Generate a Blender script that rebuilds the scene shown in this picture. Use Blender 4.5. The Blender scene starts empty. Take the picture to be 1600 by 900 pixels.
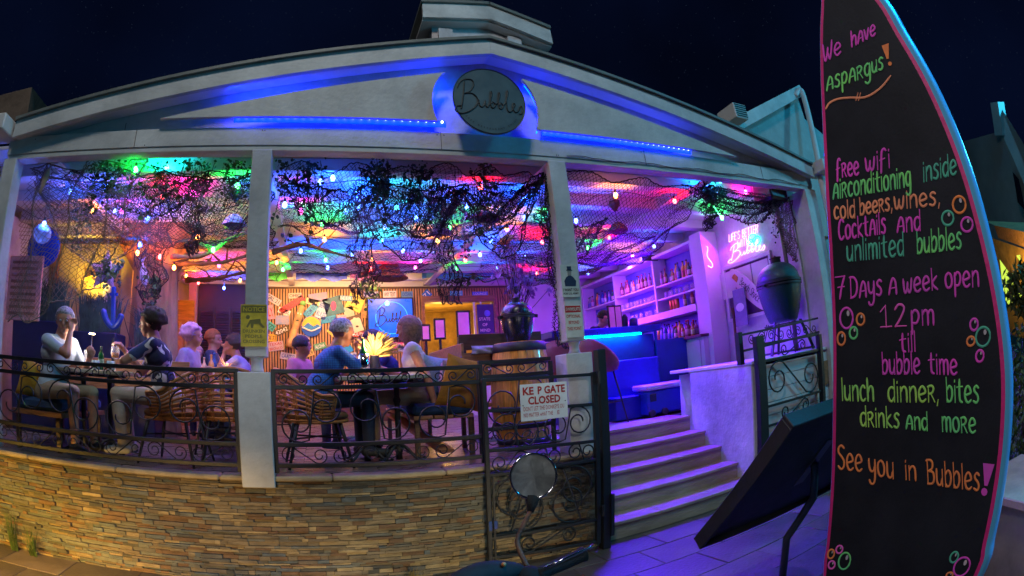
import bpy, bmesh, math, random
import numpy as np
from mathutils import Vector, Matrix, Euler
random.seed(7)
rnd = random.Random(11)
SC = bpy.context.scene
COL = SC.collection

# ---------------------------------------------------------------- camera
CAM_Z = 1.5556
cam_data = bpy.data.cameras.new('camera')
cam_data.type = 'PANO'
cam_data.panorama_type = 'FISHEYE_EQUISOLID'
cam_data.sensor_width = 36.0
FOC = 841.978 / 1600 * 36.0
cam_data.fisheye_lens = FOC
cam_data.fisheye_fov = 2 * math.pi
cam_data.shift_x = (800 - 660.937) / 1600
cam_data.shift_y = -(450 - 393.373) / 900
cam_data.clip_start = 0.05
cam_data.clip_end = 2000
CAM_R = Matrix(((0.98022403, -0.00539656, -0.19781743),
                (-0.1930536, -0.24575092, -0.9499141),
                (-0.04348754, 0.96931799, -0.24193278)))
camera = bpy.data.objects.new('camera', cam_data)
COL.objects.link(camera)
camera.matrix_world = Matrix.Translation((0, 0, CAM_Z)) @ CAM_R.to_4x4()
SC.camera = camera

# ---------------------------------------------------------------- world, exposure
world = bpy.data.worlds.new('World')
SC.world = world
world.use_nodes = True
wt = world.node_tree
wbg = wt.nodes['Background']
wtc = wt.nodes.new('ShaderNodeTexCoord')
wno = wt.nodes.new('ShaderNodeTexNoise'); wno.inputs['Scale'].default_value = 2.2; wno.inputs['Detail'].default_value = 4
wvo = wt.nodes.new('ShaderNodeTexVoronoi'); wvo.inputs['Scale'].default_value = 130
wr = wt.nodes.new('ShaderNodeValToRGB')
wr.color_ramp.elements[0].position = 0.35; wr.color_ramp.elements[0].color = (0.0007, 0.0016, 0.007, 1)
wr.color_ramp.elements[1].position = 0.75; wr.color_ramp.elements[1].color = (0.0016, 0.004, 0.018, 1)
ws = wt.nodes.new('ShaderNodeValToRGB')
ws.color_ramp.elements[0].position = 0.0; ws.color_ramp.elements[0].color = (0.13, 0.16, 0.26, 1)
ws.color_ramp.elements[1].position = 0.06; ws.color_ramp.elements[1].color = (0, 0, 0, 1)
wa = wt.nodes.new('ShaderNodeMixRGB'); wa.blend_type = 'ADD'; wa.inputs[0].default_value = 1
wt.links.new(wtc.outputs['Generated'], wno.inputs['Vector'])
wt.links.new(wtc.outputs['Generated'], wvo.inputs['Vector'])
wt.links.new(wno.outputs['Fac'], wr.inputs[0])
wt.links.new(wvo.outputs['Distance'], ws.inputs[0])
wt.links.new(wr.outputs[0], wa.inputs[1]); wt.links.new(ws.outputs[0], wa.inputs[2])
wt.links.new(wa.outputs[0], wbg.inputs['Color'])
wbg.inputs['Strength'].default_value = 0.5
SC.view_settings.view_transform = 'Standard'
SC.view_settings.look = 'None'
SC.view_settings.exposure = 0.85
SC.view_settings.gamma = 1.0
cy = SC.cycles
cy.use_denoising = True
cy.sample_clamp_indirect = 4.0
cy.sample_clamp_direct = 20.0
cy.max_bounces = 5; cy.diffuse_bounces = 2; cy.glossy_bounces = 2; cy.transmission_bounces = 4; cy.transparent_max_bounces = 8
cy.caustics_reflective = False; cy.caustics_refractive = False

def lamp(name, kind, loc, color, power, size=0.05, rot=None, aim=None, size_y=None, spot=None, parent=None):
    d = bpy.data.lights.new(name, kind)
    d.color = color; d.energy = power
    if kind == 'AREA':
        d.size = size
        if size_y: d.shape = 'RECTANGLE'; d.size_y = size_y
    else:
        d.shadow_soft_size = size
    if kind == 'SPOT' and spot: d.spot_size = math.radians(spot); d.spot_blend = 0.8
    o = bpy.data.objects.new(name, d); COL.objects.link(o)
    o.location = loc
    if aim is not None:
        o.rotation_euler = (Vector(aim) - Vector(loc)).to_track_quat('-Z', 'Y').to_euler()
    if parent: put(o, parent)
    return o

# ---------------------------------------------------------------- helpers: rays of the photograph's lens
def ray(px, py):
    x = px - 660.937; y = -(py - 393.373)
    r = math.hypot(x, y) + 1e-9
    th = 2 * math.asin(min(1, r / 841.978 / 2))
    return CAM_R @ Vector((math.sin(th) * x / r, math.sin(th) * y / r, -math.cos(th)))
CP = Vector((0, 0, CAM_Z))
def PY(px, py, Y):
    d = ray(px, py); return CP + d * (Y / d.y)
def PX(px, py, X):
    d = ray(px, py); return CP + d * (X / d.x)
def PZ(px, py, Z):
    d = ray(px, py); return CP + d * ((Z - CAM_Z) / d.z)
def PD(px, py, D):
    return CP + ray(px, py) * D

# ---------------------------------------------------------------- helpers: materials
MATS = {}
def mat(name, col, rough=0.6, metal=0.0, var=0.12, scale=6.0, bump=0.15, spec=0.5, emis=None, es=0.0, col2=None, trans=0.0, coat=0.0, alpha=1.0, stretch=None, detail=6.0, bscale=None):
    if name in MATS: return MATS[name]
    m = bpy.data.materials.new(name); m.use_nodes = True
    t = m.node_tree; b = t.nodes['Principled BSDF']
    b.inputs['Roughness'].default_value = rough
    b.inputs['Metallic'].default_value = metal
    b.inputs['Specular IOR Level'].default_value = spec
    b.inputs['Coat Weight'].default_value = coat
    if trans: b.inputs['Transmission Weight'].default_value = trans
    if alpha < 1: b.inputs['Alpha'].default_value = alpha
    c1 = (*col, 1)
    if var > 0 or col2:
        tc = t.nodes.new('ShaderNodeTexCoord'); mp = t.nodes.new('ShaderNodeMapping')
        if stretch: mp.inputs['Scale'].default_value = stretch
        n = t.nodes.new('ShaderNodeTexNoise'); n.inputs['Scale'].default_value = scale; n.inputs['Detail'].default_value = detail; n.inputs['Roughness'].default_value = 0.65
        r = t.nodes.new('ShaderNodeValToRGB')
        r.color_ramp.elements[0].position = 0.3; r.color_ramp.elements[1].position = 0.72
        if col2: c0 = (*col2, 1); cc = c1
        else:
            c0 = tuple(max(0, v * (1 - var * 1.6)) for v in col) + (1,)
            cc = tuple(min(1, v * (1 + var)) for v in col) + (1,)
        r.color_ramp.elements[0].color = c0; r.color_ramp.elements[1].color = cc
        t.links.new(tc.outputs['Object'], mp.inputs['Vector']); t.links.new(mp.outputs[0], n.inputs['Vector'])
        t.links.new(n.outputs['Fac'], r.inputs[0]); t.links.new(r.outputs[0], b.inputs['Base Color'])
        if bump > 0:
            bn = t.nodes.new('ShaderNodeTexNoise'); bn.inputs['Scale'].default_value = bscale or scale * 6; bn.inputs['Detail'].default_value = 5
            t.links.new(mp.outputs[0], bn.inputs['Vector'])
            bu = t.nodes.new('ShaderNodeBump'); bu.inputs['Strength'].default_value = bump; bu.inputs['Distance'].default_value = 0.02
            t.links.new(bn.outputs['Fac'], bu.inputs['Height']); t.links.new(bu.outputs[0], b.inputs['Normal'])
            mr = t.nodes.new('ShaderNodeMapRange'); mr.inputs['To Min'].default_value = max(0.03, rough - 0.12); mr.inputs['To Max'].default_value = min(1, rough + 0.14)
            t.links.new(n.outputs['Fac'], mr.inputs['Value']); t.links.new(mr.outputs[0], b.inputs['Roughness'])
    else:
        b.inputs['Base Color'].default_value = c1
    if emis:
        b.inputs['Emission Color'].default_value = (*emis, 1); b.inputs['Emission Strength'].default_value = es
    MATS[name] = m
    return m
def glow(name, col, s):
    return mat(name, tuple(min(1, c * .8) for c in col), var=0, emis=col, es=s)

# ---------------------------------------------------------------- helpers: mesh building
def frame(p, q, up=Vector((0, 0, 1))):
    z = (q - p).normalized()
    if abs(z.dot(up)) > 0.98: up = Vector((1, 0, 0))
    x = up.cross(z).normalized(); y = z.cross(x)
    return x, y, z
class MB:
    def __init__(s): s.v = []; s.f = []; s.m = []; s.cur = 0
    def mat(s, i): s.cur = i; return s
    def add(s, vs, fs):
        o = len(s.v); s.v += [tuple(v) for v in vs]
        for f in fs: s.f.append(tuple(i + o for i in f)); s.m.append(s.cur)
        return s
    def box(s, x0, x1, y0, y1, z0, z1, ch=0.0):
        if ch:
            c = min(ch, (x1 - x0) / 2.2, (y1 - y0) / 2.2, (z1 - z0) / 2.2)
            s._chbox(Vector((x0, y0, z0)), Vector((x1 - x0, 0, 0)), Vector((0, y1 - y0, 0)), Vector((0, 0, z1 - z0)), c)
            return s
        vs = [(x, y, z) for z in (z0, z1) for y in (y0, y1) for x in (x0, x1)]
        return s.add(vs, [(0, 2, 3, 1), (4, 5, 7, 6), (0, 1, 5, 4), (2, 6, 7, 3), (0, 4, 6, 2), (1, 3, 7, 5)])
    def _chbox(s, o, a, b, c, ch):
        la, lb, lc = a.length, b.length, c.length
        ua, ub, uc = a / la, b / lb, c / lc
        vs = []; idx = {}
        for i in (0, 1):
            for j in (0, 1):
                for k in (0, 1):
                    for ax in range(3):
                        off = [ch, ch, ch]; off[ax] = 0
                        p = o + ua * ((off[0]) if i == 0 else la - off[0]) + ub * ((off[1]) if j == 0 else lb - off[1]) + uc * ((off[2]) if k == 0 else lc - off[2])
                        idx[(i, j, k, ax)] = len(vs); vs.append(p)
        fs = []
        for ax in range(3):
            for d in (0, 1):
                q = []
                for (u, w) in ((0, 0), (1, 0), (1, 1), (0, 1)):
                    t = [0, 0, 0]; t[ax] = d; t[(ax + 1) % 3] = u; t[(ax + 2) % 3] = w
                    q.append(idx[(t[0], t[1], t[2], ax)])
                fs.append(tuple(q if d else q[::-1]))
        for ax in range(3):
            o1, o2 = (ax + 1) % 3, (ax + 2) % 3
            for d1 in (0, 1):
                for d2 in (0, 1):
                    t0 = [0, 0, 0]; t0[o1] = d1; t0[o2] = d2; t1 = list(t0); t1[ax] = 1
                    q = (idx[(*t0, o1)], idx[(*t1, o1)], idx[(*t1, o2)], idx[(*t0, o2)])
                    fs.append(q if d1 == d2 else q[::-1])
        for i in (0, 1):
            for j in (0, 1):
                for k in (0, 1):
                    q = (idx[(i, j, k, 0)], idx[(i, j, k, 1)], idx[(i, j, k, 2)])
                    fs.append(q if (i + j + k) % 2 else q[::-1])
        s.add(vs, fs)
    def obox(s, c, ax, ay, az, hx, hy, hz, ch=0.0):
        c = Vector(c); ax = Vector(ax); ay = Vector(ay); az = Vector(az)
        if ch:
            s._chbox(c - ax * hx - ay * hy - az * hz, ax * 2 * hx, ay * 2 * hy, az * 2 * hz, ch); return s
        vs = [c + ax * hx * i + ay * hy * j + az * hz * k for k in (-1, 1) for j in (-1, 1) for i in (-1, 1)]
        return s.add(vs, [(0, 2, 3, 1), (4, 5, 7, 6), (0, 1, 5, 4), (2, 6, 7, 3), (0, 4, 6, 2), (1, 3, 7, 5)])
    def bar(s, p, q, w, h=None, up=Vector((0, 0, 1)), ch=0.0):
        p = Vector(p); q = Vector(q); x, y, z = frame(p, q, up)
        return s.obox((p + q) / 2, x, y, z, w / 2, (h or w) / 2, (q - p).length / 2, ch)
    def tube(s, pts, r, n=6, closed=False, cap=True):
        pts = [Vector(p) for p in pts]; N = len(pts); rs = r if isinstance(r, (list, tuple)) else [r] * N
        prev = None; vs = []
        for i, p in enumerate(pts):
            if closed: d = pts[(i + 1) % N] - pts[i - 1]
            else: d = pts[min(i + 1, N - 1)] - pts[max(i - 1, 0)]
            d.normalize() if d.length > 1e-9 else None
            if prev is None:
                a = Vector((0, 0, 1)) if abs(d.z) < 0.9 else Vector((1, 0, 0)); x = a.cross(d).normalized()
            else:
                x = prev - d * prev.dot(d)
                x = x.normalized() if x.length > 1e-6 else prev
            prev = x; y = d.cross(x)
            for k in range(n):
                a = 2 * math.pi * k / n
                vs.append(p + (x * math.cos(a) + y * math.sin(a)) * rs[i])
        fs = []
        for i in range(N if closed else N - 1):
            j = (i + 1) % N
            for k in range(n):
                k2 = (k + 1) % n
                fs.append((i * n + k, i * n + k2, j * n + k2, j * n + k))
        if cap and not closed:
            fs.append(tuple(range(n))[::-1]); fs.append(tuple((N - 1) * n + k for k in range(n)))
        return s.add(vs, fs)
    def lathe(s, prof, c=(0, 0, 0), n=20, axis=None, sx=1, sy=1):
        c = Vector(c)
        if axis is None: X, Y, Z = Vector((1, 0, 0)), Vector((0, 1, 0)), Vector((0, 0, 1))
        else: X, Y, Z = frame(Vector((0, 0, 0)), Vector(axis))
        vs = []
        for r, z in prof:
            for k in range(n):
                a = 2 * math.pi * k / n
                vs.append(c + X * (r * math.cos(a) * sx) + Y * (r * math.sin(a) * sy) + Z * z)
        fs = []
        for i in range(len(prof) - 1):
            for k in range(n):
                k2 = (k + 1) % n
                fs.append((i * n + k, i * n + k2, (i + 1) * n + k2, (i + 1) * n + k))
        if prof[0][0] > 1e-5: fs.append(tuple(range(n))[::-1])
        if prof[-1][0] > 1e-5: fs.append(tuple((len(prof) - 1) * n + k for k in range(n)))
        return s.add(vs, fs)
    def ball(s, c, r, n=12, m=8, sz=None):
        rx, ry, rz = (r, r, r) if sz is None else sz
        c = Vector(c); vs = [c + Vector((0, 0, -rz))]; fs = []
        for j in range(1, m):
            a = math.pi * j / m
            for k in range(n):
                b = 2 * math.pi * k / n
                vs.append(c + Vector((rx * math.sin(a) * math.cos(b), ry * math.sin(a) * math.sin(b), -rz * math.cos(a))))
        vs.append(c + Vector((0, 0, rz))); L = len(vs) - 1
        for k in range(n): fs.append((0, 1 + (k + 1) % n, 1 + k))
        for j in range(m - 2):
            for k in range(n):
                a = 1 + j * n + k; b = 1 + j * n + (k + 1) % n
                fs.append((a, b, b + n, a + n))
        for k in range(n): fs.append((L, 1 + (m - 2) * n + k, 1 + (m - 2) * n + (k + 1) % n))
        return s.add(vs, fs)
    def prism(s, outline, O, U, V, N, t0, t1):
        """outline (u,v) list, extruded along N from t0 to t1"""
        O = Vector(O); n = len(outline)
        vs = [O + U * u + V * v + N * t for t in (t0, t1) for u, v in outline]
        fs = [tuple(range(n))[::-1], tuple(range(n, 2 * n))] + [(i, (i + 1) % n, n + (i + 1) % n, n + i) for i in range(n)]
        return s.add(vs, fs)
    def quad(s, a, b, c, d): return s.add([a, b, c, d], [(0, 1, 2, 3)])
    def build(s, name, mats, parent=None, smooth=False, kind=None, auto=None):
        me = bpy.data.meshes.new(name)
        me.from_pydata(s.v, [], s.f)
        if not isinstance(mats, (list, tuple)): mats = [mats]
        for m in mats: me.materials.append(m)
        if len(mats) > 1: me.polygons.foreach_set('material_index', s.m)
        if smooth:
            me.polygons.foreach_set('use_smooth', [True] * len(me.polygons))
            if auto: me.set_sharp_from_angle(angle=math.radians(auto))
        me.update()
        o = bpy.data.objects.new(name, me); COL.objects.link(o)
        if parent: put(o, parent)
        if kind: o['kind'] = kind
        return o
def put(o, parent):
    """parent o (whose shape is in world coordinates) under parent"""
    o.parent = parent
    if parent.type == 'MESH': return          # parts are built in world coordinates
    M = Matrix.Identity(4); p = parent
    while p is not None:
        M = (Matrix.Translation(p.location) @ p.rotation_euler.to_matrix().to_4x4()) @ M if p.type == 'EMPTY' else M
        p = p.parent
    o.matrix_parent_inverse = M.inverted()
def tag(o, label=None, cat=None, group=None, kind=None):
    if label: o['label'] = label
    if cat: o['category'] = cat
    if group: o['group'] = group
    if kind: o['kind'] = kind
    return o
def thing(name, loc, label, cat, group=None, rz=0.0):
    o = bpy.data.objects.new(name, None); COL.objects.link(o)
    o.empty_display_size = 0.1
    o.location = loc; o.rotation_euler = (0, 0, rz)
    return tag(o, label, cat, group)
def copy_tree(o, loc=None, rz=None, label=None, scale=None):
    c = o.copy(); COL.objects.link(c)
    if loc is not None: c.location = loc
    if rz is not None: c.rotation_euler = (0, 0, rz)
    if scale is not None: c.scale = (scale, scale, scale)
    if label: c['label'] = label
    for ch in list(o.children):
        d = ch.copy(); COL.objects.link(d); d.parent = c
        for g in list(ch.children):
            e = g.copy(); COL.objects.link(e); e.parent = d
    return c
def local(o, parent):
    """parent o whose shape is in the parent's own coordinates"""
    o.parent = parent; return o
def smooth_pts(P, k=5, closed=False):
    P = [Vector(p) for p in P]
    if len(P) < 3: return P
    out = []; n = len(P)
    for i in range(n if closed else n - 1):
        a = P[(i - 1) % n] if closed or i > 0 else P[0]
        b = P[i]; c = P[(i + 1) % n]; d = P[(i + 2) % n] if closed or i + 2 < n else P[-1]
        for j in range(k):
            t = j / k
            out.append(0.5 * ((2 * b) + (c - a) * t + (2 * a - 5 * b + 4 * c - d) * t * t + (3 * b - a - 3 * c + d) * t ** 3))
    if not closed: out.append(P[-1])
    return out
# ---------------------------------------------------------------- handwriting: one-stroke alphabet
GL = {
'a': ".2,0 1,4 2,6.8 2.8,7 3.6,5.6 4,2.5 4.1,0;.7,2.6 4,2.9",
'e': "0.5,3 3.6,4 3.2,6 2,6.8 .7,5.5 .2,3 1,.6 2.4,0 3.8,1",
'h': "0,10 .2,5 .4,0;.4,3.5 1.4,6 2.6,6.4 3.4,5 3.6,0",
'v': "0,6.5 .8,2 1.6,0 2.4,2.5 3.2,6.5",
's': "3.2,6.2 2,7 .8,6 1,4.6 2.4,3.4 3,1.6 2,0 .2,.6",
'p': "0.3,6.5 .4,0 .5,-4;.4,5 1.6,6.8 3,6 3.4,3.6 2.4,1 .5,1",
'r': "0.2,6.8 .3,0;0,6.6 2,7 3,5.6 2,3.8 .4,3.4;1.4,3.6 3.4,0",
'g': "3.4,6 2,6.8 .5,5.4 .3,2.5 1.4,.4 3,1.4 3.5,5;3.5,6.6 3.5,0 3.2,-3 1.6,-4 .3,-2.8",
'u': "0.2,6.6 .3,2 1.2,.2 2.6,.6 3.3,3;3.4,6.6 3.5,0",
'f': "3.2,9 2.4,10 1.2,9 .8,6 .6,0 .5,-2;0,4.4 2.4,5",
'w': "0,6.6 .5,1.5 1.3,0 2.2,2 2.5,5;2.5,2 3.3,0 4.3,1.6 4.8,6.6",
'i': "0.3,6.6 .4,0;.3,8.6 .35,9",
'c': "3,5.8 2,6.8 .6,5.4 .2,3 .9,.5 2.2,0 3.2,.9",
'o': "2,6.8 .6,5.6 .2,3.2 .9,.6 2.1,0 3.4,1 3.8,3.5 3.2,5.9 2,6.8",
'n': ".3,6.6 .4,0;.4,4.4 1.4,6.3 2.6,6.6 3.4,5 3.6,0",
'd': "3.4,5.8 2,6.6 .6,5.4 .2,3 .9,.6 2.2,.2 3.4,2;3.5,10 3.5,0",
't': "1.5,9.4 1.3,4 1.6,.8 2.8,0;0,6.2 3,6.6",
'l': "0.3,10 .4,0",
'b': "0.2,10 .4,0;.4,4.8 1.8,6.6 3.2,5.6 3.5,3 2.6,.5 1.2,0 .4,1",
'k': "0.2,10 .4,0;3,6.2 .5,3 3.4,0",
'm': ".3,6.6 .4,0;.4,4.6 1.2,6.4 2.2,6.4 2.7,4.8 2.8,0;2.8,4.6 3.6,6.4 4.6,6.4 5.1,4.8 5.2,0",
'y': "0.2,6.6 .4,3 1.4,1.4 2.8,2 3.4,4;3.5,6.6 3.4,-1 2.6,-3.8 1,-4 .3,-2.6",
'A': "0,0 1,5 2,9 2.6,9.4 3.3,8 4,3.5 4.2,0;.6,3.6 4,3.9",
'W': "0,10 .5,4 1.3,0 2.6,4 3,7;3,4 4,0 5,4 5.6,10",
'S': "3.8,9 2.4,10 .8,9 .6,7 2.2,5.4 3.6,3.6 3.4,1.2 1.8,0 .2,1.2",
'B': "0.4,10 .5,0;0,9.6 2,10 3.4,9 3,6.6 1,5.4;1,5.4 3.4,5 4,2.6 3,.4 .4,0",
'D': ".4,10 .5,0;0,9.8 2.4,9.6 4,7.4 4.2,4 3,1 .5,0",
'C': "4,8.6 2.8,10 1.2,9 .3,6 .4,2.6 1.6,.2 3,.2 4,1.4",
'7': "0,9.6 3.8,9.8;3.8,9.8 2.4,5 1.6,0;1,5 3.4,5.2",
'1': "0,7.4 1.8,10;1.8,10 1.9,0;0,0 3.8,.1",
'2': ".2,8 1.4,10 3,9.6 3.4,7.6 2,3.6 .2,0;.2,0 4,0",
',': ".6,.6 .2,-1.6", '.': ".3,.1 .4,.3", "'": ".3,10 .1,8",
'L': "0,10 .1,0;.1,0 3.2,0", 'I': ".3,10 .3,0", 'F': "0,10 .1,0;0,10 3.2,10;0,5.4 2.8,5.4", 'E': "0,10 .1,0;0,10 3.2,10;0,5.2 2.8,5.2;.1,0 3.2,0",
'T': "0,10 4,10;2,10 2,0", 'R': "0,10 .1,0;0,10 2.4,10 3.4,8.6 2.8,5.6 .2,5;1.6,5 3.6,0", 'H': "0,10 0,0;3.6,10 3.6,0;0,5.2 3.6,5.2",
'/': "0,-1 1.4,4", }
def strokes_of(text, gap=1.3, slant=0.0, space=3.2):
    out = []; x = 0.0
    for ch in text:
        if ch == ' ': x += space; continue
        g = GL.get(ch)
        if g is None: continue
        w = 0
        for pl in g.split(';'):
            pts = [tuple(float(q) for q in p.split(',')) for p in pl.split()]
            w = max(w, max(p[0] for p in pts))
            P = [Vector((x + a + slant * b, b, 0)) for a, b in pts]
            out.append(smooth_pts(P, 4) if len(P) > 2 else P)
        x += w + gap
    return out, max(x - gap, 0.1)
def write_strokes(mb, st, fn, r, N, depth=0.5):
    """draw strokes as flattened rounded strips; fn maps (x,y)->world point, N normal"""
    for P in st:
        W = [fn(p.x, p.y) for p in P]
        vs = []; n = len(W)
        for i, p in enumerate(W):
            d = (W[min(i + 1, n - 1)] - W[max(i - 1, 0)])
            if d.length < 1e-9: d = Vector((0, 0, 1))
            d.normalize(); s = N.cross(d).normalized()
            e = d * (r * .8 if i == n - 1 else (-r * .8 if i == 0 else 0))
            k = .55 if i in (0, n - 1) else 1
            vs += [p + e - s * r * k, p + e + N * r * depth, p + e + s * r * k]
        fs = []
        for i in range(n - 1):
            a = i * 3; fs += [(a, a + 1, a + 4, a + 3), (a + 1, a + 2, a + 5, a + 4)]
        mb.add(vs, fs)
def lettering(text, O, U, V, N, size, m, parent, width=None, bold=0.0, align='CENTER', off=0.002, name='lettering', sx=1.0):
    """flat print in plain capitals; size = line height in metres, width = fit to this width"""
    cu = bpy.data.curves.new('t', 'FONT'); cu.body = text; cu.size = 1.0; cu.align_x = align; cu.offset = bold; cu.resolution_u = 2
    ob = bpy.data.objects.new('t', cu); me = ob.to_mesh()
    vs = [tuple(v.co) for v in me.vertices]; fs = [tuple(p.vertices) for p in me.polygons]
    ob.to_mesh_clear(); bpy.data.objects.remove(ob); bpy.data.curves.remove(cu)
    if not vs: return None
    xs = [v[0] for v in vs]; w = max(xs) - min(xs)
    k = size / 0.73; kx = k * sx
    if width: kx = width / w
    b = MB(); O = Vector(O)
    b.add([O + U * (v[0] * kx) + V * (v[1] * k) + N * off for v in vs], fs)
    return b.build(name, m, parent)
XU, YU, ZU = Vector((1, 0, 0)), Vector((0, 1, 0)), Vector((0, 0, 1))
# ================================================================ materials
M = {}
M['white'] = mat('white_paint', (0.60, 0.62, 0.62), 0.6, var=.2, scale=2.1, bump=.2, bscale=26, detail=10)
M['white2'] = mat('white_board', (0.72, 0.72, 0.72), 0.5, var=.07, scale=2.0, bump=.05)
M['plaster'] = mat('rough_plaster', (0.60, 0.60, 0.64), 0.8, var=.28, scale=1.6, bump=.3, bscale=18)
M['iron'] = mat('black_iron', (0.007, 0.010, 0.015), 0.5, var=.3, scale=30, bump=.12, spec=.6)
M['mortar'] = mat('mortar', (0.07, 0.06, 0.045), 0.95, var=.2, scale=12)
M['tan'] = mat('tan_stone', (0.42, 0.33, 0.2), 0.55, var=.25, scale=5, bump=.2)
M['floor'] = mat('floor_tile', (0.17, 0.14, 0.12), 0.28, var=.3, scale=3.0, bump=.06, stretch=(1, 5, 1))
M['grout'] = mat('grout', (0.09, 0.08, 0.075), 0.9, var=.1)
M['step'] = mat('step_stone', (0.46, 0.36, 0.26), 0.5, col2=(.25, .19, .135), scale=2.4, bump=.35, stretch=(1, 2.5, 4), detail=10)
M['slab'] = mat('paving_slab', (0.11, 0.095, 0.08), 0.45, col2=(.045, .04, .034), scale=2.0, bump=.25, bscale=30)
M['slab2'] = mat('paving_slab_light', (0.12, 0.10, 0.085), 0.6, var=.3, scale=2.2, bump=.25, bscale=30)
M['roof'] = mat('roof_felt', (0.05, 0.05, 0.05), 0.9, var=.2)
M['gutter'] = mat('grey_green_flashing', (0.17, 0.19, 0.18), 0.5, var=.2, scale=5)
M['wood'] = mat('varnished_wood', (0.30, 0.135, 0.06), 0.42, var=.4, scale=3.0, bump=.12, stretch=(1, 9, 9))
M['dwood'] = mat('dark_wood', (0.10, 0.05, 0.025), 0.5, var=.4, scale=4.0, bump=.15, stretch=(1, 8, 8))
M['slat'] = mat('slat_wood', (0.50, 0.27, 0.11), 0.5, var=.3, scale=5, bump=.1, stretch=(6, 6, 1))
M['black'] = mat('matt_black', (0.012, 0.012, 0.014), 0.6, var=.2)
M['blackgl'] = mat('gloss_black', (0.01, 0.01, 0.012), 0.15, var=0, coat=.5)
M['navy'] = mat('navy_paint', (0.010, 0.014, 0.055), 0.5, var=.2, scale=2)
M['yellowwall'] = mat('ochre_render', (0.62, 0.5, 0.24), 0.85, var=.15, scale=2, bump=.25)
M['rope'] = mat('net_twine', (0.03, 0.026, 0.024), 0.9, var=.2, bump=0)
M['ropegrey'] = mat('net_twine_grey', (0.24, 0.2, 0.15), 0.9, var=.2, bump=0)
M['leaf'] = mat('dark_leaf', (0.03, 0.075, 0.03), 0.6, var=.5, scale=8, bump=0)
M['leaf2'] = mat('green_leaf', (0.06, 0.12, 0.03), 0.55, var=.5, scale=8, bump=0)
M['stem'] = mat('stem', (0.05, 0.035, 0.02), 0.8, var=.2)
M['glass'] = mat('clear_glass', (0.85, 0.9, 0.95), 0.05, var=0, alpha=.28, spec=.9)
M['glass2'] = mat('tinted_glass', (0.5, 0.75, 0.85), 0.05, var=0, alpha=.45, spec=.9)
M['chrome'] = mat('chrome', (0.6, 0.6, 0.62), 0.12, metal=1, var=0)
M['print_dark'] = mat('dark_print', (0.02, 0.02, 0.022), 0.6, var=0)
M['print_red'] = mat('red_print', (0.45, 0.012, 0.012), 0.5, var=0)
M['print_white'] = mat('white_print', (0.75, 0.75, 0.75), 0.5, var=0)
M['led'] = glow('blue_led', (0.0, 0.012, 1.0), 34)
M['leddot'] = glow('blue_led_dot', (0.35, 0.5, 1.0), 9)
M['ledsoft'] = glow('blue_led_soft', (0.0, 0.006, 1.0), 9)

FY = 4.0
# ================================================================ street lamps and added fill lights (outside the picture)
lamp('street_and_fill_light', 'SPOT', (-3.4, 1.2, .5), (1.0, 0.55, 0.08), 380, 0.2, aim=(-2.5, 4.0, -.15), spot=52)  # low spot in place of the street lamp, kept off the railings
lamp('street_and_fill_light', 'SPOT', (-1.6, 0.9, .5), (1.0, 0.60, 0.2), 200, 0.2, aim=(-1.0, 4.0, -.15), spot=52)  # low warm spot added to carry light along the wall
lamp('street_and_fill_light', 'SPOT', (0.9, 0.9, .5), (1.0, 0.76, 0.40), 120, 0.2, aim=(.9, 4.0, -.15), spot=52)  # paler low spot added for the right half of the wall
lamp('street_and_fill_light', 'SPOT', (-1.2, -1.4, 3.6), (1.0, 0.95, 0.95), 85, 0.2, aim=(1.35, .6, 1.6), spot=46)  # white spot added to brighten the chalk writing
lamp('street_and_fill_light', 'SPOT', (-2.0, 1.8, 2.3), (1.0, .48, .03), 420, 0.2, aim=(-2.2, 3.15, 0), spot=48)  # warm spot added to brighten the paving at the left
lamp('street_and_fill_light', 'SPOT', (0.6, -0.6, 2.4), (1.0, .95, .88), 70, 0.2, aim=(1.65, 3.9, 1.5), spot=24)  # narrow spot added to lift the gate sign and barrel
lamp('street_and_fill_light', 'SPOT', (-.3, -0.6, 1.6), (1.0, .95, .88), 75, 0.2, aim=(-.46, 4.0, 1.55), spot=15)  # narrow spot added to lift the notice on the post
lamp('street_and_fill_light', 'POINT', (13.5, -.8, 5.0), (.05, .65, 1.0), 520, 0.3)  # cyan lamp added to brighten the far corner building
lamp('street_and_fill_light', 'AREA', (-0.5, -0.2, 9.0), (1.0, 0.98, 0.94), 96, 1.0, aim=(0.8, 4, 3.8))  # broad white fill for the gable, hung high to spare the interior
lamp('street_and_fill_light', 'AREA', (8.5, -1.0, 8.5), (0.0, 0.55, 1.0), 85, 0.8, aim=(6.5, 4, 3.6))
lamp('street_and_fill_light', 'SPOT', (3.5, -1.2, 4.3), (0.0, 0.42, 1.0), 640, 0.2, aim=(1.45, .5, 1.5), spot=44)  # cyan spot added to colour the surfboard rim

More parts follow.
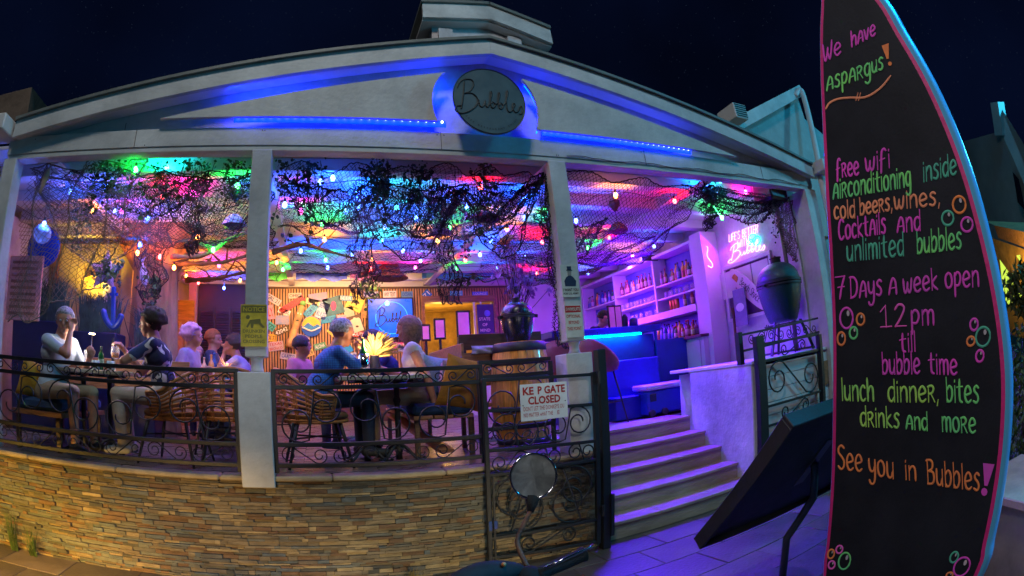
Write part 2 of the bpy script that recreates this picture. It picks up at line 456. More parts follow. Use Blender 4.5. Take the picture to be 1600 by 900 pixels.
# ================================================================ ground
g = MB(); g.box(-300, 300, -300, 300, -0.6, -0.014)
ground = tag(g.build('ground', M['grout']), kind='structure')
tl = {}
def tile_mesh(name, w, d, h, m, ch=.004):
    b = MB(); b.box(-w / 2, w / 2, -d / 2, d / 2, -h, 0, ch)
    o = b.build(name, m); me = o.data; bpy.data.objects.remove(o); return me
tm = [tile_mesh('paving_slab', .593, .393, .03, M['slab']), tile_mesh('paving_slab', .593, .393, .03, M['slab2'])]
n_t = 0
pav = tag(MB().box(-7, 12, -1.0, 4.05, -0.02, -0.008).build('pavement', M['grout']), kind='structure')
for j in range(-2, 11):
    for i in range(-9, 13):
        x = i * .6 + (j % 2) * .3; y = j * .4
        if y > 4.0 and x < 3.9: continue
        if y < 1.6 and x < .8: continue
        if y < .8: continue
        if x > 5.6 and y > 3.9: continue
        o = bpy.data.objects.new('paving_slab', tm[rnd.random() < .4]); COL.objects.link(o)
        o.location = (x, y - .2, rnd.uniform(-.002, .001)); o.rotation_euler = (0, 0, rnd.uniform(-.003, .003)); o.parent = pav
        n_t += 1

# ================================================================ terrace floor
fl = tag(MB().box(-6.0, 2.27, 4.13, 13.2, 0.4, 0.862).box(2.2701, 5.74, 5.6, 13.2, 0.4, 0.8615).build('terrace_floor', M['grout']), kind='structure')
fm = tile_mesh('floor_tile', .894, .446, .01, M['floor'], .002)
for j in range(0, 13):
    for i in range(-4, 7):
        x = i * .9 + (j % 2) * .3; y = 4.36 + j * .45
        if x > 1.85 and y < 5.8: continue
        if x < -3.4 or x > 5.3: continue
        o = bpy.data.objects.new('floor_tile', fm); COL.objects.link(o); o.location = (x, y, .876 + rnd.uniform(-.0008, .0008)); o.parent = fl

# ================================================================ stone wall (stacked slate strips)
wall = thing('stone_wall', (-.4, FY, 0), 'low retaining wall clad in stacked brown and grey slate strips under the black railings', 'wall')
b = MB(); b.box(-3.3, 2.27, FY + .03, FY + .12, -.01, .83); b.build('mortar_bed', M['mortar'], wall)
scol = [(.19, .155, .10), (.25, .20, .125), (.13, .125, .105), (.15, .16, .145), (.29, .225, .12), (.17, .105, .06), (.08, .08, .07), (.36, .28, .15), (.11, .135, .15), (.16, .13, .095)]
sm = [mat('slate_%d' % i, c, 0.75, var=.3, scale=9, bump=.5, bscale=45, stretch=(1, 1, 4)) for i, c in enumerate(scol)]
strips = []
z = 0.0
while z < .815:
    h = rnd.choice([.014, .018, .022, .027, .034])
    h = min(h, .826 - z)
    x = -3.3 + rnd.uniform(0, .1)
    while x < 2.26:
        w = rnd.choice([.05, .08, .12, .16, .22]) * rnd.uniform(.85, 1.15); x2 = min(x + w, 2.262)
        zone = (math.sin(x * 1.3 + z * 4) + rnd.uniform(-1.2, 1.2))
        c = rnd.choice([4, 7, 1, 5, 0, 0]) if zone > .5 else rnd.choice([0, 2, 3, 8, 9, 6, 1, 5, 2, 3])
        strips.append((x, x2, z, z + h, rnd.uniform(-.014, .012), c))
        x = x2 + .002
    z += h + .0025
strips.sort(key=lambda s: -(s[1] - s[0]) * (s[3] - s[2]))
for s in strips[:300]:
    b = MB(); b.obox(((s[0] + s[1]) / 2, FY + .02 + s[4] / 2, (s[2] + s[3]) / 2), XU, YU, ZU, (s[1] - s[0]) / 2, .026 - s[4] / 2, (s[3] - s[2]) / 2, .003)
    b.build('stone', sm[s[5]], wall)
b = MB()
for s in strips[300:]:
    b.mat(s[5]); b.obox(((s[0] + s[1]) / 2, FY + .02 + s[4] / 2, (s[2] + s[3]) / 2), XU, YU, ZU, (s[1] - s[0]) / 2, .026 - s[4] / 2, (s[3] - s[2]) / 2, 0)
b.build('small_stone', sm, wall, kind='stuff')
x = -3.32
while x < 2.26:
    x2 = min(x + .85, 2.27)
    b = MB(); b.box(x + .0015, x2 - .0015, FY - .035, FY + .17, .832, .874, .012); b.build('coping_stone', M['tan'], wall); x = x2

# ================================================================ stairs
st = thing('stairs', (3.3, 4.6, 0), 'five pale stone steps washed by blue light leading up to the bar', 'stairs')
for k in range(5):
    y0 = 4.03 + .285 * k; z1 = .1752 * (k + 1)
    b = MB(); b.box(2.275, 4.245, y0 + .012, 6.0 if k == 4 else y0 + .4, max(0, z1 - .2), z1 - .034); b.build('riser', M['step'], st)
    xs = [2.272, 2.272 + .66, 2.272 + 1.33, 4.243]
    for a, c in zip(xs, xs[1:]):
        off = .02 * (k % 2)
        b = MB(); b.box(a + .001, c - .0015, y0 - .012, y0 + (.34 if k < 4 else .5), z1 - .035, z1, .006); b.build('tread', M['step'], st)

# ================================================================ building
bld = thing('restaurant_building', (1.5, 7, 0), 'white gabled restaurant pavilion with open front, cupola and blue light strips', 'building')
def bpart(mb, name, m, **k): return mb.build(name, m, bld, **k)
b = MB(); b.box(-3.0, 5.98, FY, FY + .15, 3.46, 3.63, .006); bpart(b, 'front_beam', M['white'])
b = MB(); b.box(-2.98, 5.96, FY + .01, FY + .14, 3.42, 3.458); bpart(b, 'beam_soffit', M['white'])
# gable backing
RZ = lambda x: 3.86 + (x + 2.84) * .1937 if x < 1.58 else 4.716 - (x - 1.58) * .2032
b = MB(); b.prism([(-3.0, 3.632), (5.98, 3.632), (5.98, 3.78), (1.58, 4.66), (-3.0, 3.78)], (0, FY + .10, 0), XU, ZU, YU, 0, .06); bpart(b, 'gable_wall', M['white'])
# fascia rakes
def rake(x0, x1, zt0, zt1, hh, y0, y1, name, m):
    b = MB(); b.prism([(x0, zt0 - hh), (x1, zt1 - hh), (x1, zt1), (x0, zt0)], (0, 0, 0), XU, ZU, YU, y0, y1); return bpart(b, name, m)
FF = .97
def ff(x, z, f=FF): return x * f, CAM_Z + (z - CAM_Z) * f
for sgn, (xa, xb) in ((-1, (-2.98, 1.58)), (1, (1.582, 6.1))):
    (a, za), (c, zc) = ff(xa, RZ(xa)), ff(xb, RZ(xb))
    rake(a, c, za - .02, zc - .02, .165, 3.88, 3.93, 'fascia_board', M['white'])
    rake(a, c, za + .012, zc + .012, .03, 3.85, 3.96, 'roof_flashing', M['gutter'])
    rake(a, c, za - .135, zc - .135, .03, 3.931, 4.09, 'soffit_board', M['white2'])
    b = MB(); b.add([(a, 3.9, za + .01), (c, 3.9, zc + .01), (c, 10.4, zc + .01), (a, 10.4, za + .01), (a, 3.9, za - .03), (c, 3.9, zc - .03), (c, 10.4, zc - .03), (a, 10.4, za - .03)],
        [(0, 1, 2, 3), (7, 6, 5, 4), (0, 4, 5, 1), (3, 2, 6, 7), (0, 3, 7, 4), (1, 5, 6, 2)]); bpart(b, 'roof', M['roof'])
    # roof edge led (blue), tucked behind the fascia and aimed down the gable wall
    if sgn < 0: p, q = Vector((-.9, 3.985, 0)), Vector((1.5, 3.985, 0))
    else: p, q = Vector((1.66, 3.985, 0)), Vector((3.9, 3.985, 0))
    for v in (p, q):
        v.z = CAM_Z + (RZ(v.x) - CAM_Z) * .985 - .178
    b = MB(); b.bar(p, q, .012, .008); led = bpart(b, 'led_strip', M['led'])
# raised triangular panels
SCX, SCZ = 1.475, 3.925
def panel(side):
    pts = []
    if side < 0:
        t0, t1 = (-1.395, 3.725), (1.12, 4.25); bz = 3.732; f0 = lambda x: t0[1] + (x - t0[0]) * (t1[1] - t0[1]) / (t1[0] - t0[0])
        arc = [(SCX + .5 * math.cos(a), SCZ + .5 * math.sin(a)) for a in [math.radians(d) for d in range(136, 204, 6)]]
        pts = [t0, (arc[0][0] - .001, f0(arc[0][0]))] + [p for p in arc if p[1] < f0(p[0])] + [(SCX + .5 * math.cos(math.radians(203)), bz)]
        pts = pts[::-1]
    else:
        t0, t1 = (4.49, 3.70), (1.9, 4.25); f0 = lambda x: t0[1] + (x - t0[0]) * (t1[1] - t0[1]) / (t1[0] - t0[0])
        arc = [(SCX + .5 * math.cos(a), SCZ + .5 * math.sin(a)) for a in [math.radians(d) for d in range(46, -26, -6)]]
        arc = [p for p in arc if p[1] < f0(p[0])]
        pts = [t0, (arc[0][0], f0(arc[0][0]))] + arc + [(SCX + .47, 3.722)]
    pts = [ff(x, z, .985) for x, z in pts]
    b = MB(); b.prism(pts, (0, 0, 0), XU, ZU, YU, 3.93, 3.965); return bpart(b, 'gable_panel', M['white'])
panel(-1); panel(1)
for s0, s1 in ((140, 200), (-24, 42)):
    b = MB(); b.tube([(SCX * .99 + .52 * math.cos(math.radians(d)), 4.02, CAM_Z + (SCZ - CAM_Z) * .99 + .51 * math.sin(math.radians(d))) for d in range(s0, s1, 6)], .006, 5); bpart(b, 'led_strip', M['led'])
# lower led troughs with visible dots
for x0, x1, zz0, zz1 in ((-.72, 1.08, 3.70, 3.70), (1.98, 3.74, 3.695, 3.672)):
    b = MB(); b.bar((x0, 3.99, zz0), (x1, 3.99, zz1), .012, .06); bpart(b, 'led_diffuser', M['ledsoft'])
    b = MB(); n = 26
    for i in range(n):
        t = (i + .5) / n; b.ball((x0 + (x1 - x0) * t, 3.972, zz0 + (zz1 - zz0) * t + .012), .011, 6, 4)
    bpart(b, 'led_dot', M['leddot'], kind='stuff')
lamp('led_wash', 'AREA', (.2, 3.96, 3.99), (0, .02, 1), 3, 2.0, aim=(.2, 4.5, 3.9), size_y=.05, parent=bld)
# posts
def post(x0, x1, zb, zt, yb=4.0, d=.16): b = MB(); b.box(x0, x1, yb, yb + d, zb, zt, .006); return b
pa = post(-.54, -.376, 1.77, 3.425); bpart(pa, 'post', M['white'])
b = MB(); b.lathe([(.055, 1.655), (.05, 1.68), (.045, 1.72), (.05, 1.76), (.06, 1.772)], (-.458, 4.08, 0), 16); b.build('post_neck', M['white'], bld, smooth=True)
b = MB(); b.box(-.592, -.345, 3.94, 4.17, .79, 1.655, .006); bpart(b, 'post_base', M['white'])
bpart(post(2.01, 2.18, 1.82, 3.425), 'post', M['white'])
b = MB(); b.lathe([(.055, 1.72), (.042, 1.75), (.04, 1.78), (.055, 1.822)], (2.11, 4.08, 0), 14); b.build('post_neck', M['white'], bld, smooth=True)
b = MB(); b.box(2.0, 2.25, 4.02, 4.24, .85, 1.72, .006); bpart(b, 'post_base', M['white'])
b = MB(); b.box(-3.02, -2.86, 4.0, 4.16, .88, 3.425, .006); bpart(b, 'post', M['white'])
b = MB(); b.box(5.765, 6.02, 4.0, 4.3, 0, 3.425, .006); bpart(b, 'post', M['white'])
for px, X0, X1 in ((0, -3.4, -2.93), (1, 5.98, 6.22)):
    b = MB(); b.box(X0, X1, 3.72, 4.05, 3.60, 3.76, .01); bpart(b, 'gutter_box', M['white2'])
b = MB(); b.tube([(-3.12, 3.9, 3.62), (-3.14, 3.92, 3.3), (-3.14, 3.95, .05)], .045, 12); b.build('downpipe', M['white2'], bld, smooth=True)
b = MB(); b.tube([(6.1, 3.9, 3.62), (6.12, 3.92, 3.3), (6.12, 3.95, .05)], .045, 12); b.build('downpipe', M['white2'], bld, smooth=True)
# ceiling and purlins
b = MB(); b.box(-6.0, 5.9, 4.17, 10.0, 3.60, 3.64); bpart(b, 'ceiling', M['white2'])
y = 4.55
while y < 9.95:
    b = MB(); b.box(-4.0, 5.74, y, y + .15, 3.47, 3.598, .004); bpart(b, 'purlin', M['white2']); y += .72
for x in (-2.5, -.45, 2.1, 4.1):
    b = MB(); b.box(x - .05, x + .05, 4.17, 9.97, 3.42, 3.457, .004); bpart(b, 'rafter', M['white2'])
# walls
b = MB(); b.box(5.75, 5.9, 4.31, 10.15, .3, 3.6); bpart(b, 'side_wall', M['plaster'])
b = MB(); b.box(-6.0, -5.9, 4.17, 13, .3, 3.6); bpart(b, 'side_wall', M['plaster'])
# back wall around the service window (window X 2.08..3.38, z 2.28..3.08)
WX0, WX1, WZ0, WZ1 = 2.05, 3.42, 2.05, 3.09
b = MB(); b.box(-6.0, WX0, 10.0, 10.12, .87, 3.6); b.box(WX1, 5.75, 10.0, 10.12, .87, 3.6); b.box(WX0, WX1, 10.0, 10.12, .87, WZ0); b.box(WX0, WX1, 10.0, 10.12, WZ1, 3.6); bpart(b, 'back_wall', M['white2'])
SB = 1.35
b = MB(); b.box(-1.25, WX0 - .001, 9.965, 9.998, SB, 3.36); b.box(WX1 + .001, 3.9, 9.965, 9.998, SB, 3.36); b.box(WX0, WX1, 9.965, 9.998, WZ1 + .12, 3.36); bpart(b, 'panel_backing', M['black'])
b = MB(); x = -1.24
while x < 3.9:
    if x + .03 < WX0 or x > WX1: b.box(x, x + .031, 9.935, 9.966, SB, 3.36)
    else: b.box(x, x + .031, 9.935, 9.966, WZ1 + .12, 3.36)
    x += .052
bpart(b, 'wall_slat', M['slat'], kind='stuff')
b = MB(); b.box(-1.26, 3.92, 9.93, 9.999, 3.362, 3.40); bpart(b, 'panel_cap', M['dwood'])
b = MB(); b.box(-1.26, WX0, 9.9, 9.998, .88, SB - .002); bpart(b, 'wainscot', M['dwood'])
# window frame
b = MB(); b.box(WX0 - .05, WX1 + .05, 9.90, 10.0, WZ1, WZ1 + .118); bpart(b, 'window_lintel', M['wood'])
for a, c, nm, mm, y in ((WX0 - .06, WX0 - .002, 'window_jamb', 'wood', 9.9), (WX1 + .002, WX1 + .06, 'window_jamb', 'wood', 9.9), (3.02, 3.06, 'window_mullion', 'white2', 9.95), (3.16, 3.19, 'window_mullion', 'white2', 9.95)):
    b = MB(); b.box(a, c, y, 9.998, WZ0, WZ1 - .001); bpart(b, nm, M[mm])
# room behind the window
rm = MB(); rm.box(.8, 5.0, 13.0, 13.1, .87, 3.7); rm.box(.7, .8, 10.13, 13.1, .87, 3.7); rm.box(5.0, 5.1, 10.13, 13.1, .87, 3.7); rm.box(.8, 5.0, 10.13, 13, 3.3, 3.4)
bpart(rm, 'kitchen_wall', mat('warm_plaster', (.65, .45, .2), .8, var=.35, scale=2.5, bump=.3))
lamp('kitchen_light', 'POINT', (2.7, 11.6, 2.6), (1, .5, .08), 30, .08, parent=bld)
# cupola on the roof
cx0, cx1, cyy0, cyy1 = 1.38, 3.12, 5.75, 7.1
cu = MB(); cu.box(cx0 + .1, cx1 - .1, cyy0 + .1, cyy1 - .1, 4.2, 6.35); bpart(cu, 'cupola_body', M['plaster'])
for x in (cx0 + .18, (cx0 + cx1) / 2 + .32, ):
    b = MB(); b.box(x, x + .2, cyy0 + .02, cyy0 + .12, 4.3, 6.2); bpart(b, 'cupola_pier', M['plaster'])
for i, (xa, xb, za, zb_) in enumerate(((cx0 - .06, 2.30, 6.52, 6.62), (2.301, cx1 + .08, 6.62, 6.32))):
    b = MB(); b.prism([(xa, za - .26), (xb, zb_ - .26), (xb, zb_), (xa, za)], (0, 0, 0), XU, ZU, YU, cyy0 - .12, cyy0 - .06); bpart(b, 'cupola_fascia', M['white'])
    b = MB(); b.prism([(xa - .02, za), (xb, zb_), (xb, zb_ + .05), (xa - .02, za + .05)], (0, 0, 0), XU, ZU, YU, cyy0 - .16, cyy1 + .2); bpart(b, 'cupola_roof', M['gutter'])
    b = MB(); b.prism([(xa, za - .28), (xb, zb_ - .28), (xb, zb_ - .25), (xa, za - .25)], (0, 0, 0), XU, ZU, YU, cyy0 - .059, cyy1 + .1); bpart(b, 'cupola_soffit', M['white2'])

# board joints, screws and a cable on the painted front
for x, y, z0, z1 in ((-1.72, 3.998, 3.635, 3.70), (1.03, 3.998, 3.462, 3.628), (3.1, 3.998, 3.462, 3.628), (-1.6, 3.998, 3.462, 3.628), (4.9, 3.998, 3.462, 3.628)):
    b = MB(); b.box(x, x + .004, y - .0015, y + .003, z0, z1); bpart(b, 'board_joint', M['print_dark'], kind='stuff')
b = MB()
for x in (-2.7, -2.68, -1.5, -.45, -.47, 1.0, 1.06, 2.1, 2.12, 3.07, 3.13, 4.4, 5.6): b.lathe([(.006, 0), (.004, .003), (0, .004)], (x, 4.0, 3.60 - .12 * (int(x * 10) % 2)), 6, axis=(0, -1, 0))
bpart(b, 'screw', M['iron'], kind='stuff')
b = MB(); P = []
for i in range(40):
    x = 2.2 + i * .09; P.append((x, 3.992, 3.475 + .012 * math.sin(i * .8) - .01 * (i % 7 == 3)))
b.tube(P, .004, 4); bpart(b, 'cable', M['print_dark'])
# ================================================================ wrought iron: railings and gate
def spiral(c, R, a0, turns, sgn, n=22, k=.28):
    return [Vector((c[0] + (R * (1 - (1 - k) * i / n)) * math.cos(a0 + sgn * turns * 2 * math.pi * i / n), 0, c[1] + (R * (1 - (1 - k) * i / n)) * math.sin(a0 + sgn * turns * 2 * math.pi * i / n))) for i in range(n + 1)]
def s_scroll(x0, x1, z0, z1, flip=False, R=None):
    h = z1 - z0; w = x1 - x0; R = R or min(h * .47, w * .3)
    # left spiral sits high and winds in; right spiral sits low
    cl = (x0 + R, z1 - R); cr = (x1 - R, z0 + R)
    A = spiral(cl, R, math.radians(60), 1.35, 1)          # from the top right going round anticlockwise
    B = spiral(cr, R, math.radians(240), 1.35, 1)
    pts = A[::-1] + B
    if flip: pts = [Vector((x0 + x1 - p.x, 0, p.z)) for p in pts]
    return pts
def draw_scroll(pts, Y, parent, r=.006, name='scroll', f=None):
    P = []
    for p in pts:
        q = Vector((p.x, Y, p.z))
        P.append(f(q) if f else q)
    b = MB(); b.tube(P, r, 5); return b.build(name, M['iron'], parent, smooth=True)
def railing(x0, x1, Y, label, endposts=(True, True), zs=(1.664, 1.545, 1.115, .955), unit=.285, f=None, group='black scrollwork railings'):
    t = thing('railing', ((x0 + x1) / 2, Y, .876), label, 'railing', group)
    g = f or (lambda v: v)
    for i, z in enumerate(zs):
        b = MB(); b.bar(g(Vector((x0, Y, z))), g(Vector((x1, Y, z))), .042 if i == 0 else .034, .032, ch=.003); b.build('rail', M['iron'], t)
    for k, x in enumerate((x0, x1)):
        if endposts[k]:
            b = MB(); b.bar(g(Vector((x, Y, .90))), g(Vector((x, Y, 1.68))), .034, ch=.003); b.build('post', M['iron'], t)
    n = max(1, round((x1 - x0) / unit)); w = (x1 - x0 - .04) / n
    for i in range(n):
        a = x0 + .02 + i * w
        draw_scroll(s_scroll(a + .015, a + w - .015, zs[1] + .013, zs[0] - .015, i % 2 == 1), Y, t, .005, f=f)
    n2 = max(1, round((x1 - x0) / (unit * 2.1))); w = (x1 - x0 - .04) / n2
    for i in range(n2):
        a = x0 + .02 + i * w
        draw_scroll(s_scroll(a + .01, a + w - .01, zs[2] + .013, zs[1] - .013, i % 2 == 0), Y, t, .007, f=f)
    n3 = max(1, round((x1 - x0) / (unit * 1.35))); w = (x1 - x0 - .04) / n3
    for i in range(n3):
        a = x0 + .02 + i * w
        draw_scroll(s_scroll(a + .015, a + w - .015, zs[3] + .013, zs[2] - .013, i % 2 == 1), Y, t, .005, f=f)
    return t
railing(-2.84, -.61, 4.0, 'black wrought iron railing from the left column to the post with the yellow notice', (True, True))
railing(-.33, 1.24, 4.0, 'black wrought iron railing between the yellow notice post and the open gate')
railing(1.30, 1.95, 4.24, 'short black iron railing behind the keep gate closed sign', (True, True), zs=(1.70, 1.58, 1.14, .96))
# gate, standing open flat against the wall
gt = thing('gate', (2.2, 3.9, .1), 'tall black wrought iron gate folded back on the stone wall carrying a warning sign', 'gate')
gy = 3.88; gx0, gx1 = 1.225, 2.17
gz = [PY(770, 593, gy).z, PY(770, 641, gy).z, PY(770, 703, gy).z, PY(770, 742, gy).z, PY(770, 841, gy).z, PY(770, 871, gy).z]
gzr = [PY(925, 585, gy).z, PY(925, 632, gy).z, PY(925, 690, gy).z, PY(925, 719, gy).z, PY(925, 813, gy).z, PY(925, 848, gy).z]
for i, (a, c) in enumerate(zip(gz, gzr)):
    b = MB(); b.bar((gx0, gy, a), (gx1, gy, c), .03, .026, ch=.003); b.build('rail', M['iron'], gt)
b = MB(); b.bar((gx0, gy, .07), (gx0, gy, gz[0] + .01), .035, ch=.003); b.build('stile', M['iron'], gt)
b = MB(); b.bar((gx0 + .04, gy - .01, .1), (gx0 + .04, gy - .01, gz[3]), .016); b.build('drop_bolt', M['iron'], gt)
b = MB(); b.box(gx0 - .012, gx0 + .012, gy - .035, gy - .02, .37, .45); b.box(gx0 + .03, gx0 + .055, gy - .035, gy - .02, .38, .45); b.build('latch_plate', M['chrome'], gt, kind='stuff')
b = MB(); b.box(gx0 - .12, gx1 - .1, gy + .02, gy + .035, gz[3] + .0, gz[3] + .018); b.build('latch_bar', M['iron'], gt)
b = MB(); b.bar((gx1, gy, .07), (gx1, gy, gzr[0] + .02), .04, ch=.003); b.build('stile', M['iron'], gt)
for (x0, x1, i, j, fl, r) in ((gx0 + .03, gx0 + .48, 4, 3, False, .009), (gx0 + .5, gx1 - .03, 4, 3, True, .009), (gx0 + .25, gx1 - .2, 5, 4, True, .008), (1.9, 2.15, 3, 2, False, .007), (gx0 + .03, gx0 + .45, 2, 1, False, .007), (gx0 + .46, gx1 - .03, 2, 1, True, .007), (gx0 + .03, gx0 + .35, 3, 2, True, .006), (gx0 + .38, gx0 + .62, 3, 2, False, .006)):
    zz0 = (gz[i] + gzr[i]) / 2 + .015; zz1 = (gz[j] + gzr[j]) / 2 - .012
    draw_scroll(s_scroll(x0, x1, zz0, zz1, fl, R=min((zz1 - zz0) * .47, (x1 - x0) * .45)), gy, gt, r)
gp = thing('gate_post', (2.24, 3.93, 0), 'thick square black iron post at the foot of the steps', 'post')
b = MB(); b.box(2.215, 2.29, 3.86, 3.94, 0, 1.73, .004); b.build('post', M['iron'], gp)
for z in (.32, 1.45):
    b = MB(); b.lathe([(.018, 0), (.018, .1)], (2.2, 3.85, z), 8); b.build('hinge', M['iron'], gp)
b = MB(); b.box(2.28, 2.31, 3.84, 3.87, .12, .5); b.build('plate', M['iron'], gp)
# right-hand gate and railing before the grill terrace
def g2post(x, z0, z1, w, par): b = MB(); b.box(x - w / 2, x + w / 2, 3.95, 4.02, z0, z1, .004); b.build('post', M['iron'], par)
g2 = thing('side_gate', (4.9, 3.98, .6), 'black scrolled iron gate below the green egg grill', 'gate')
g2post(4.32, .1, 1.69, .13, g2); g2post(5.50, .5, 1.60, .06, g2)
for z in (1.60, 1.42, .93, .72): b = MB(); b.bar((4.36, 3.985, z), (5.5, 3.985, z), .035, .026, ch=.003); b.build('rail', M['iron'], g2)
draw_scroll(s_scroll(4.42, 5.45, .95, 1.40, False, R=.2), 3.985, g2, .010)
draw_scroll(s_scroll(4.65, 5.2, .74, .91, True), 3.985, g2, .009)
draw_scroll(s_scroll(4.7, 5.2, 1.44, 1.58, True), 3.985, g2, .008)
draw_scroll(s_scroll(4.42, 5.45, .3, .70, True, R=.2), 3.985, g2, .010)
r4 = thing('railing', (5.0, 4.16, 1.5), 'short black iron rail in front of the grill stand', 'railing')
for z in (1.80, 1.63): b = MB(); b.bar((4.16, 4.12, z - .07), (5.70, 4.12, z), .03, .024); b.build('rail', M['iron'], r4)
b = MB(); b.box(4.12, 4.18, 4.09, 4.15, 1.42, 1.76); b.build('post', M['iron'], r4)
for i in range(4): draw_scroll(s_scroll(4.3 + i * .35, 4.3 + i * .35 + .3, 1.62, 1.74, i % 2 == 0), 4.12, r4, .006)
# terrace block with side wall and plank face
blk = thing('terrace_wall', (5.0, 4.6, 0), 'low white rendered wall block beside the steps holding the grill terrace', 'wall')
b = MB(); b.box(4.25, 4.40, 4.06, 5.15, 0, 1.40, .01); b.build('side_wall', M['plaster'], blk)
b = MB(); b.box(4.401, 5.745, 4.08, 5.55, 0, 1.37); b.build('block', M['plaster'], blk)
b = MB(); b.box(4.245, 5.748, 4.04, 5.56, 1.402, 1.44, .008); b.build('capping', M['white2'], blk)
for k in range(9):
    z = .12 + k * .14
    b = MB(); b.box(4.41, 5.74, 4.05, 4.078, z, z + .134, .004); b.build('plank', M['white2'], blk)
b = MB(); b.box(5.52, 5.73, 4.03, 4.048, .98, 1.27); pf = b.build('picture', mat('brown_print', (.25, .1, .04), .5, var=.6, scale=14), blk)

# ================================================================ signs on the posts
def plate(name, px, py, w, h, Y, label, m, tilt=0.0, th=.004, cat='sign', parent=None, center=None, group=None):
    c = PY(px, py, Y) if center is None else Vector(center)
    t = thing(name, c, label, cat, group) if parent is None else parent
    a = math.radians(tilt); U = XU * math.cos(a) + ZU * math.sin(a); V = -XU * math.sin(a) + ZU * math.cos(a); N = -YU
    b = MB(); b.obox(c, U, V, N, w / 2, h / 2, th / 2, .001); b.build('plate', m, t)
    return t, c + N * (th / 2), U, V, N
def rectprint(c, U, V, N, u0, u1, v0, v1, m, t, off=.0015, name='print'):
    b = MB(); b.quad(c + U * u0 + V * v0 + N * off, c + U * u1 + V * v0 + N * off, c + U * u1 + V * v1 + N * off, c + U * u0 + V * v1 + N * off); return b.build(name, m, t)
yl = mat('faded_yellow_sign', (.75, .60, .05), .5, var=.3, scale=8, bump=.05); oliv = mat('olive_print', (.20, .19, .05), .6, var=.2)
t, c, U, V, N = plate('notice_sign', 396.5, 508.5, .20, .315, 3.985, 'faded yellow notice sign with a crawling figure fixed to the white post', yl)
rectprint(c, U, V, N, -.095, .095, .095, .148, oliv, t)
lettering('NOTICE', c + V * .106, U, V, N, .032, yl, t, width=.165, bold=.02, off=.003)
for i, s in enumerate(('DRUNKEN', 'PEOPLE', 'CROSSING')): lettering(s, c - V * (.055 + i * .038), U, V, N, .025, oliv, t, width=(.165, .13, .165)[i], bold=.02)
b = MB(); b.ball(c + U * -.045 + V * .062 + N * .002, .016, 10, 6, sz=(.016, .002, .016)); b.prism([(-.03, .04), (.05, .05), (.055, .02), (.085, -.012), (.07, -.02), (.035, .012), (0, .01), (-.005, -.02), (-.02, -.02), (-.025, .015), (-.045, -.018), (-.058, -.012)], c, U, V, N, .001, .003); b.build('pictogram', oliv, t)
crm = mat('cream_enamel', (.66, .70, .62), .4, var=.15, scale=6, bump=.05)
t, c, U, V, N = plate('recruiting_poster', 890.5, 439, .165, .275, 3.985, 'cream recruiting poster with a dark top-hatted man on the right post', crm)
b = MB(); b.prism([(-.05, -.045), (.05, -.045), (.058, .0), (.03, .035), (.012, .045), (-.012, .045), (-.035, .03), (-.055, 0)], c, U, V, N, .001, .002)
b.prism([(-.028, .095), (.03, .095), (.03, .088), (.02, .088), (.022, .125), (-.02, .125), (-.018, .088), (-.028, .088)], c, U, V, N, .001, .002); b.build('figure', mat('ink_blue', (.02, .03, .08), .6, var=0), t)
b = MB(); b.prism([(-.016, .046), (.016, .046), (.02, .085), (-.018, .085)], c, U, V, N, .001, .0025); b.build('face', mat('ink_grey', (.3, .28, .25), .6, var=0), t)
lettering('I WANT YOU', c - V * .088, U, V, N, .026, M['print_dark'], t, width=.145, bold=.02)
lettering('FOR U.S. ARMY', c - V * .115, U, V, N, .017, M['print_dark'], t, width=.145, bold=.02)
t, c, U, V, N = plate('swimsuits_sign', 896.5, 502, .158, .272, 3.985, 'cream enamel sign with red band saying swimsuits optional, under the recruiting poster', crm)
rectprint(c, U, V, N, -.073, .073, .075, .13, M['print_red'], t)
lettering('SWIMSUITS', c + V * .088, U, V, N, .03, crm, t, width=.135, bold=.01, off=.003)
for i, (s, w) in enumerate((('OPTIONAL', .135), ('BEYOND', .10), ('THIS POINT', .135))): lettering(s, c + V * (.03 - i * .052), U, V, N, .028, M['print_red'], t, width=w, bold=.012)
# keep gate closed
c0 = PY(851, 627, 3.84); u1 = (PY(893, 622, 3.84) - PY(808, 630, 3.84)).normalized()
t, c, U, V, N = plate('keep_gate_closed_sign', 850.5, 627, .40, .285, 3.845, 'white sign with worn red lettering telling visitors to keep the gate closed', mat('sign_white', (.85, .87, .84), .45, var=.12, scale=4, bump=.04), tilt=math.degrees(math.asin(u1.z)))
lettering('KE', c + V * .062 - U * .135, U, V, N, .06, M['print_red'], t, width=.09, bold=.03)
lettering('P GATE', c + V * .062 + U * .062, U, V, N, .06, M['print_red'], t, width=.235, bold=.03)
lettering('CLOSED', c - V * .014, U, V, N, .06, M['print_red'], t, width=.275, bold=.03)
lettering("DON'T LET THE DONKEYS OU", c - V * .064 - U * .005, U, V, N, .034, M['print_red'], t, width=.345)
lettering('NO MATTER wHAT THE', c - V * .112 - U * .055, U, V, N, .033, M['print_red'], t, width=.245)
lettering('E', c - V * .112 + U * .115, U, V, N, .033, M['print_red'], t)
b = MB()
for u, v in ((-.18, -.02), (.18, -.01)): b.lathe([(.005, 0), (.004, .003), (0, .004)], c + U * u + V * v, 8, axis=N)
b.build('screw', M['iron'], t, kind='stuff')
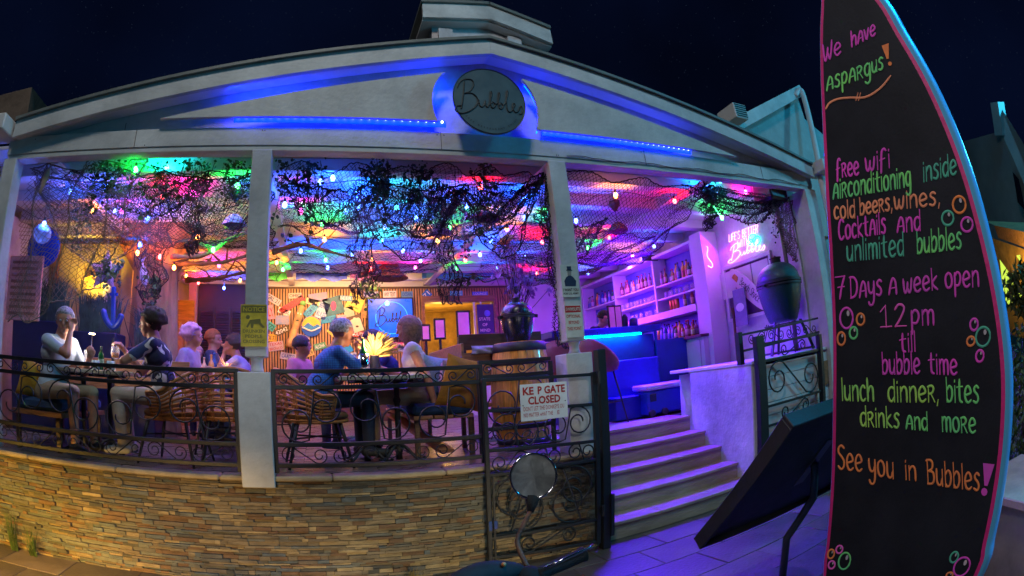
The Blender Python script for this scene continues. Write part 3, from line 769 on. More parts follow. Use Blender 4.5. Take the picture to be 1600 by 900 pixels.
# ================================================================ round sign of the gable
discm = mat('moon_disc', (.10, .17, .20), .45, var=.5, scale=2.6, bump=.1, col2=(.045, .085, .11), detail=3)
t = thing('round_sign', (SCX, 3.86, SCZ), 'round dark teal moon disc sign with black handwritten name under the gable', 'sign')
DC = Vector((1.435, 3.80, 3.865)); DR = .325
b = MB(); b.lathe([(0, 0), (DR - .006, 0), (DR, .006), (DR, .03), (0, .03)], DC + YU * .03, 48, axis=-YU); b.build('disc', discm, t, smooth=True, auto=30)
b = MB(); b.tube([DC + Vector((DR * math.cos(a), 0, DR * math.sin(a))) for a in [2 * math.pi * i / 48 for i in range(48)]], .005, 5, closed=True); b.build('rim', M['iron'], t)
BUB = ["2.2,10.5 1.6,6 .6,.8 .2,0", "-.4,7.6 .6,9.8 2.6,11.4 4.8,11.4 5.2,9.4 3.8,7 1.8,5.8", "1.8,5.8 4.4,6.2 6.0,4.6 5.6,2 3,-.6 .2,-1.8 -1.6,-1 -1,.6 .4,1.0",
       "6.4,4 6.6,2 7.4,1.6 8.4,3 8.6,4;8.6,4 8.7,2 9.4,2 10.4,4.4 11.2,7.4 10.8,7.8 10.4,5 10.4,2.2 11.2,1.8 11.9,3 11.2,4 10.8,3.4",
       "11.9,3 13,4.4 13.9,7.4 13.5,7.8 13.1,5 13.1,2.2 13.9,1.8 14.6,3 13.9,4 13.4,3.2", "14.6,3 15.8,5 16.8,8.6 16.4,8.8 15.9,5 16,1.6 17,1.2 18.2,3 18.8,4.2 18.2,4.6 17.8,3 18.4,1.4 19.4,1.6 20.4,3.4 20.9,4 21.2,2.6 20.8,1.2 19.9,.8"]
def script_logo(mb, c, U, V, N, width, r, off=.002, tilt=0):
    k = width / 22.5; st = []
    for g in BUB:
        for pl in g.split(';'):
            P = [Vector((*map(float, q.split(',')), 0)) for q in pl.split()]
            st.append(smooth_pts(P, 6))
    write_strokes(mb, st, lambda x, y: c + U * ((x - 10.2) * k) + V * ((y - 4.5 + (x - 10) * tilt) * k) + N * off, r, N, .6)
b = MB(); script_logo(b, DC, XU, ZU, -YU, .60, .006, .004, -.06); b.build('lettering', M['black'], t)
# small text along the lower rim, letter by letter
arc_s = 'CAFE RESTAURANT ENJOY'
for i, ch in enumerate(arc_s):
    if ch == ' ': continue
    a = math.radians(218 + 104 * i / (len(arc_s) - 1)); rr = DR - .035
    p = DC + Vector((rr * math.cos(a), 0, rr * math.sin(a))); V_ = Vector((-math.cos(a), 0, -math.sin(a))); U_ = Vector((-math.sin(a), 0, math.cos(a)))
    lettering(ch, p, U_, V_, -YU, .018, M['black'], t, off=.004)

# ================================================================ surfboard menu
SP = Vector((1.366, .62, 0)); az = math.radians(166); sl = math.radians(-4)
SU = Vector((math.sin(az) * math.cos(sl), math.cos(az) * math.cos(sl), math.sin(sl)))

nh = Vector((SU.y, -SU.x, 0)).normalized()
if nh.dot(CP - SP) < 0: nh = -nh
SN = nh; SV = SN.cross(SU).normalized()
if SV.z < 0: SV = -SV
SO = Vector((1.366, .62, CAM_Z))
def onboard(px, py, off=0.0):
    d = ray(px, py); n = SN; o = SO + SN * off
    return CP + d * ((o - CP).dot(n) / d.dot(n))
def uv(px, py):
    p = onboard(px, py) - SO; return p.dot(SU), p.dot(SV)
sb = thing('surfboard_sign', (SO.x, SO.y, 0), 'tall black surfboard menu with pink edge and colourful chalk writing', 'menu board')
Lp = [uv(*q) for q in ((1283, 0), (1281, 60), (1283, 150), (1289, 280), (1296, 400), (1301, 520), (1301, 640), (1298, 760), (1291, 850), (1286, 895))]
Rp = [uv(*q) for q in ((1375, 0), (1405, 50), (1451, 130), (1502, 250), (1537, 370), (1560, 480), (1571, 580), (1569, 680), (1558, 770), (1542, 850), (1530, 895))]
# extend to tip and tail
tip = ((Lp[0][0] + Rp[0][0]) / 2 - .01, max(Lp[0][1], Rp[0][1]) + .17)
Lp = [(tip[0] - .035, tip[1] - .05)] + Lp; Rp = [(tip[0] + .04, tip[1] - .06)] + Rp
vb = -CAM_Z + .02
Lp += [(Lp[-1][0] + .06, Lp[-1][1] - .3), (Lp[-1][0] + .16, vb + .08)]; Rp += [(Rp[-1][0] - .07, Rp[-1][1] - .3), (Rp[-1][0] - .17, vb + .08)]
def sm2(P): return [(p.x, p.y) for p in smooth_pts([Vector((a, b_, 0)) for a, b_ in P], 4)]
outl = sm2([tip] + Rp)[:-1] + [Rp[-1]] + [((Lp[-1][0] + Rp[-1][0]) / 2, vb)] + sm2(Lp[::-1] + [tip])[:-1]
cxm = sum(p[0] for p in outl) / len(outl); cym = sum(p[1] for p in outl) / len(outl)
def ring(outl, d):
    n = len(outl); out = []
    for i, (x, y) in enumerate(outl):
        a = Vector(outl[i - 1]).to_3d() if 0 else Vector((*outl[i - 1], 0)); c = Vector((*outl[(i + 1) % n], 0)); t_ = (c - a).normalized()
        nn = Vector((-t_.y, t_.x, 0))
        if nn.dot(Vector((x - cxm, (y - cym) * .25, 0))) > 0: nn = -nn
        k = 1.0
        if d < 0 and nn.x > .0: k = .22        # the rail turns away on this side
        if d > 0.011 and nn.x < .0: k = 1.25
        out.append((x + nn.x * d * k, y + nn.y * d * k))
    return out
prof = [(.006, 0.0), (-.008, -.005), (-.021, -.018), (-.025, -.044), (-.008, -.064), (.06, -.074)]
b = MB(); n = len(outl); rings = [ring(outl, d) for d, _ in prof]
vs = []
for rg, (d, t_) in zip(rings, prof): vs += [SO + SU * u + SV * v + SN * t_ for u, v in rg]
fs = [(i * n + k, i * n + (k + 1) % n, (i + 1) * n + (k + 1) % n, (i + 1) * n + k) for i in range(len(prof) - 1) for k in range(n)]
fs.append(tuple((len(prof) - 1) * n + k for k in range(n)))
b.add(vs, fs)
b.build('rail', mat('foam_lit_cyan', (.10, .42, .72), .3, var=.08, scale=3, bump=.03, coat=.4), sb, smooth=True)  # cyan light on the rail is put into the foam colour
inner = ring(outl, .002)
b = MB(); vs = [SO + SU * u + SV * v + SN * .001 for u, v in inner]; vs2 = [SO + SU * u + SV * v + SN * .0015 for u, v in ring(outl, .0125)]
b.add(vs + vs2, [(k, (k + 1) % n, n + (k + 1) % n, n + k) for k in range(n)])
pk = b.build('pink_edge', mat('pink_tape', (.62, .02, .20), .5, var=.1), sb)
b = MB(); vs = [SO + SU * u + SV * v + SN * .0015 for u, v in ring(outl, .012)]; b.add(vs, [tuple(range(n))]); 
b.build('chalkboard', mat('chalkboard', (.024, .026, .036), .55, col2=(.009, .009, .013), scale=2.2, detail=12, bump=.06, bscale=120, spec=.15), sb)
def chalk(name, c1, c2):
    m = mat(name, c1, .9, var=.0, col2=c2, scale=14, bump=.0, emis=c1, es=0.0)
    return m
CH = {'mag': mat('chalk_magenta', (.85, .06, .6), .9, col2=(.55, .08, .5), var=.1, scale=9, bump=0), 'org': mat('chalk_orange', (.95, .28, .06), .9, col2=(.7, .2, .08), scale=9, bump=0),
      'grn': mat('chalk_green', (.25, .8, .15), .9, col2=(.08, .5, .25), scale=7, bump=0), 'teal': mat('chalk_teal', (.08, .5, .32), .9, col2=(.08, .35, .28), scale=9, bump=0),
      'lime': mat('chalk_lime', (.5, .75, .10), .9, col2=(.2, .6, .15), scale=7, bump=0), 'pink': mat('chalk_pink', (.9, .1, .45), .9, col2=(.7, .12, .55), scale=9, bump=0), 'pch': mat('chalk_peach', (.9, .32, .16), .9, col2=(.7, .25, .14), scale=9, bump=0),
      'wht': mat('chalk_white', (.5, .45, .5), .9, var=.2, bump=0)}
WR = [ # text, start px, end px (baseline), px height of the tall letters, colour
 ('We', (1287, 98), (1314, 84), 27, 'mag'), ('have', (1331, 74), (1368, 55), 24, 'mag'), ('asparg', (1292, 142), (1360, 118), 27, 'grn'), ('us', (1363, 115), (1380, 108), 26, 'grn'),
 ('free', (1308, 278), (1342, 273), 29, 'mag'), ('wifi', (1353, 268), (1390, 262), 30, 'mag'),
 ('airconditioning', (1302, 311), (1423, 291), 31, 'grn'), ('inside', (1443, 284), (1494, 272), 32, 'teal'),
 ('cold', (1304, 342), (1336, 340), 27, 'pch'), ('beers,', (1344, 336), (1394, 328), 26, 'pch'), ('wines,', (1398, 327), (1468, 320), 28, 'pch'),
 ('Cocktails', (1311, 375), (1384, 364), 31, 'mag'), ('and', (1402, 363), (1438, 360), 31, 'mag'), ('unlimited', (1324, 408), (1412, 399), 34, 'teal'), ('bubbles', (1433, 396), (1502, 388), 34, 'grn'),
 ('7', (1307, 467), (1321, 466), 35, 'mag'), ('Days', (1329, 466), (1378, 461), 33, 'mag'), ('a', (1389, 460), (1401, 459), 34, 'mag'), ('week', (1412, 458), (1465, 452), 32, 'mag'), ('open', (1477, 450), (1529, 447), 34, 'mag'),
 ('12', (1377, 511), (1416, 509), 33, 'pink'), ('pm', (1424, 508), (1459, 507), 34, 'mag'), ('till', (1407, 550), (1430, 548), 30, 'mag'), ('bubble', (1379, 584), (1437, 583), 33, 'mag'), ('time', (1452, 583), (1495, 585), 33, 'mag'),
 ('lunch', (1316, 625), (1365, 626), 34, 'lime'), ('dinner,', (1388, 627), (1466, 627), 34, 'lime'), ('bites', (1479, 627), (1529, 629), 37, 'grn'),
 ('drinks', (1345, 665), (1405, 668), 31, 'lime'), ('and', (1416, 669), (1449, 672), 28, 'grn'), ('more', (1472, 673), (1524, 676), 33, 'grn'),
 ('See', (1310, 732), (1347, 736), 37, 'org'), ('you', (1358, 740), (1396, 747), 36, 'org'), ('in', (1415, 748), (1431, 750), 32, 'org'), ('Bubbles', (1449, 755), (1530, 766), 38, 'org')]
bb = {k: MB() for k in CH}
def flush(name='chalk_word'):
    for k in CH:
        if bb[k].v: bb[k].build(name, CH[k], sb); bb[k] = MB()
for txt, a, e, hh, colr in WR:
    st, w = strokes_of(txt)
    pa_, pe = onboard(*a), onboard(*e)
    ud = pe - pa_; ul = ud.length; ud.normalize()
    ht = (onboard(a[0], a[1] - hh) - pa_).length; vd = SV
    vd = (onboard((a[0] + e[0]) / 2 - 1, (a[1] + e[1]) / 2 - hh) - onboard((a[0] + e[0]) / 2, (a[1] + e[1]) / 2)).normalized()
    kx = ul / w; kz = ht / 10
    write_strokes(bb[colr], st, lambda x, y: pa_ + ud * (x * kx) + vd * (y * kz) + SN * .003, .0031, SN, .3)
    flush()
def bring(px, py, rx, ry, colr, th=.003):
    c = onboard(px, py); k = (onboard(px + rx, py) - c).length; ky = (onboard(px, py - ry) - c).length
    P = [c + SU * (k * math.cos(a)) + SV * (ky * math.sin(a)) + SN * .003 for a in [2 * math.pi * i / 26 for i in range(27)]]
    write_strokes(bb[colr], [[Vector((i, 0, 0)) for i in range(27)]], lambda x, y: P[int(x)], th, SN, .3)
    q = c + SU * (k * .3) + SV * (ky * .45) + SN * .003
    bb['wht'].prism([(.22 * k * math.cos(t_), .3 * ky * math.sin(t_)) for t_ in [i * math.pi / 4 for i in range(8)]], q, SU, SV, SN, -.0005, .0008)
    flush('chalk_bubble')
for q in ((1499, 320, 10, 13, 'org'), (1481, 341, 9, 11, 'teal'), (1511, 351, 9, 11, 'mag'), (1323, 497, 10, 16, 'mag'), (1345, 499, 6, 9, 'org'), (1334, 520, 6, 9, 'grn'), (1315, 529, 6, 10, 'org'), (1522, 507, 6, 9, 'mag'), (1536, 526, 11, 15, 'teal'), (1517, 533, 6, 7, 'org'), (1531, 556, 6, 9, 'mag'),
          (1299, 865, 5, 7, 'org'), (1312, 858, 5, 6, 'pink'), (1300, 882, 5, 6, 'pink'), (1320, 876, 9, 13, 'grn'), (1491, 870, 6, 8, 'teal'), (1503, 885, 12, 14, 'mag'), (1484, 898, 5, 4, 'org')): bring(*q)
def bpoly(pxs, colr):
    P = [onboard(*q) for q in pxs]; nP = len(P)
    bb[colr].add([p + SN * .003 for p in P], [tuple(range(nP))]); flush('chalk_exclamation_mark')
bpoly([(1378, 72), (1389, 68), (1389, 92), (1386, 93)], 'org'); bpoly([(1391 + 3 * math.cos(a), 100 + 3.4 * math.sin(a)) for a in [i * .785 for i in range(8)]], 'org')
bpoly([(1536, 723), (1554, 725), (1543, 759), (1538, 758)], 'mag'); bpoly([(1538 + 5 * math.cos(a), 768 + 6.5 * math.sin(a)) for a in [i * .785 for i in range(8)]], 'mag')
swp = [onboard(*q) + SN * .003 for q in ((1291, 170), (1297, 161), (1310, 155), (1328, 153), (1348, 153), (1362, 148), (1378, 136), (1392, 119))]
swp = smooth_pts(swp, 4); write_strokes(bb['pch'], [[Vector((i, 0, 0)) for i in range(len(swp))]], lambda x, y: swp[int(x)], .003, SN, .3)
for k in (0, 4):
    q = [onboard(1338 + k, 157) + SN * .003, onboard(1341 + k, 146) + SN * .003]; write_strokes(bb['pch'], [[Vector((0, 0, 0)), Vector((1, 0, 0))]], lambda x, y: q[int(x)], .0025, SN, .3)
flush('chalk_underline')
b = MB(); b.obox(SO + SN * -.25 + ZU * (-CAM_Z + .06), SU, SN, ZU, .25, .22, .06, .01); b.build('foot', M['black'], sb)

# ================================================================ tilted menu lectern (seen from behind)
lc = thing('lectern_sign', (2.72, 2.26, 0), 'black tilted menu lectern on a steel pole beside the surfboard', 'menu stand')
A_, B_ = Vector((2.04, 2.40, .45)), Vector((2.04, 1.70, 1.19)); wL = 1.35; Ub = XU.copy(); Vb = B_ - A_; hL = Vb.length; Vb.normalize(); Nb = Ub.cross(Vb)
cen = A_ + Ub * wL / 2 + Vb * hL / 2
b = MB(); b.obox(cen, Ub, Vb, Nb, wL / 2, hL / 2, .012, .004); b.build('panel', M['black'], lc)
for s_ in (-1, 1):
    b = MB(); b.obox(cen + Vb * (s_ * hL / 2) + Nb * .0, Ub, Vb, Nb, wL / 2 + .01, .012, .045, .004); b.build('frame_edge', M['black'], lc)
    b = MB(); b.obox(cen + Ub * (s_ * wL / 2) + Nb * .0, Ub, Vb, Nb, .012, hL / 2 - .012, .045, .004); b.build('frame_edge', M['black'], lc)
pt = PD(1246, 738, 3.3); pb = PZ(1222, 905, 0)
pol = mat('painted_steel', (.06, .065, .075), .4, var=.2, scale=12, bump=.1)
hh_ = cen + Nb * .02
b = MB(); b.tube([Vector((pb.x, pb.y, .0)), Vector((pb.x, pb.y, .3)), hh_ + Vector((0, 0, -.22)), hh_], .028, 14); b.build('pole', pol, lc, smooth=True)
b = MB(); b.obox(hh_ - Nb * .01, Ub, Vb, Nb, .05, .2, .008, .002); b.build('bracket', pol, lc)
b = MB(); b.lathe([(.2, 0), (.2, .012), (.03, .02)], (pb.x, pb.y, 0.0), 24); b.build('base', pol, lc)

# ================================================================ scooter: mirror and handlebar in front of the gate
sc_ = thing('scooter', (.45, 1.12, 0), 'grey scooter with black handlebar grip and round mirror, parked at the wall', 'scooter')
MC = PD(833, 744, 1.37); mn = (CP - MC).normalized(); mn = (mn + Vector((.12, 0, 0))).normalized()
paint = mat('scooter_paint', (.03, .028, .028), .75, var=.3, scale=8, spec=.12, bump=.06); rub = mat('rubber', (.01, .01, .011), .75, var=.2, scale=60, bump=.5)
rust = mat('rusty_steel', (.16, .07, .035), .6, var=.5, scale=25, bump=.3)
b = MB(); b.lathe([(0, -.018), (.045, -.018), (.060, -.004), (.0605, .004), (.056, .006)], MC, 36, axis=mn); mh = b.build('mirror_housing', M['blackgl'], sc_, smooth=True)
b = MB(); b.lathe([(0, .0065), (.055, .0065)], MC, 36, axis=mn); b.build('mirror_glass', mat('mirror_glass', (.34, .37, .37), .35, metal=.25, var=.5, scale=9, bump=.02), mh)  # mottled grey base colour in place of a real reflection
b = MB(); X_, Y_, Z_ = frame(Vector((0, 0, 0)), mn); b.tube([MC + (X_ * math.cos(a) + Y_ * math.sin(a)) * .058 + mn * .006 for a in [2 * math.pi * i / 36 for i in range(36)]], .003, 6, closed=True); b.build('mirror_rim', M['chrome'], mh, smooth=True)
mp = [PD(830, 782, 1.37), PD(828, 800, 1.36), PD(818, 820, 1.35), PD(808, 845, 1.34), PD(815, 868, 1.33), PD(824, 885, 1.32)]
b = MB(); b.tube(smooth_pts(mp, 4), .006, 8); b.build('mirror_stem', rust, sc_, smooth=True)
b = MB(); b.tube([PD(832, 778, 1.375), PD(829, 800, 1.36)], [.02, .008], 10); b.build('mirror_boot', rub, sc_, smooth=True)
g0, g1 = PD(838, 898, 1.30), PD(912, 866, 1.36)
b = MB(); b.tube([g0, g0.lerp(g1, .15), g0.lerp(g1, .92), g1], [.018, .0175, .0185, .021], 14); b.build('grip', rub, sc_, smooth=True)
b = MB(); b.tube([PD(850, 888, 1.28), PD(885, 872, 1.30), PD(920, 856, 1.33), PD(926, 853, 1.34)], [.004, .004, .004, .007], 8); b.build('brake_lever', M['chrome'], sc_, smooth=True)
b = MB(); cc_ = PD(826, 900, 1.3); b.ball(cc_, .04, 16, 10, sz=(.034, .028, .026)); b.build('switch_housing', paint, sc_, smooth=True)
b = MB()
hp = [PD(680, 935, 1.2), PD(725, 908, 1.22), PD(765, 896, 1.25), PD(808, 893, 1.30), PD(830, 905, 1.31)]
b.tube(smooth_pts(hp, 5), [.010 + .022 * math.sin(math.pi * min(1, .12 + i / 21)) for i in range(21)], 14); b.build('handlebar_cover', paint, sc_, smooth=True)
b = MB(); b.ball(PD(787, 882, 1.235), .006, 8, 6); b.build('indicator', mat('amber', (.6, .2, .05), .3, var=0), sc_, smooth=True)
b = MB(); hb = PD(760, 985, 1.22)
b.tube([hb, Vector((.40, 1.0, .95)), Vector((.36, 1.12, .55)), Vector((.34, 1.3, .3))], [.04, .09, .12, .1], 12); b.build('front_shield', paint, sc_, smooth=True)
for y in (1.42, .25):
    b = MB(); b.lathe([(.09, -.045), (.19, -.04), (.21, 0), (.19, .04), (.09, .045)], (.33, y, .21), 24, axis=(1, 0, 0)); w_ = b.build('wheel', rub, sc_, smooth=True)
b = MB(); b.box(.22, .44, .15, 1.2, .26, .34, .03); b.build('floorboard', paint, sc_)
b = MB(); b.tube([(.33, .75, .68), (.33, .5, .74), (.33, .15, .74), (.33, -.1, .7)], [.08, .13, .13, .08], 12); b.build('seat', rub, sc_, smooth=True)
b = MB(); b.tube([(.33, .7, .42), (.33, .4, .52), (.33, .0, .5)], [.08, .17, .1], 12); b.build('rear_body', paint, sc_, smooth=True)

# ================================================================ weeds at the foot of the wall
def tuft(x, y, h, n, r, label, m):
    b = MB()
    for i in range(n):
        a = rnd.uniform(0, 6.28); l = h * rnd.uniform(.45, 1.1); k = r * rnd.uniform(.2, 1)
        p0 = Vector((x + rnd.uniform(-.04, .04), y + rnd.uniform(-.02, .02), 0)); d = Vector((math.cos(a), -abs(math.sin(a)) * .7, 0)); s = Vector((-d.y, d.x, 0)) * .003
        p1 = p0 + d * k * .45 + ZU * l * .65; p2 = p0 + d * k + ZU * l
        b.add([p0 - s, p0 + s, p1 + s * .8, p1 - s * .8, p2], [(0, 1, 2, 3), (3, 2, 4)])
    return tag(b.build('weed', m), label, 'weed')
tuft(-2.72, 3.92, .42, 60, .16, 'tall thin grass weed at the left foot of the stone wall', M['leaf2'])
tuft(-2.50, 3.9, .3, 50, .12, 'dark spiky grass weed beside the taller one at the wall', M['leaf2'])
tuft(.62, 3.9, .14, 60, .16, 'small yellowish weed at the wall foot left of the gate', mat('dry_weed', (.3, .22, .06), .8, bump=0))
tuft(-.75, 3.88, .12, 30, .1, 'small green weed at the wall foot under the notice post', M['leaf2'])

# ================================================================ neighbours
nb = thing('neighbour_roof', (-4.2, 4.3, 3), 'brown tiled corner roof of the house on the left', 'roof')
br = mat('brown_render', (.16, .11, .08), .8, var=.35, scale=4, bump=.3)
p0, p1, p2 = PY(-60, 165, 4.6), PY(50, 134, 4.6), PY(78, 175, 5.4)
b = MB(); b.add([PY(-80, 178, 4.6), PY(50, 136, 4.6), PY(42, 185, 4.6), PY(-80, 215, 4.6)], [(0, 1, 2, 3)]); b.add([PY(50, 136, 4.6), PY(78, 172, 6.2), PY(60, 200, 6.2), PY(42, 185, 4.6)], [(0, 1, 2, 3)]); b.add([PY(50, 136, 4.6), PY(78, 172, 6.2), PY(-80, 172, 6.2), PY(-80, 178, 4.6)], [(0, 1, 2, 3)]); b.build('eaves', br, nb)
b = MB(); b.box(-7, -4.05, 4.6, 9, 0, 3.5); b.build('wall', M['plaster'], nb)
# second gable behind on the right, with chimney pipe and air conditioner
g3 = thing('annex_building', (8, 6, 0), 'white gabled annex with a drainpipe behind the right roof slope', 'building')
T = PY(1246, 142, 5.2); L_ = PY(1148, 205, 5.2); Bq = PY(1285, 262, 5.2)
b = MB(); b.prism([(L_.x, 3.2), (T.x, 3.2), (T.x, T.z - .1), (L_.x, L_.z)], (0, 5.25, 0), XU, ZU, YU, 0, 2.5); b.build('wall', mat('grey_render', (.36, .42, .42), .8, var=.1, bump=.2), g3)
b = MB(); b.bar(Vector((L_.x - .05, 5.15, L_.z + .05)), Vector((T.x + .02, 5.15, T.z - .02)), .12, .2); b.build('fascia_board', M['white'], g3)
b = MB(); b.tube(smooth_pts([PY(1243, 150, 5.1), PY(1250, 141, 5.05), PY(1256, 152, 5.0), PY(1268, 200, 4.9), PY(1280, 262, 4.8)], 4), .055, 12); b.build('drainpipe', M['white2'], g3, smooth=True)
b = MB(); b.prism([(T.x - .02, 0), (T.x + 1.6, 0), (T.x + 1.6, T.z - .9), (T.x + .1, T.z - .25)], (0, 5.5, 0), XU, ZU, YU, 0, 2.5); b.build('side_wall', mat('cyan_render', (.3, .42, .44), .8, var=.1, bump=.2), g3)
ac = thing('air_conditioner', PY(1145, 180, 5.0), 'white louvred air conditioner box on the right roof slope', 'air conditioner')
c = PY(1145, 182, 5.0); b = MB(); b.obox(c, XU, YU, ZU, .14, .2, .12, .01); b.build('casing', M['white2'], ac)
b = MB()
for i in range(6): b.obox(c + Vector((0, -.205, -.09 + i * .036)), XU, YU, ZU, .12, .006, .008)
b.build('louvre', M['iron'], ac, kind='stuff')
# far building on the right
cy1 = mat('far_render', (.30, .40, .42), .8, var=.15, scale=1, bump=.2)
fb = thing('corner_building', (20, 4, 0), 'tall pale building with a pointed gable to the right of the surfboard', 'building')
def far(px, py, D=14): return PD(px, py, D)
a1 = far(1563, 205); a0 = far(1490, 225, 17); a2 = far(1640, 300, 12)
z_ = lambda v, z: Vector((v.x, v.y, z))
b = MB(); b.add([z_(a0, 0), z_(a1, 0), a1, z_(a0, a0.z)], [(0, 1, 2, 3)]); b.build('side_wall', cy1, fb)
t1_ = far(1558, 160); 
b = MB(); b.add([z_(a1, 0), z_(a2, 0), a2, t1_ + Vector((.1, 0, 0)), a1], [(0, 1, 2, 3, 4)]); b.build('gable_wall', mat('far_render2', (.38, .52, .54), .8, var=.15, scale=1, bump=.2), fb)
b = MB(); b.bar(a1 + Vector((0, 0, -.1)), t1_, .3); b.build('corner_pier', cy1, fb)
q = [far(1582, 268, 13.6), far(1592, 280, 13.2), far(1602, 330, 13.0), far(1590, 316, 13.4)]
b = MB(); b.add(q, [(0, 1, 2, 3)]); b.build('window', M['blackgl'], fb)
shp = thing('lit_shop', (16, 3, 0), 'small shop with tiled canopy and yellow lit window beyond the surfboard', 'shop')
b = MB(); b.add([far(1553, 352, 11), far(1640, 372, 9), far(1650, 405, 9), far(1560, 372, 11)], [(0, 1, 2, 3)]); b.add([far(1540, 345, 12), far(1553, 352, 11), far(1640, 372, 9), far(1640, 350, 11)], [(0, 1, 2, 3)]); b.build('canopy', M['wood'], shp)
b = MB(); b.add([far(1550, 372, 11.2), far(1650, 408, 9.2), far(1650, 545, 9.2), far(1572, 520, 11.2)], [(0, 1, 2, 3)]); b.build('wall', mat('shop_ochre', (.4, .2, .04), .8, var=.3), shp)
b = MB(); b.add([far(1562, 405, 11.0), far(1594, 398, 10.2), far(1598, 470, 10.2), far(1568, 478, 11.0)], [(0, 1, 2, 3)]); b.build('window', mat('lit_window', (.3, .5, .05), .5, var=.6, scale=3, emis=(.45, .62, .06), es=.8), shp)
lamp('shop_light', 'POINT', far(1585, 420, 9.6), (1, .7, .15), 20, .1, parent=shp)
def bush(c, r, n, name, label, m, sz=.06, squash=.9):
    b = MB(); c = Vector(c)
    for i in range(n):
        d = Vector((rnd.gauss(0, 1), rnd.gauss(0, 1), rnd.gauss(0, 1))).normalized() * r * rnd.uniform(.35, 1.05); d.z *= squash
        p = c + d; e = Euler((rnd.uniform(0, 6), rnd.uniform(0, 6), rnd.uniform(0, 6))).to_matrix(); s = sz * rnd.uniform(.6, 1.3)
        b.add([p + e @ Vector((-s, 0, 0)), p + e @ Vector((0, -s * .4, s * .1)), p + e @ Vector((s, 0, 0)), p + e @ Vector((0, s * .4, s * .1))], [(0, 1, 2, 3)])
    t = thing(name, (c.x, c.y, 0), label, 'bush')
    b.build('foliage', m, t, kind='stuff')
    b = MB(); b.tube([(c.x, c.y, 0), (c.x, c.y, c.z)], [.04, .02], 6); b.build('stem', M['stem'], t)
    return t
bush(PD(1600, 650, 4.4), .42, 1800, 'bush', 'dark green clipped bush right of the surfboard', M['leaf2'], .035, 1.6)
bush(PD(1604, 450, 9.0), .5, 500, 'shrub', 'yellow-lit shrub in front of the shop window', mat('yellow_leaf', (.12, .14, .03), .6, var=.4, bump=0), .09)
pw = thing('planter_wall', (4.4, .4, 0), 'low marble clad planter wall at the right edge', 'wall')
a_, b_ = PD(1552, 772, 3.9), PD(1650, 790, 3.3)
b = MB(); zt = .72; a_ = PZ(1562, 772, zt); b_ = PZ(1680, 800, zt)
dd = (b_ - a_).normalized(); nn = Vector((-dd.y, dd.x, 0))
if nn.dot(CP - a_) < 0: nn = -nn
b.obox((a_ + b_) / 2 - nn * .25 - ZU * zt / 2 + dd * .3, dd, nn, ZU, (b_ - a_).length / 2 + .6, .23, zt / 2 - .02); b.build('block', mat('marbled_stone', (.36, .30, .22), .4, col2=(.12, .09, .06), scale=2.2, bump=.1), pw)
b = MB(); b.obox((a_ + b_) / 2 - nn * .25 - ZU * .02 + dd * .3, dd, nn, ZU, (b_ - a_).length / 2 + .63, .27, .02, .005); b.build('capping', M['tan'], pw)
# ================================================================ nets
def mesh_np(name, V, F, m, parent=None, kind=None, smooth=False):
    me = bpy.data.meshes.new(name); nv = len(V); nf, k = F.shape
    me.vertices.add(nv); me.vertices.foreach_set('co', V.astype(np.float32).ravel())
    me.loops.add(nf * k); me.loops.foreach_set('vertex_index', F.astype(np.int32).ravel())
    me.polygons.add(nf); me.polygons.foreach_set('loop_start', np.arange(0, nf * k, k, dtype=np.int32)); me.polygons.foreach_set('loop_total', np.full(nf, k, dtype=np.int32))
    me.materials.append(m); me.update(calc_edges=True); me.validate()
    o = bpy.data.objects.new(name, me); COL.objects.link(o)
    if parent: put(o, parent)
    if kind: o['kind'] = kind
    return o
def wires(A, B, r):
    d = B - A; L = np.linalg.norm(d, axis=1, keepdims=True) + 1e-9; d = d / L
    up = np.where(np.abs(d[:, 2:3]) > .9, np.array([[1., 0, 0]]), np.array([[0., 0, 1.]]))
    x = np.cross(up, d); x /= np.linalg.norm(x, axis=1, keepdims=True) + 1e-9; y = np.cross(d, x)
    n = len(A); V = np.zeros((n, 6, 3))
    for k in range(3):
        a = 2 * math.pi * k / 3; o = (x * math.cos(a) + y * math.sin(a)) * r
        V[:, k] = A + o; V[:, 3 + k] = B + o
    base = (np.arange(n) * 6)[:, None]
    F = np.concatenate([base + np.array([[k, (k + 1) % 3, 3 + (k + 1) % 3, 3 + k]]) for k in range(3)])
    return V.reshape(-1, 3), F
nrs = np.random.RandomState(5)
def net(fn, nu, nv, label, m='rope', r=.0028, torn=0.02, jitter=.004, parent=None):
    nu = int(nu * 1.75); nv = int(nv * 1.75)
    s = np.linspace(0, 1, nu + 1); t = np.linspace(0, 1, nv + 1); S, T = np.meshgrid(s, t, indexing='ij')
    P = fn(S, T) + nrs.normal(0, jitter, (nu + 1, nv + 1, 3))
    A = []; B = []
    odd = (np.add.outer(np.arange(nu), np.arange(nv)) % 2) == 0
    a, b, c, d = P[:-1, :-1], P[1:, 1:], P[1:, :-1], P[:-1, 1:]
    A = np.concatenate([a[odd], c[~odd]]); B = np.concatenate([b[odd], d[~odd]])
    keep = nrs.rand(len(A)) > torn
    V, F = wires(A[keep], B[keep], r)
    k0 = len(V) // 6
    edges = [P[:, 0], P[-1, :], P[::-1, -1], P[::-1, 0][::-1]]
    A2 = np.concatenate([e[:-1] for e in edges]); B2 = np.concatenate([e[1:] for e in edges]); V2, F2 = wires(A2, B2, r * 2.6)
    V = np.concatenate([V, V2]); F = np.concatenate([F, F2 + k0 * 6])
    o = mesh_np('fishing_net', V, F, M[m]); return tag(o, label, 'net', 'fishing nets draped under the roof')
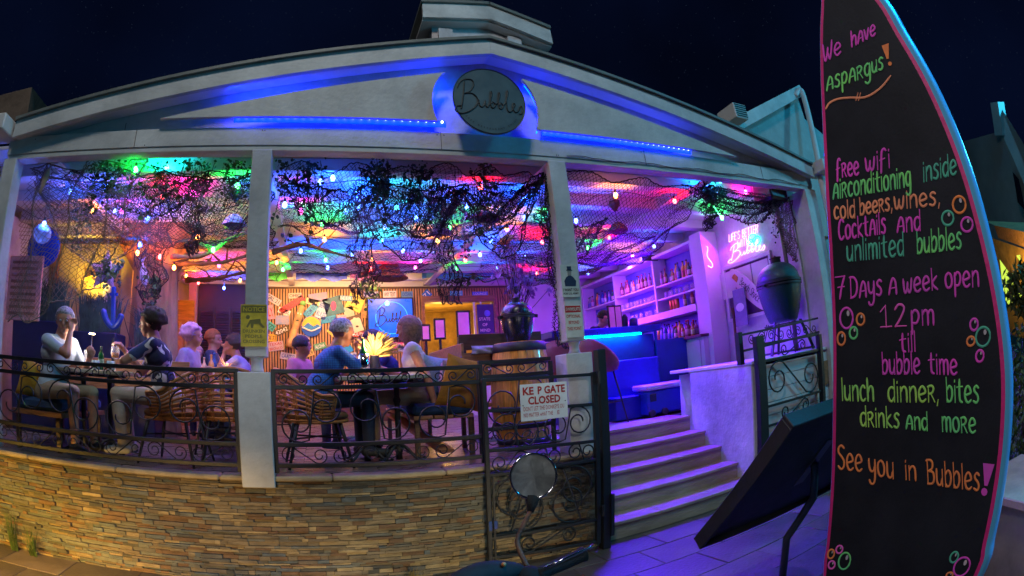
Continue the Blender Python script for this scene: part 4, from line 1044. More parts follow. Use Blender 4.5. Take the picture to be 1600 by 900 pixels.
def bil(c00, c10, c11, c01, sag=0.0, sagax=2, rip=.03, f1=7, f2=5, pw=1.0, gather=0.0):
    c00, c10, c11, c01 = map(np.array, (c00, c10, c11, c01))
    def f(S, T):
        S2 = S + gather * np.sin(S * 2 * np.pi * 3) / 12
        S3, T3 = S2[..., None], T[..., None]
        P = c00 * (1 - S3) * (1 - T3) + c10 * S3 * (1 - T3) + c11 * S3 * T3 + c01 * (1 - S3) * T3
        h = (np.sin(np.pi * S) ** pw) * np.sin(np.pi * np.clip(T, 0, 1))
        P[..., 2] -= sag * h
        P[..., 2] += rip * np.sin(S * f1 * 3.1 + T * 4) * np.cos(T * f2 * 3.1 + S * 2)
        P[..., 1] += rip * np.sin(S * f1 * 4.1 + 1 + T * 2)
        P[..., 0] += rip * .8 * np.sin(T * f2 * 3.3 + 2)
        return P
    return f
def swag(p, q, drop, depth, w, twist=1.0, nfold=5):
    """a hanging swag between p and q, falling `drop`, cloth width w hanging below the top line"""
    p, q = np.array(p, float), np.array(q, float)
    def f(S, T):
        S3 = S[..., None]; P = p * (1 - S3) + q * S3
        env = np.sin(np.pi * S)
        P[..., 2] -= drop * (1 - (2 * S - 1) ** 2) * (.35 + .65 * T) + w * T * (.35 + .65 * env)
        P[..., 1] += depth * np.sin(T * np.pi * nfold) * (.3 + env) * .12 + depth * T * .6
        P[..., 0] += .03 * np.sin(S * 20 + T * 7)
        return P
    return f
# left bay
net(bil((-2.84, 4.22, 3.42), (-1.55, 4.22, 3.42), (-1.9, 4.35, 2.35), (-2.84, 4.25, 1.95), sag=-.1, rip=.05, f1=4, f2=3, gather=.6), 34, 34, 'pale net curtain hanging in the left corner round the blue glass float', 'ropegrey', .0028, torn=.01)
net(swag((-2.8, 4.2, 3.40), (-1.35, 4.3, 3.38), .38, .5, .42, nfold=7), 44, 26, 'pale grey net swag sagging from the beam at the far left', 'ropegrey', .0024)
net(bil((-2.6, 4.4, 3.38), (-.55, 4.4, 3.38), (-.5, 6.6, 3.3), (-2.8, 6.6, 3.3), sag=.22, rip=.05), 52, 44, 'dark net canopy spread under the ceiling of the left bay')
net(swag((-1.5, 4.25, 3.40), (-.42, 4.35, 3.36), .28, .5, .30, nfold=6), 36, 20, 'dark net swag before the post with the yellow notice')
net(bil((-2.1, 5.6, 3.36), (-1.6, 5.6, 3.36), (-1.75, 5.8, 2.5), (-2.0, 5.7, 2.5), rip=.06), 18, 26, 'gathered dark net column hanging in the left bay')
net(bil((-1.25, 4.7, 3.40), (-1.05, 4.7, 3.40), (-1.08, 4.75, 2.75), (-1.2, 4.75, 2.75), rip=.05), 14, 26, 'narrow bunched net hanging near the notice post')
# middle bay
net(bil((-.35, 4.3, 3.40), (1.0, 4.3, 3.40), (1.0, 5.9, 3.3), (-.4, 5.9, 3.3), sag=.18, rip=.05, f1=5), 44, 40, 'dark net canopy over the left half of the middle bay', r=.0023)
net(bil((.95, 4.25, 3.40), (2.05, 4.25, 3.38), (2.2, 6.0, 3.3), (.9, 6.0, 3.28), sag=.2, rip=.05, f1=5), 36, 40, 'dark net canopy over the right half of the middle bay', r=.0023)
net(swag((.35, 4.25, 3.38), (1.3, 4.35, 3.30), .40, .6, .28, nfold=5), 30, 14, 'heavy dark net swag in the centre of the middle bay')
net(bil((.3, 5.0, 3.38), (.55, 5.0, 3.36), (.62, 5.3, 2.45), (.38, 5.3, 2.45), rip=.06), 16, 34, 'bunched net tail hanging beside the ivy of the middle bay')
net(bil((1.05, 4.6, 3.38), (1.2, 4.6, 3.36), (1.5, 5.3, 2.35), (1.25, 5.2, 2.4), rip=.05), 14, 36, 'twisted net tail trailing down right of the middle bay')
net(swag((1.35, 4.25, 3.36), (2.05, 4.2, 3.40), .35, .5, .38, nfold=6), 28, 20, 'dark net swag gathered against the post with the poster')
net(bil((1.93, 4.12, 3.3), (2.03, 4.1, 3.35), (2.16, 4.14, 1.72), (1.98, 4.16, 1.85), rip=.03), 12, 64, 'brown net wrapped down the left side of the right post')
net(bil((-.3, 6.4, 3.3), (1.8, 6.4, 3.3), (1.9, 8.0, 3.3), (-.4, 8.0, 3.25), sag=.2, rip=.05, f1=4), 34, 26, 'far net canopy behind the middle bay', r=.0022, torn=.12)
net(bil((-2.7, 6.4, 3.3), (-.5, 6.4, 3.3), (-.6, 8.6, 3.25), (-2.8, 8.6, 3.25), sag=.15, rip=.05), 30, 26, 'far net canopy behind the left bay', r=.0022, torn=.12)
# right bay
net(bil((2.22, 4.25, 3.42), (4.15, 4.25, 3.36), (4.2, 5.9, 2.9), (2.3, 6.0, 2.95), sag=.30, rip=.04, f1=5), 54, 40, 'open meshed brown net swag sagging across the right bay')
net(bil((2.3, 5.6, 3.3), (4.2, 5.6, 3.2), (4.5, 8.2, 3.25), (2.4, 8.2, 3.2), sag=.35, rip=.06), 42, 46, 'dark net canopy over the bar')
net(bil((3.95, 4.2, 3.40), (4.2, 4.25, 3.40), (4.25, 4.35, 3.0), (4.05, 4.3, 2.95), rip=.05), 16, 26, 'bunched net falling left of the speaker', 'rope')
net(swag((4.2, 4.22, 3.40), (5.66, 4.25, 3.38), .05, .4, .15, nfold=7), 46, 26, 'dense dark net swag under the beam by the neon sign')
net(bil((5.2, 4.25, 3.35), (5.72, 4.28, 3.35), (5.68, 4.32, 2.55), (5.5, 4.32, 2.75), rip=.04), 18, 26, 'small net corner hanging by the right column', 'ropegrey')

for a, q, dr, w, lab in (((-.32, 4.3, 3.3), (.6, 4.45, 3.36), .34, .05, 'rolled dark net sagging at the left of the middle bay'), ((.5, 4.4, 3.36), (1.35, 4.5, 3.30), .42, .05, 'rolled dark net sagging in the centre of the middle bay'), ((1.25, 4.6, 3.34), (2.02, 4.2, 3.30), .26, .05, 'rolled dark net looping to the poster post'),
        ((-2.1, 4.5, 3.36), (-1.0, 4.4, 3.36), .26, .05, 'rolled dark net sagging in the left bay'), ((2.3, 5.0, 3.3), (3.4, 5.4, 3.36), .42, .08, 'rolled net hanging over the bar stools'), ((4.25, 4.3, 3.36), (5.6, 4.3, 3.34), .22, .07, 'rolled dark net under the beam beside the speaker')):
    net(swag(a, q, dr, .22, w, nfold=5), 56, 6, lab, r=.003, jitter=.012)
# ================================================================ ivy and dry vines
def vine(x, y, z0, z1, w, n, label, m='leaf', s=.019, name='hanging_ivy'):
    t = thing(name, (x, y, z0), label, 'ivy', 'ivy hanging from the beams')
    b = MB(); b2 = MB(); k = max(4, int(n / 34))
    for i in range(k):
        xx = x + rnd.gauss(0, w * .55); yy = y + rnd.gauss(0, .07); L = (z0 - z1) * rnd.choice((.3, .5, .6, .8, 1.0, 1.1)) * rnd.uniform(.75, 1.1)
        P = smooth_pts([(xx, yy, z0 + .04), (xx + rnd.uniform(-.06, .06), yy + rnd.uniform(-.04, .04), z0 - L * .5), (xx + rnd.uniform(-.10, .10), yy, z0 - L)], 4); b.tube(P, .0028, 4)
        for q_ in range(int(34 * rnd.uniform(.5, 1.3))):
            f = rnd.random() ** 1.3; p_ = P[min(len(P) - 1, int(f * len(P)))]
            c = p_ + Vector((rnd.gauss(0, .035), rnd.gauss(0, .03), rnd.gauss(0, .03))); e = Euler((rnd.uniform(0, 6), rnd.uniform(0, 6), rnd.uniform(0, 6))).to_matrix(); q = s * rnd.choice((.45, .6, .8, 1, 1.25)) * rnd.uniform(.8, 1.1)
            b2.add([c + e @ Vector(v) * q for v in ((0, -1, 0), (.7, -.4, .1), (.9, .3, .15), (0, 1.1, 0), (-.9, .3, .15), (-.7, -.4, .1))], [(0, 1, 2, 3), (0, 3, 4, 5)])
    b.build('stem', M['stem'], t, kind='stuff'); b = b2
    b.build('leaves', M[m], t, kind='stuff')
    return t
for a in ((-1.95, 4.35, 3.42, 3.0, .28, 420, 'ivy trailing over the left bay beside the pale swag'),
          (-1.2, 4.35, 3.42, 3.02, .3, 420, 'ivy clump under the beam left of the notice post', 'leaf2'),
          (-.7, 4.45, 3.42, 3.1, .12, 200, 'small ivy clump against the notice post', 'leaf2'),
          (-.1, 4.4, 3.42, 2.82, .20, 420, 'dense ivy clump in the left top of the middle bay'),
          (.58, 4.4, 3.42, 2.85, .14, 420, 'dense black ivy clump hanging in the middle bay'),
          (1.0, 4.5, 3.42, 2.75, .14, 380, 'ivy tail to the right of the dense black clump'),
          (1.5, 4.35, 3.40, 2.9, .16, 260, 'thin trailing ivy near the right post', 'leaf', .02),
          (1.75, 5.4, 3.35, 2.9, .2, 300, 'ivy clump behind the right post'),
          (.95, 9.3, 3.5, 2.75, .2, 220, 'ivy hanging before the slatted wall beside the screen', 'leaf', .035),
          (2.5, 9.4, 3.5, 3.05, .35, 260, 'ivy spread over the lintel of the service window', 'leaf2', .035),
          (4.35, 4.4, 3.42, 3.26, .25, 420, 'ivy tangled in the net left of the speaker'),
          (5.5, 4.35, 3.42, 2.95, .14, 260, 'ivy falling by the right column', 'leaf', .022),
          (-2.55, 5.1, 3.3, 2.5, .16, 300, 'green ivy over the ochre wall at far left', 'leaf2'),
          (-1.9, 6.0, 2.7, 2.2, .14, 220, 'green fern tail hanging on the trunk curtain', 'leaf2', .03),
          (-2.2, 5.6, 2.8, 2.35, .14, 160, 'green tuft hanging above the starfish', 'leaf2', .03)):
    vine(*a)
# driftwood boughs
def bough(pts, r, label):
    b = MB(); P = smooth_pts(pts, 6); n = len(P); b.tube(P, [r * (1.1 - .8 * i / n) * (1 + .2 * math.sin(i * 1.7)) for i in range(n)], 7)
    for i in range(4):
        k = rnd.randrange(n // 4, n - 2); d = Vector((rnd.uniform(-.3, .3), rnd.uniform(-.2, .2), rnd.uniform(.05, .25))); b.tube([P[k], P[k] + d * .6 + Vector((.03, 0, .02)), P[k] + d * 1.3], [r * .45, r * .3, r * .1], 5)
    return tag(b.build('driftwood_branch', mat('driftwood', (.22, .12, .05), .85, var=.4, scale=6, bump=.4), None, smooth=True), label, 'branch', 'driftwood branches under the roof')
bough([PY(268, 402, 6.2), PY(320, 398, 6.1), PY(360, 372, 6.0), PY(400, 355, 5.9)], .035, 'driftwood bough crossing behind the notice post, uppermost')
bough([PY(262, 412, 6.6), PY(300, 412, 6.6), PY(345, 410, 6.5), PY(398, 396, 6.4)], .04, 'driftwood bough low in the left bay over the blue doors')
bough([PY(290, 438, 7.2), PY(330, 436, 7.1), PY(372, 428, 7.0), PY(410, 420, 7.0)], .035, 'lowest driftwood bough before the blue doors')
bough([PY(425, 395, 6.6), PY(470, 382, 6.6), PY(510, 392, 6.8), PY(560, 405, 7.0)], .035, 'driftwood bough right of the notice post')
bough([PY(560, 432, 8.4), PY(640, 400, 8.4), PY(720, 372, 8.4), PY(765, 380, 8.4)], .035, 'long driftwood bough above the screen')

# ================================================================ festoon bulbs
BC = {'g': (.0, 1.0, .06), 'b': (.0, .08, 1.0), 'o': (1.0, .25, .0), 'r': (1.0, .0, .0), 'w': (.04, .12, 1.0), 'c': (.0, .75, .9), 'm': (1.0, .0, .45)}
BM = {k: glow('bulb_' + k, tuple(min(1, c + .06) for c in v), 16 if k != 'b' else 22) for k, v in BC.items()}
sock = MB(); sock.lathe([(.012, .0), (.013, .03), (.008, .04)], (0, 0, .028), 8); so = sock.build('socket', M['black']); sock_me = so.data; bpy.data.objects.remove(so)
bulb_me = {}
for k in BC:
    b = MB(); b.lathe([(0, -.032), (.014, -.028), (.023, -.012), (.023, .004), (.012, .028)], n=12); o = b.build('bulb', BM[k], smooth=True); bulb_me[k] = o.data; bpy.data.objects.remove(o)
STR = [  # extra bulbs join the real ones, added to tint ceiling and walls
 ('across the left bay by the ceiling', [(69, 350, 'w', 4.6), (145, 329, 'o'), (212, 265, 'g', 4.3), (371, 290, 'g'), (300, 300, 'm', 5.2), (260, 262, 'c', 4.5), (110, 300, 'b', 4.9), (165, 290, 'b', 4.8), (180, 330, 'b', 5.4), (230, 340, 'b', 5.6)]),  # the blue bulbs are added to strengthen this bay
 ('by the sackcloth column', [(215, 395, 'o', 5.9), (272, 418, 'o', 6.3), (170, 410, 'o', 6.3)]),
 ('deep blue along the middle bay', [(445, 320, 'b', 5.0), (560, 325, 'b', 5.4), (650, 340, 'b', 5.8), (730, 322, 'b', 5.1), (820, 340, 'b', 5.5), (520, 278, 'b', 4.6)]),
 ('deep blue toward the screen', [(470, 392, 'b'), (550, 398, 'b'), (630, 392, 'b'), (750, 398, 'b'), (820, 402, 'b')]),
 ('low in the left bay', [(190, 330, 'm'), (219, 382, 'b', 5.7), (254, 307, 'r'), (250, 401, 'r', 6.1), (309, 370, 'o', 5.7), (333, 390, 'g', 5.9)]),
 ('before the blue doors', [(268, 440, 'o', 8.2), (291, 431, 'o'), (310, 442, 'r'), (342, 415, 'm'), (375, 438, 'o', 8.5), (350, 450, 'b', 9.2)]),
 ('from the notice post to the middle bay', [(432, 410, 'o'), (442, 421, 'g'), (504, 351, 'g'), (507, 374, 'o'), (596, 376, 'c')]),
 ('above the licence plates', [(470, 330, 'm'), (509, 406, 'g'), (512, 418, 'b'), (582, 406, 'o'), (579, 420, 'r'), (649, 418, 'm')]),
 ('high in the middle bay', [(440, 265, 'm', 4.9), (501, 284, 'b', 4.8), (560, 262, 'b', 4.7), (640, 262, 'c', 4.8), (751, 292, 'r', 4.7), (700, 270, 'b', 4.8)]),
 ('across the centre of the middle bay', [(540, 330, 'b'), (602, 355, 'w'), (684, 377, 'o'), (702, 356, 'g'), (768, 377, 'b'), (792, 357, 'o'), (620, 325, 'c')]),
 ('above the screen', [(657, 407, 'w'), (714, 419, 'g'), (727, 406, 'r'), (778, 418, 'b'), (839, 427, 'r'), (847, 378, 'r')]),
 ('over the bar', [(919, 387, 'g'), (919, 427, 'w'), (952, 371, 'r'), (988, 399, 'o'), (1022, 385, 'w')]),
 ('across the right bay', [(962, 305, 'o'), (1054, 314, 'r'), (1128, 340, 'g'), (930, 268, 'c', 4.8), (1010, 275, 'm', 4.8), (900, 345, 'b', 5.4)]),  # cyan bulb added to brighten this bay's ceiling
 ('by the black speaker', [(1103, 287, 'b', 4.35), (1125, 282, 'c', 4.35), (1165, 300, 'm', 4.5)]),
 ('glowing on the blue ceiling', [(640, 300, 'b', 5.4), (560, 300, 'b', 5.2), (470, 300, 'b', 5.4), (820, 310, 'b', 5.2), (860, 330, 'g', 5.8)]),
]
PW = {'g': 24, 'b': 54, 'o': 22, 'r': 22, 'w': 26, 'c': 26, 'm': 20}
for nm, bl in STR:
    t = thing('string_lights', (0, 0, 3.2), 'string of coloured festoon bulbs ' + nm, 'string lights', 'strings of coloured festoon bulbs')
    pts = []
    for q in bl:
        p = PY(q[0], q[1], q[3]) if len(q) > 3 else PZ(q[0], q[1], 3.37)
        if p.y > 9.7: p = PY(q[0], q[1], 9.4)
        if p.y < 4.25: p = PY(q[0], q[1], 4.3)
        pts.append((p, q[2]))
    pts.sort(key=lambda a: a[0].x)
    P = []
    for i, (p, k) in enumerate(pts):
        P.append(p + ZU * .04)
        if i < len(pts) - 1: P.append((p + pts[i + 1][0]) / 2 + ZU * .02)
        s = bpy.data.objects.new('socket', sock_me); COL.objects.link(s); s.location = p; put(s, t)
        o = bpy.data.objects.new('bulb', bulb_me[k]); COL.objects.link(o); o.location = p; put(o, t)
        lamp('bulb_light', 'SPOT', p + Vector((0, 0, -.06)), BC[k], PW[k], .035, aim=p + Vector((0, .02, 1)), spot=142, parent=t)
        lamp('bulb_light', 'POINT', p, BC[k], PW[k] * .06, .035, parent=t)
    P = [pts[0][0] + Vector((-.4, 0, .2))] + P + [pts[-1][0] + Vector((.4, 0, .2))]
    for v in P: v.z = min(v.z, 3.44)
    b = MB(); b.tube(smooth_pts(P, 4), .004, 5); b.build('cord', M['black'], t)
# a bulb must not sit inside its own light: glass shells cast no shadow of their own light because lamps are wider than them

# ================================================================ hanging things
def hang_cord(b, p, top=3.5): b.tube([(p.x, p.y, p.z), (p.x, p.y, top)], .003, 4)
# blue glass float lamp at far left
c = PY(60, 378, 5.5)
t = thing('blue_plate', c, 'large round blue glass plate behind the net in the left corner', 'plate')
b = MB(); b.lathe([(0, -.01), (.24, -.02), (.25, 0), (.24, .02), (0, .012)], c + Vector((0, .15, -.02)), 32, axis=-YU); b.build('disc', mat('cobalt', (.01, .06, .5), .25, var=.2, scale=3, emis=(0, .03, .6), es=.0), t, smooth=True)
c2 = PY(66, 365, 4.55)
t = thing('glass_ball', c2, 'clear blue glass ball lantern hanging in the left corner net', 'lantern')
b = MB(); b.ball(c2, .10, 20, 12); b.build('globe', M['glass2'], t, smooth=True)
b = MB(); hang_cord(b, c2 + ZU * .1); b.build('cord', M['black'], t)
c = PY(70, 281, 4.15)
t = thing('carved_fish', c, 'small carved driftwood fish hanging on the pale net', 'ornament')
b = MB(); d = Vector((.25, 0, 1)).normalized(); b.tube([c + d * v for v in (-.13, -.1, -.05, .02, .08, .12)], [.022, .012, .02, .032, .026, .004], 8); b.build('body', mat('pale_drift', (.5, .36, .22), .8, var=.3, bump=.2), t, smooth=True)
b = MB(); b.tube([c + d * .12, c + Vector((.05, 0, .3))], .003, 4); b.build('cord', M['ropegrey'], t)
# blue angular pendant pair
for (px, py, Y, lab) in ((366, 345, 5.0, 'blue faceted pendant lampshades, one above the other, by the notice post'), (965, 355, 5.2, 'dark bell shaped pendant ornaments under the net of the right bay')):
    c = PY(px, py, Y); t = thing('pendant', c, lab, 'pendant'); mm = mat('blue_glazed', (.01, .04, .22), .35, var=.3, bump=.1) if px < 400 else M['dwood']
    b = MB(); b.lathe([(0, .07), (.05, .055), (.10, 0), (.13, -.05), (.07, -.075), (0, -.06)], c, 7); b.build('lower_shade', mm, t)
    b = MB(); b.lathe([(0, -.07), (.03, -.05), (.08, .02), (.075, .06), (0, .07)], c + ZU * .26, 6); b.build('upper_shade', mm, t)
    b = MB(); hang_cord(b, c + ZU * .05); b.build('cord', M['black'], t)
# straw hat lampshades, tropical fish and others
def straw(px, py, Y, r, lab):
    c = PY(px, py, Y); t = thing('straw_lampshade', c, lab, 'lampshade'); b = MB(); b.lathe([(.02, r * .9), (r * .45, r * .7), (r * .6, r * .2), (r, -r * .1), (r * .97, -r * .14), (r * .55, r * .15), (r * .4, r * .6)], c, 14)
    b.build('shade', mat('straw', (.35, .22, .08), .9, var=.4, scale=30, bump=.4), t, smooth=True); b = MB(); hang_cord(b, c + ZU * r * .8); b.build('cord', M['black'], t)
straw(689, 362, 5.9, .15, 'straw hat lampshade above the orange bulb in the middle bay')
straw(610, 432, 8.6, .3, 'wide straw lampshade before the pink cloth above the plates')
straw(700, 330, 5.2, .1, 'small dark straw lampshade high in the middle bay')
def fishorn(px, py, Y, L, lab, m, ang=0.0):
    c = PY(px, py, Y); t = thing('hanging_fish', c, lab, 'ornament'); d = Vector((math.cos(ang), .1, math.sin(ang))); q = Vector((-d.z, 0, d.x))
    b = MB(); b.tube([c + d * L * v for v in (-.5, -.4, -.2, .1, .35, .5)], [L * v for v in (.03, .06, .17, .2, .12, .01)], 8)
    b.prism([(-.5, 0), (-.72, .16), (-.66, 0), (-.72, -.16)], c, d * L, q * L, YU, -.008, .008); b.build('body', m, t, smooth=True)
    b = MB(); hang_cord(b, c); b.build('cord', M['black'], t)
fishorn(790, 375, 5.6, .26, 'yellow wooden fish hanging by the orange bulb', mat('yellow_paint', (.7, .35, .03), .5, var=.3), .5)
fishorn(760, 340, 5.0, .34, 'dark whale ornament high in the middle bay', M['blackgl'])
fishorn(225, 430, 6.2, .3, 'pale blue wooden fish hanging tail up in the left bay', mat('pale_blue', (.3, .35, .6), .6, var=.3), -1.4)
def star(px, py, Y, R, lab, m, n=5):
    c = PY(px, py, Y); t = thing('paper_star', c, lab, 'star ornament'); o = []
    for i in range(2 * n): r = R if i % 2 == 0 else R * .48; a = math.pi * i / n + .25; o.append(c + Vector((r * math.cos(a), 0, r * math.sin(a))))
    b = MB(); f_, k_ = c + YU * -.04, c + YU * .04; n2 = 2 * n; b.add(o + [f_, k_], [(i, (i + 1) % n2, n2) for i in range(n2)] + [((i + 1) % n2, i, n2 + 1) for i in range(n2)]); b.build('body', m, t)
    b = MB(); hang_cord(b, c + ZU * R * .8); b.build('cord', M['ropegrey'], t)
star(165, 424, 5.6, .24, 'large mauve paper star in front of the ochre wall', mat('mauve_paper', (.45, .33, .42), .85, var=.2))
star(142, 432, 6.8, .2, 'yellow lit star lantern on the ochre wall', mat('gold_paper', (.75, .5, .08), .8, var=.2), 6)
star(275, 425, 7.2, .16, 'pale star hanging beside the pink post', mat('cream_paper', (.6, .5, .35), .8, var=.2))
# cloths on the back wall above the slats
for (x0, x1, z0, z1, Y, col, lab) in ((-1.25, -.5, 3.40, 3.58, 9.3, (.1, .6, .1), 'green lit cloth above the plates'), (-.35, .55, 3.38, 3.59, 9.2, (.08, .12, .55), 'blue tapestry above the plates'), (.6, 1.15, 3.40, 3.59, 9.25, (.7, .25, .6), 'pink cloth above the screen'),
        (1.9, 3.3, 3.42, 3.585, 9.3, (.15, .6, .6), 'turquoise cloth above the service window')):
    b = MB(); n = 16
    for i in range(n):
        f = lambda k: (x0 + (x1 - x0) * k / n, Y + .03 * math.sin(k * 1.3)); (a, ya), (c, yc) = f(i), f(i + 1); dz = .03 * math.sin(i * .9)
        b.add([(a, ya, z0 + dz), (c, yc, z0 + .03 * math.sin((i + 1) * .9)), (c, yc, z1), (a, ya, z1), ], [(0, 1, 2, 3)])
    tag(b.build('wall_cloth', mat('cloth_' + lab.split()[0], col, .9, var=.3, scale=2), smooth=True), lab, 'cloth')
# greenery wreath right of the service window (dried bouquet)
# ================================================================ back of the terrace
# left: ochre partition, white post, planters with grass, trunk-like curtain, blue doors
pt_ = thing('ochre_partition', (-3.2, 7.1, .88), 'ochre rendered partition lit from below behind the grasses', 'wall')
b = MB(); b.box(-5.8, -2.62, 7.1, 7.2, .87, 3.45); b.build('panel', M['yellowwall'], pt_)
b = MB(); b.box(-3.96, -3.86, 7.02, 7.09, .87, 3.45); b.build('edge_post', M['wood'], pt_)
b = MB(); b.box(-3.02, -2.90, 6.97, 7.08, .87, 2.95); b.build('white_post', M['white2'], pt_)
lamp('uplight', 'SPOT', PY(140, 470, 6.7) , (1, .62, .05), 40, .05, aim=PY(150, 405, 7.1), spot=95, parent=pt_)
b = MB(); b.box(-3.25, -3.15, 6.74, 6.84, 2.35, 2.42, .01); b.build('uplight_housing', M['blackgl'], pt_)
sh = thing('menu_panel', PY(38, 445, 5.6), 'pinkish louvred wall panel behind the pale net', 'panel')
c = PY(38, 450, 5.6); b = MB(); b.obox(c, XU, YU, ZU, .26, .02, .38, .006); b.build('board', mat('salmon_board', (.6, .34, .26), .7, var=.2), sh)
for i in range(9):
    b = MB(); b.obox(c + Vector((0, -.03, .3 - i * .075)), XU, YU, ZU, .2, .006, .016); b.build('slat', M['wood'], sh)
def planter(x0, x1, y, z1, label, ng):
    t = thing('planter', ((x0 + x1) / 2, y, .88), label, 'planter', 'navy planters behind the left bench')
    b = MB(); b.box(x0, x1, y, y + .35, .88, z1, .012); b.build('box', M['navy'], t)
    b = MB()
    for i in range(ng):
        x = rnd.uniform(x0 + .05, x1 - .05); yy = y + rnd.uniform(.05, .3); a = rnd.gauss(0, .35); l = rnd.uniform(.35, .8); d = Vector((math.sin(a) + rnd.uniform(-.3, .3), rnd.uniform(-.4, .4), 0)) * l
        p = Vector((x, yy, z1 - .02)); q = p + d * .25 + ZU * l * .6; r_ = p + d * .75 + ZU * l * .72; s = Vector((.005, 0, 0))
        b.add([p - s, p + s, q + s, q - s, r_], [(0, 1, 2, 3), (3, 2, 4)])
    b.build('grass', mat('fountain_grass', (.07, .13, .10), .7, var=.5, scale=3, bump=0), t, kind='stuff')
planter(-3.7, -2.95, 5.6, 2.16, 'tall navy planter with fountain grass behind the man in the pale shirt', 420)
planter(-2.9, -2.3, 5.75, 2.08, 'navy planter with grass right of the man in the pale shirt', 330)
planter(-2.25, -1.9, 6.0, 1.95, 'narrow navy planter before the trunk curtain', 120)
tr = thing('cloth_column', (-2.15, 6.7, .88), 'brown folded sackcloth column rising like a tree trunk', 'column')
b = MB(); n = 40; prof = []
for j in range(15):
    z = .88 + j * .19; R = .30 + .08 * math.exp(-j * .25) + (.12 * max(0, j - 11))
    prof.append((z, R))
vs = []
for z, R in prof:
    for k in range(n):
        a = 2 * math.pi * k / n; r = R * (1 + .07 * math.sin(a * 9 + z * .8) + .04 * math.sin(a * 5 - z * 2)); vs.append((-2.15 + r * math.cos(a), 6.75 + r * math.sin(a) * .7, z))
b.add(vs, [(i * n + k, i * n + (k + 1) % n, (i + 1) * n + (k + 1) % n, (i + 1) * n + k) for i in range(14) for k in range(n)])
b.build('cloth', mat('sackcloth', (.32, .2, .13), .95, var=.35, scale=4, bump=.5, bscale=60, stretch=(1, 1, .3)), tr, smooth=True)
# anchor-like blue ornament and figurine on it
an = thing('blue_anchor', PY(178, 480, 5.3), 'blue painted wooden anchor standing behind the left table', 'ornament')
bl = mat('cobalt_paint', (.01, .04, .35), .4, var=.2)
c = PY(178, 448, 5.3); e = PY(177, 510, 5.3)
b = MB(); b.bar(c, e, .05, .04, ch=.005); b.build('shank', bl, an)
b = MB(); b.tube(smooth_pts([PY(161, 482, 5.3), PY(166, 500, 5.3), PY(177, 511, 5.3), PY(187, 500, 5.3), PY(190, 490, 5.3)], 4), [.005] + [.035] * 15 + [.01], 8); b.build('fluke', bl, an, smooth=True)
b = MB(); b.bar(PY(172, 460, 5.3), PY(184, 460, 5.3), .03); b.build('stock', bl, an)
b = MB(); b.lathe([(.05, 0), (.05, .03), (.015, .05), (.015, e.z - 1.0)], (e.x, e.y, .88), 12); b.build('stand', M['black'], an)
# tiki wall with painted boards and pink post
tk = thing('painted_boards', (-1.9, 8.5, .88), 'upright surf boards and masks painted with sea motifs beside the blue doors', 'painted boards')
cols = [(.5, .25, .05), (.1, .35, .4), (.6, .5, .2), (.15, .12, .3), (.55, .2, .1)]
for i in range(5):
    x = -2.62 + i * .13; b = MB(); h = 2.35 + .1 * math.sin(i * 2.2); o = [(.055 * math.cos(a) , (.42 * math.sin(a))) for a in [2 * math.pi * k / 14 for k in range(14)]]
    b.prism(o, (x, 8.5, h - .25), XU, ZU, YU, 0, .02); b.build('board', mat('painted_%d' % i, cols[i], .5, col2=cols[(i + 2) % 5], scale=9, bump=.05), tk)
b = MB(); b.box(-2.72, -2.0, 8.53, 8.56, .88, 2.9); b.build('backing', M['wood'], tk)
b = MB(); b.box(-2.42, -2.27, 9.8, 9.95, .88, 3.45); b.build('post', mat('salmon_post', (.6, .35, .3), .6, var=.1), tk)
dr = thing('blue_doors', (-1.8, 9.9, .88), 'dark blue louvred double doors at the back of the terrace', 'doors')
b = MB(); b.box(-2.26, -1.27, 9.93, 9.99, .88, 3.44); b.build('frame', M['navy'], dr)
for i in range(3):
    x0 = -2.22 + i * .31
    d_ = MB(); d_.box(x0, x0 + .295, 9.895, 9.928, .9, 3.0, .004); d_ = d_.build('door_leaf', M['navy'], dr)
    for k in range(26):
        b = MB(); b.obox((x0 + .148, 9.887, 1.75 + k * .046), XU, Vector((0, .8, -.6)), Vector((0, .6, .8)), .12, .004, .018); b.build('slat', M['navy'], d_)

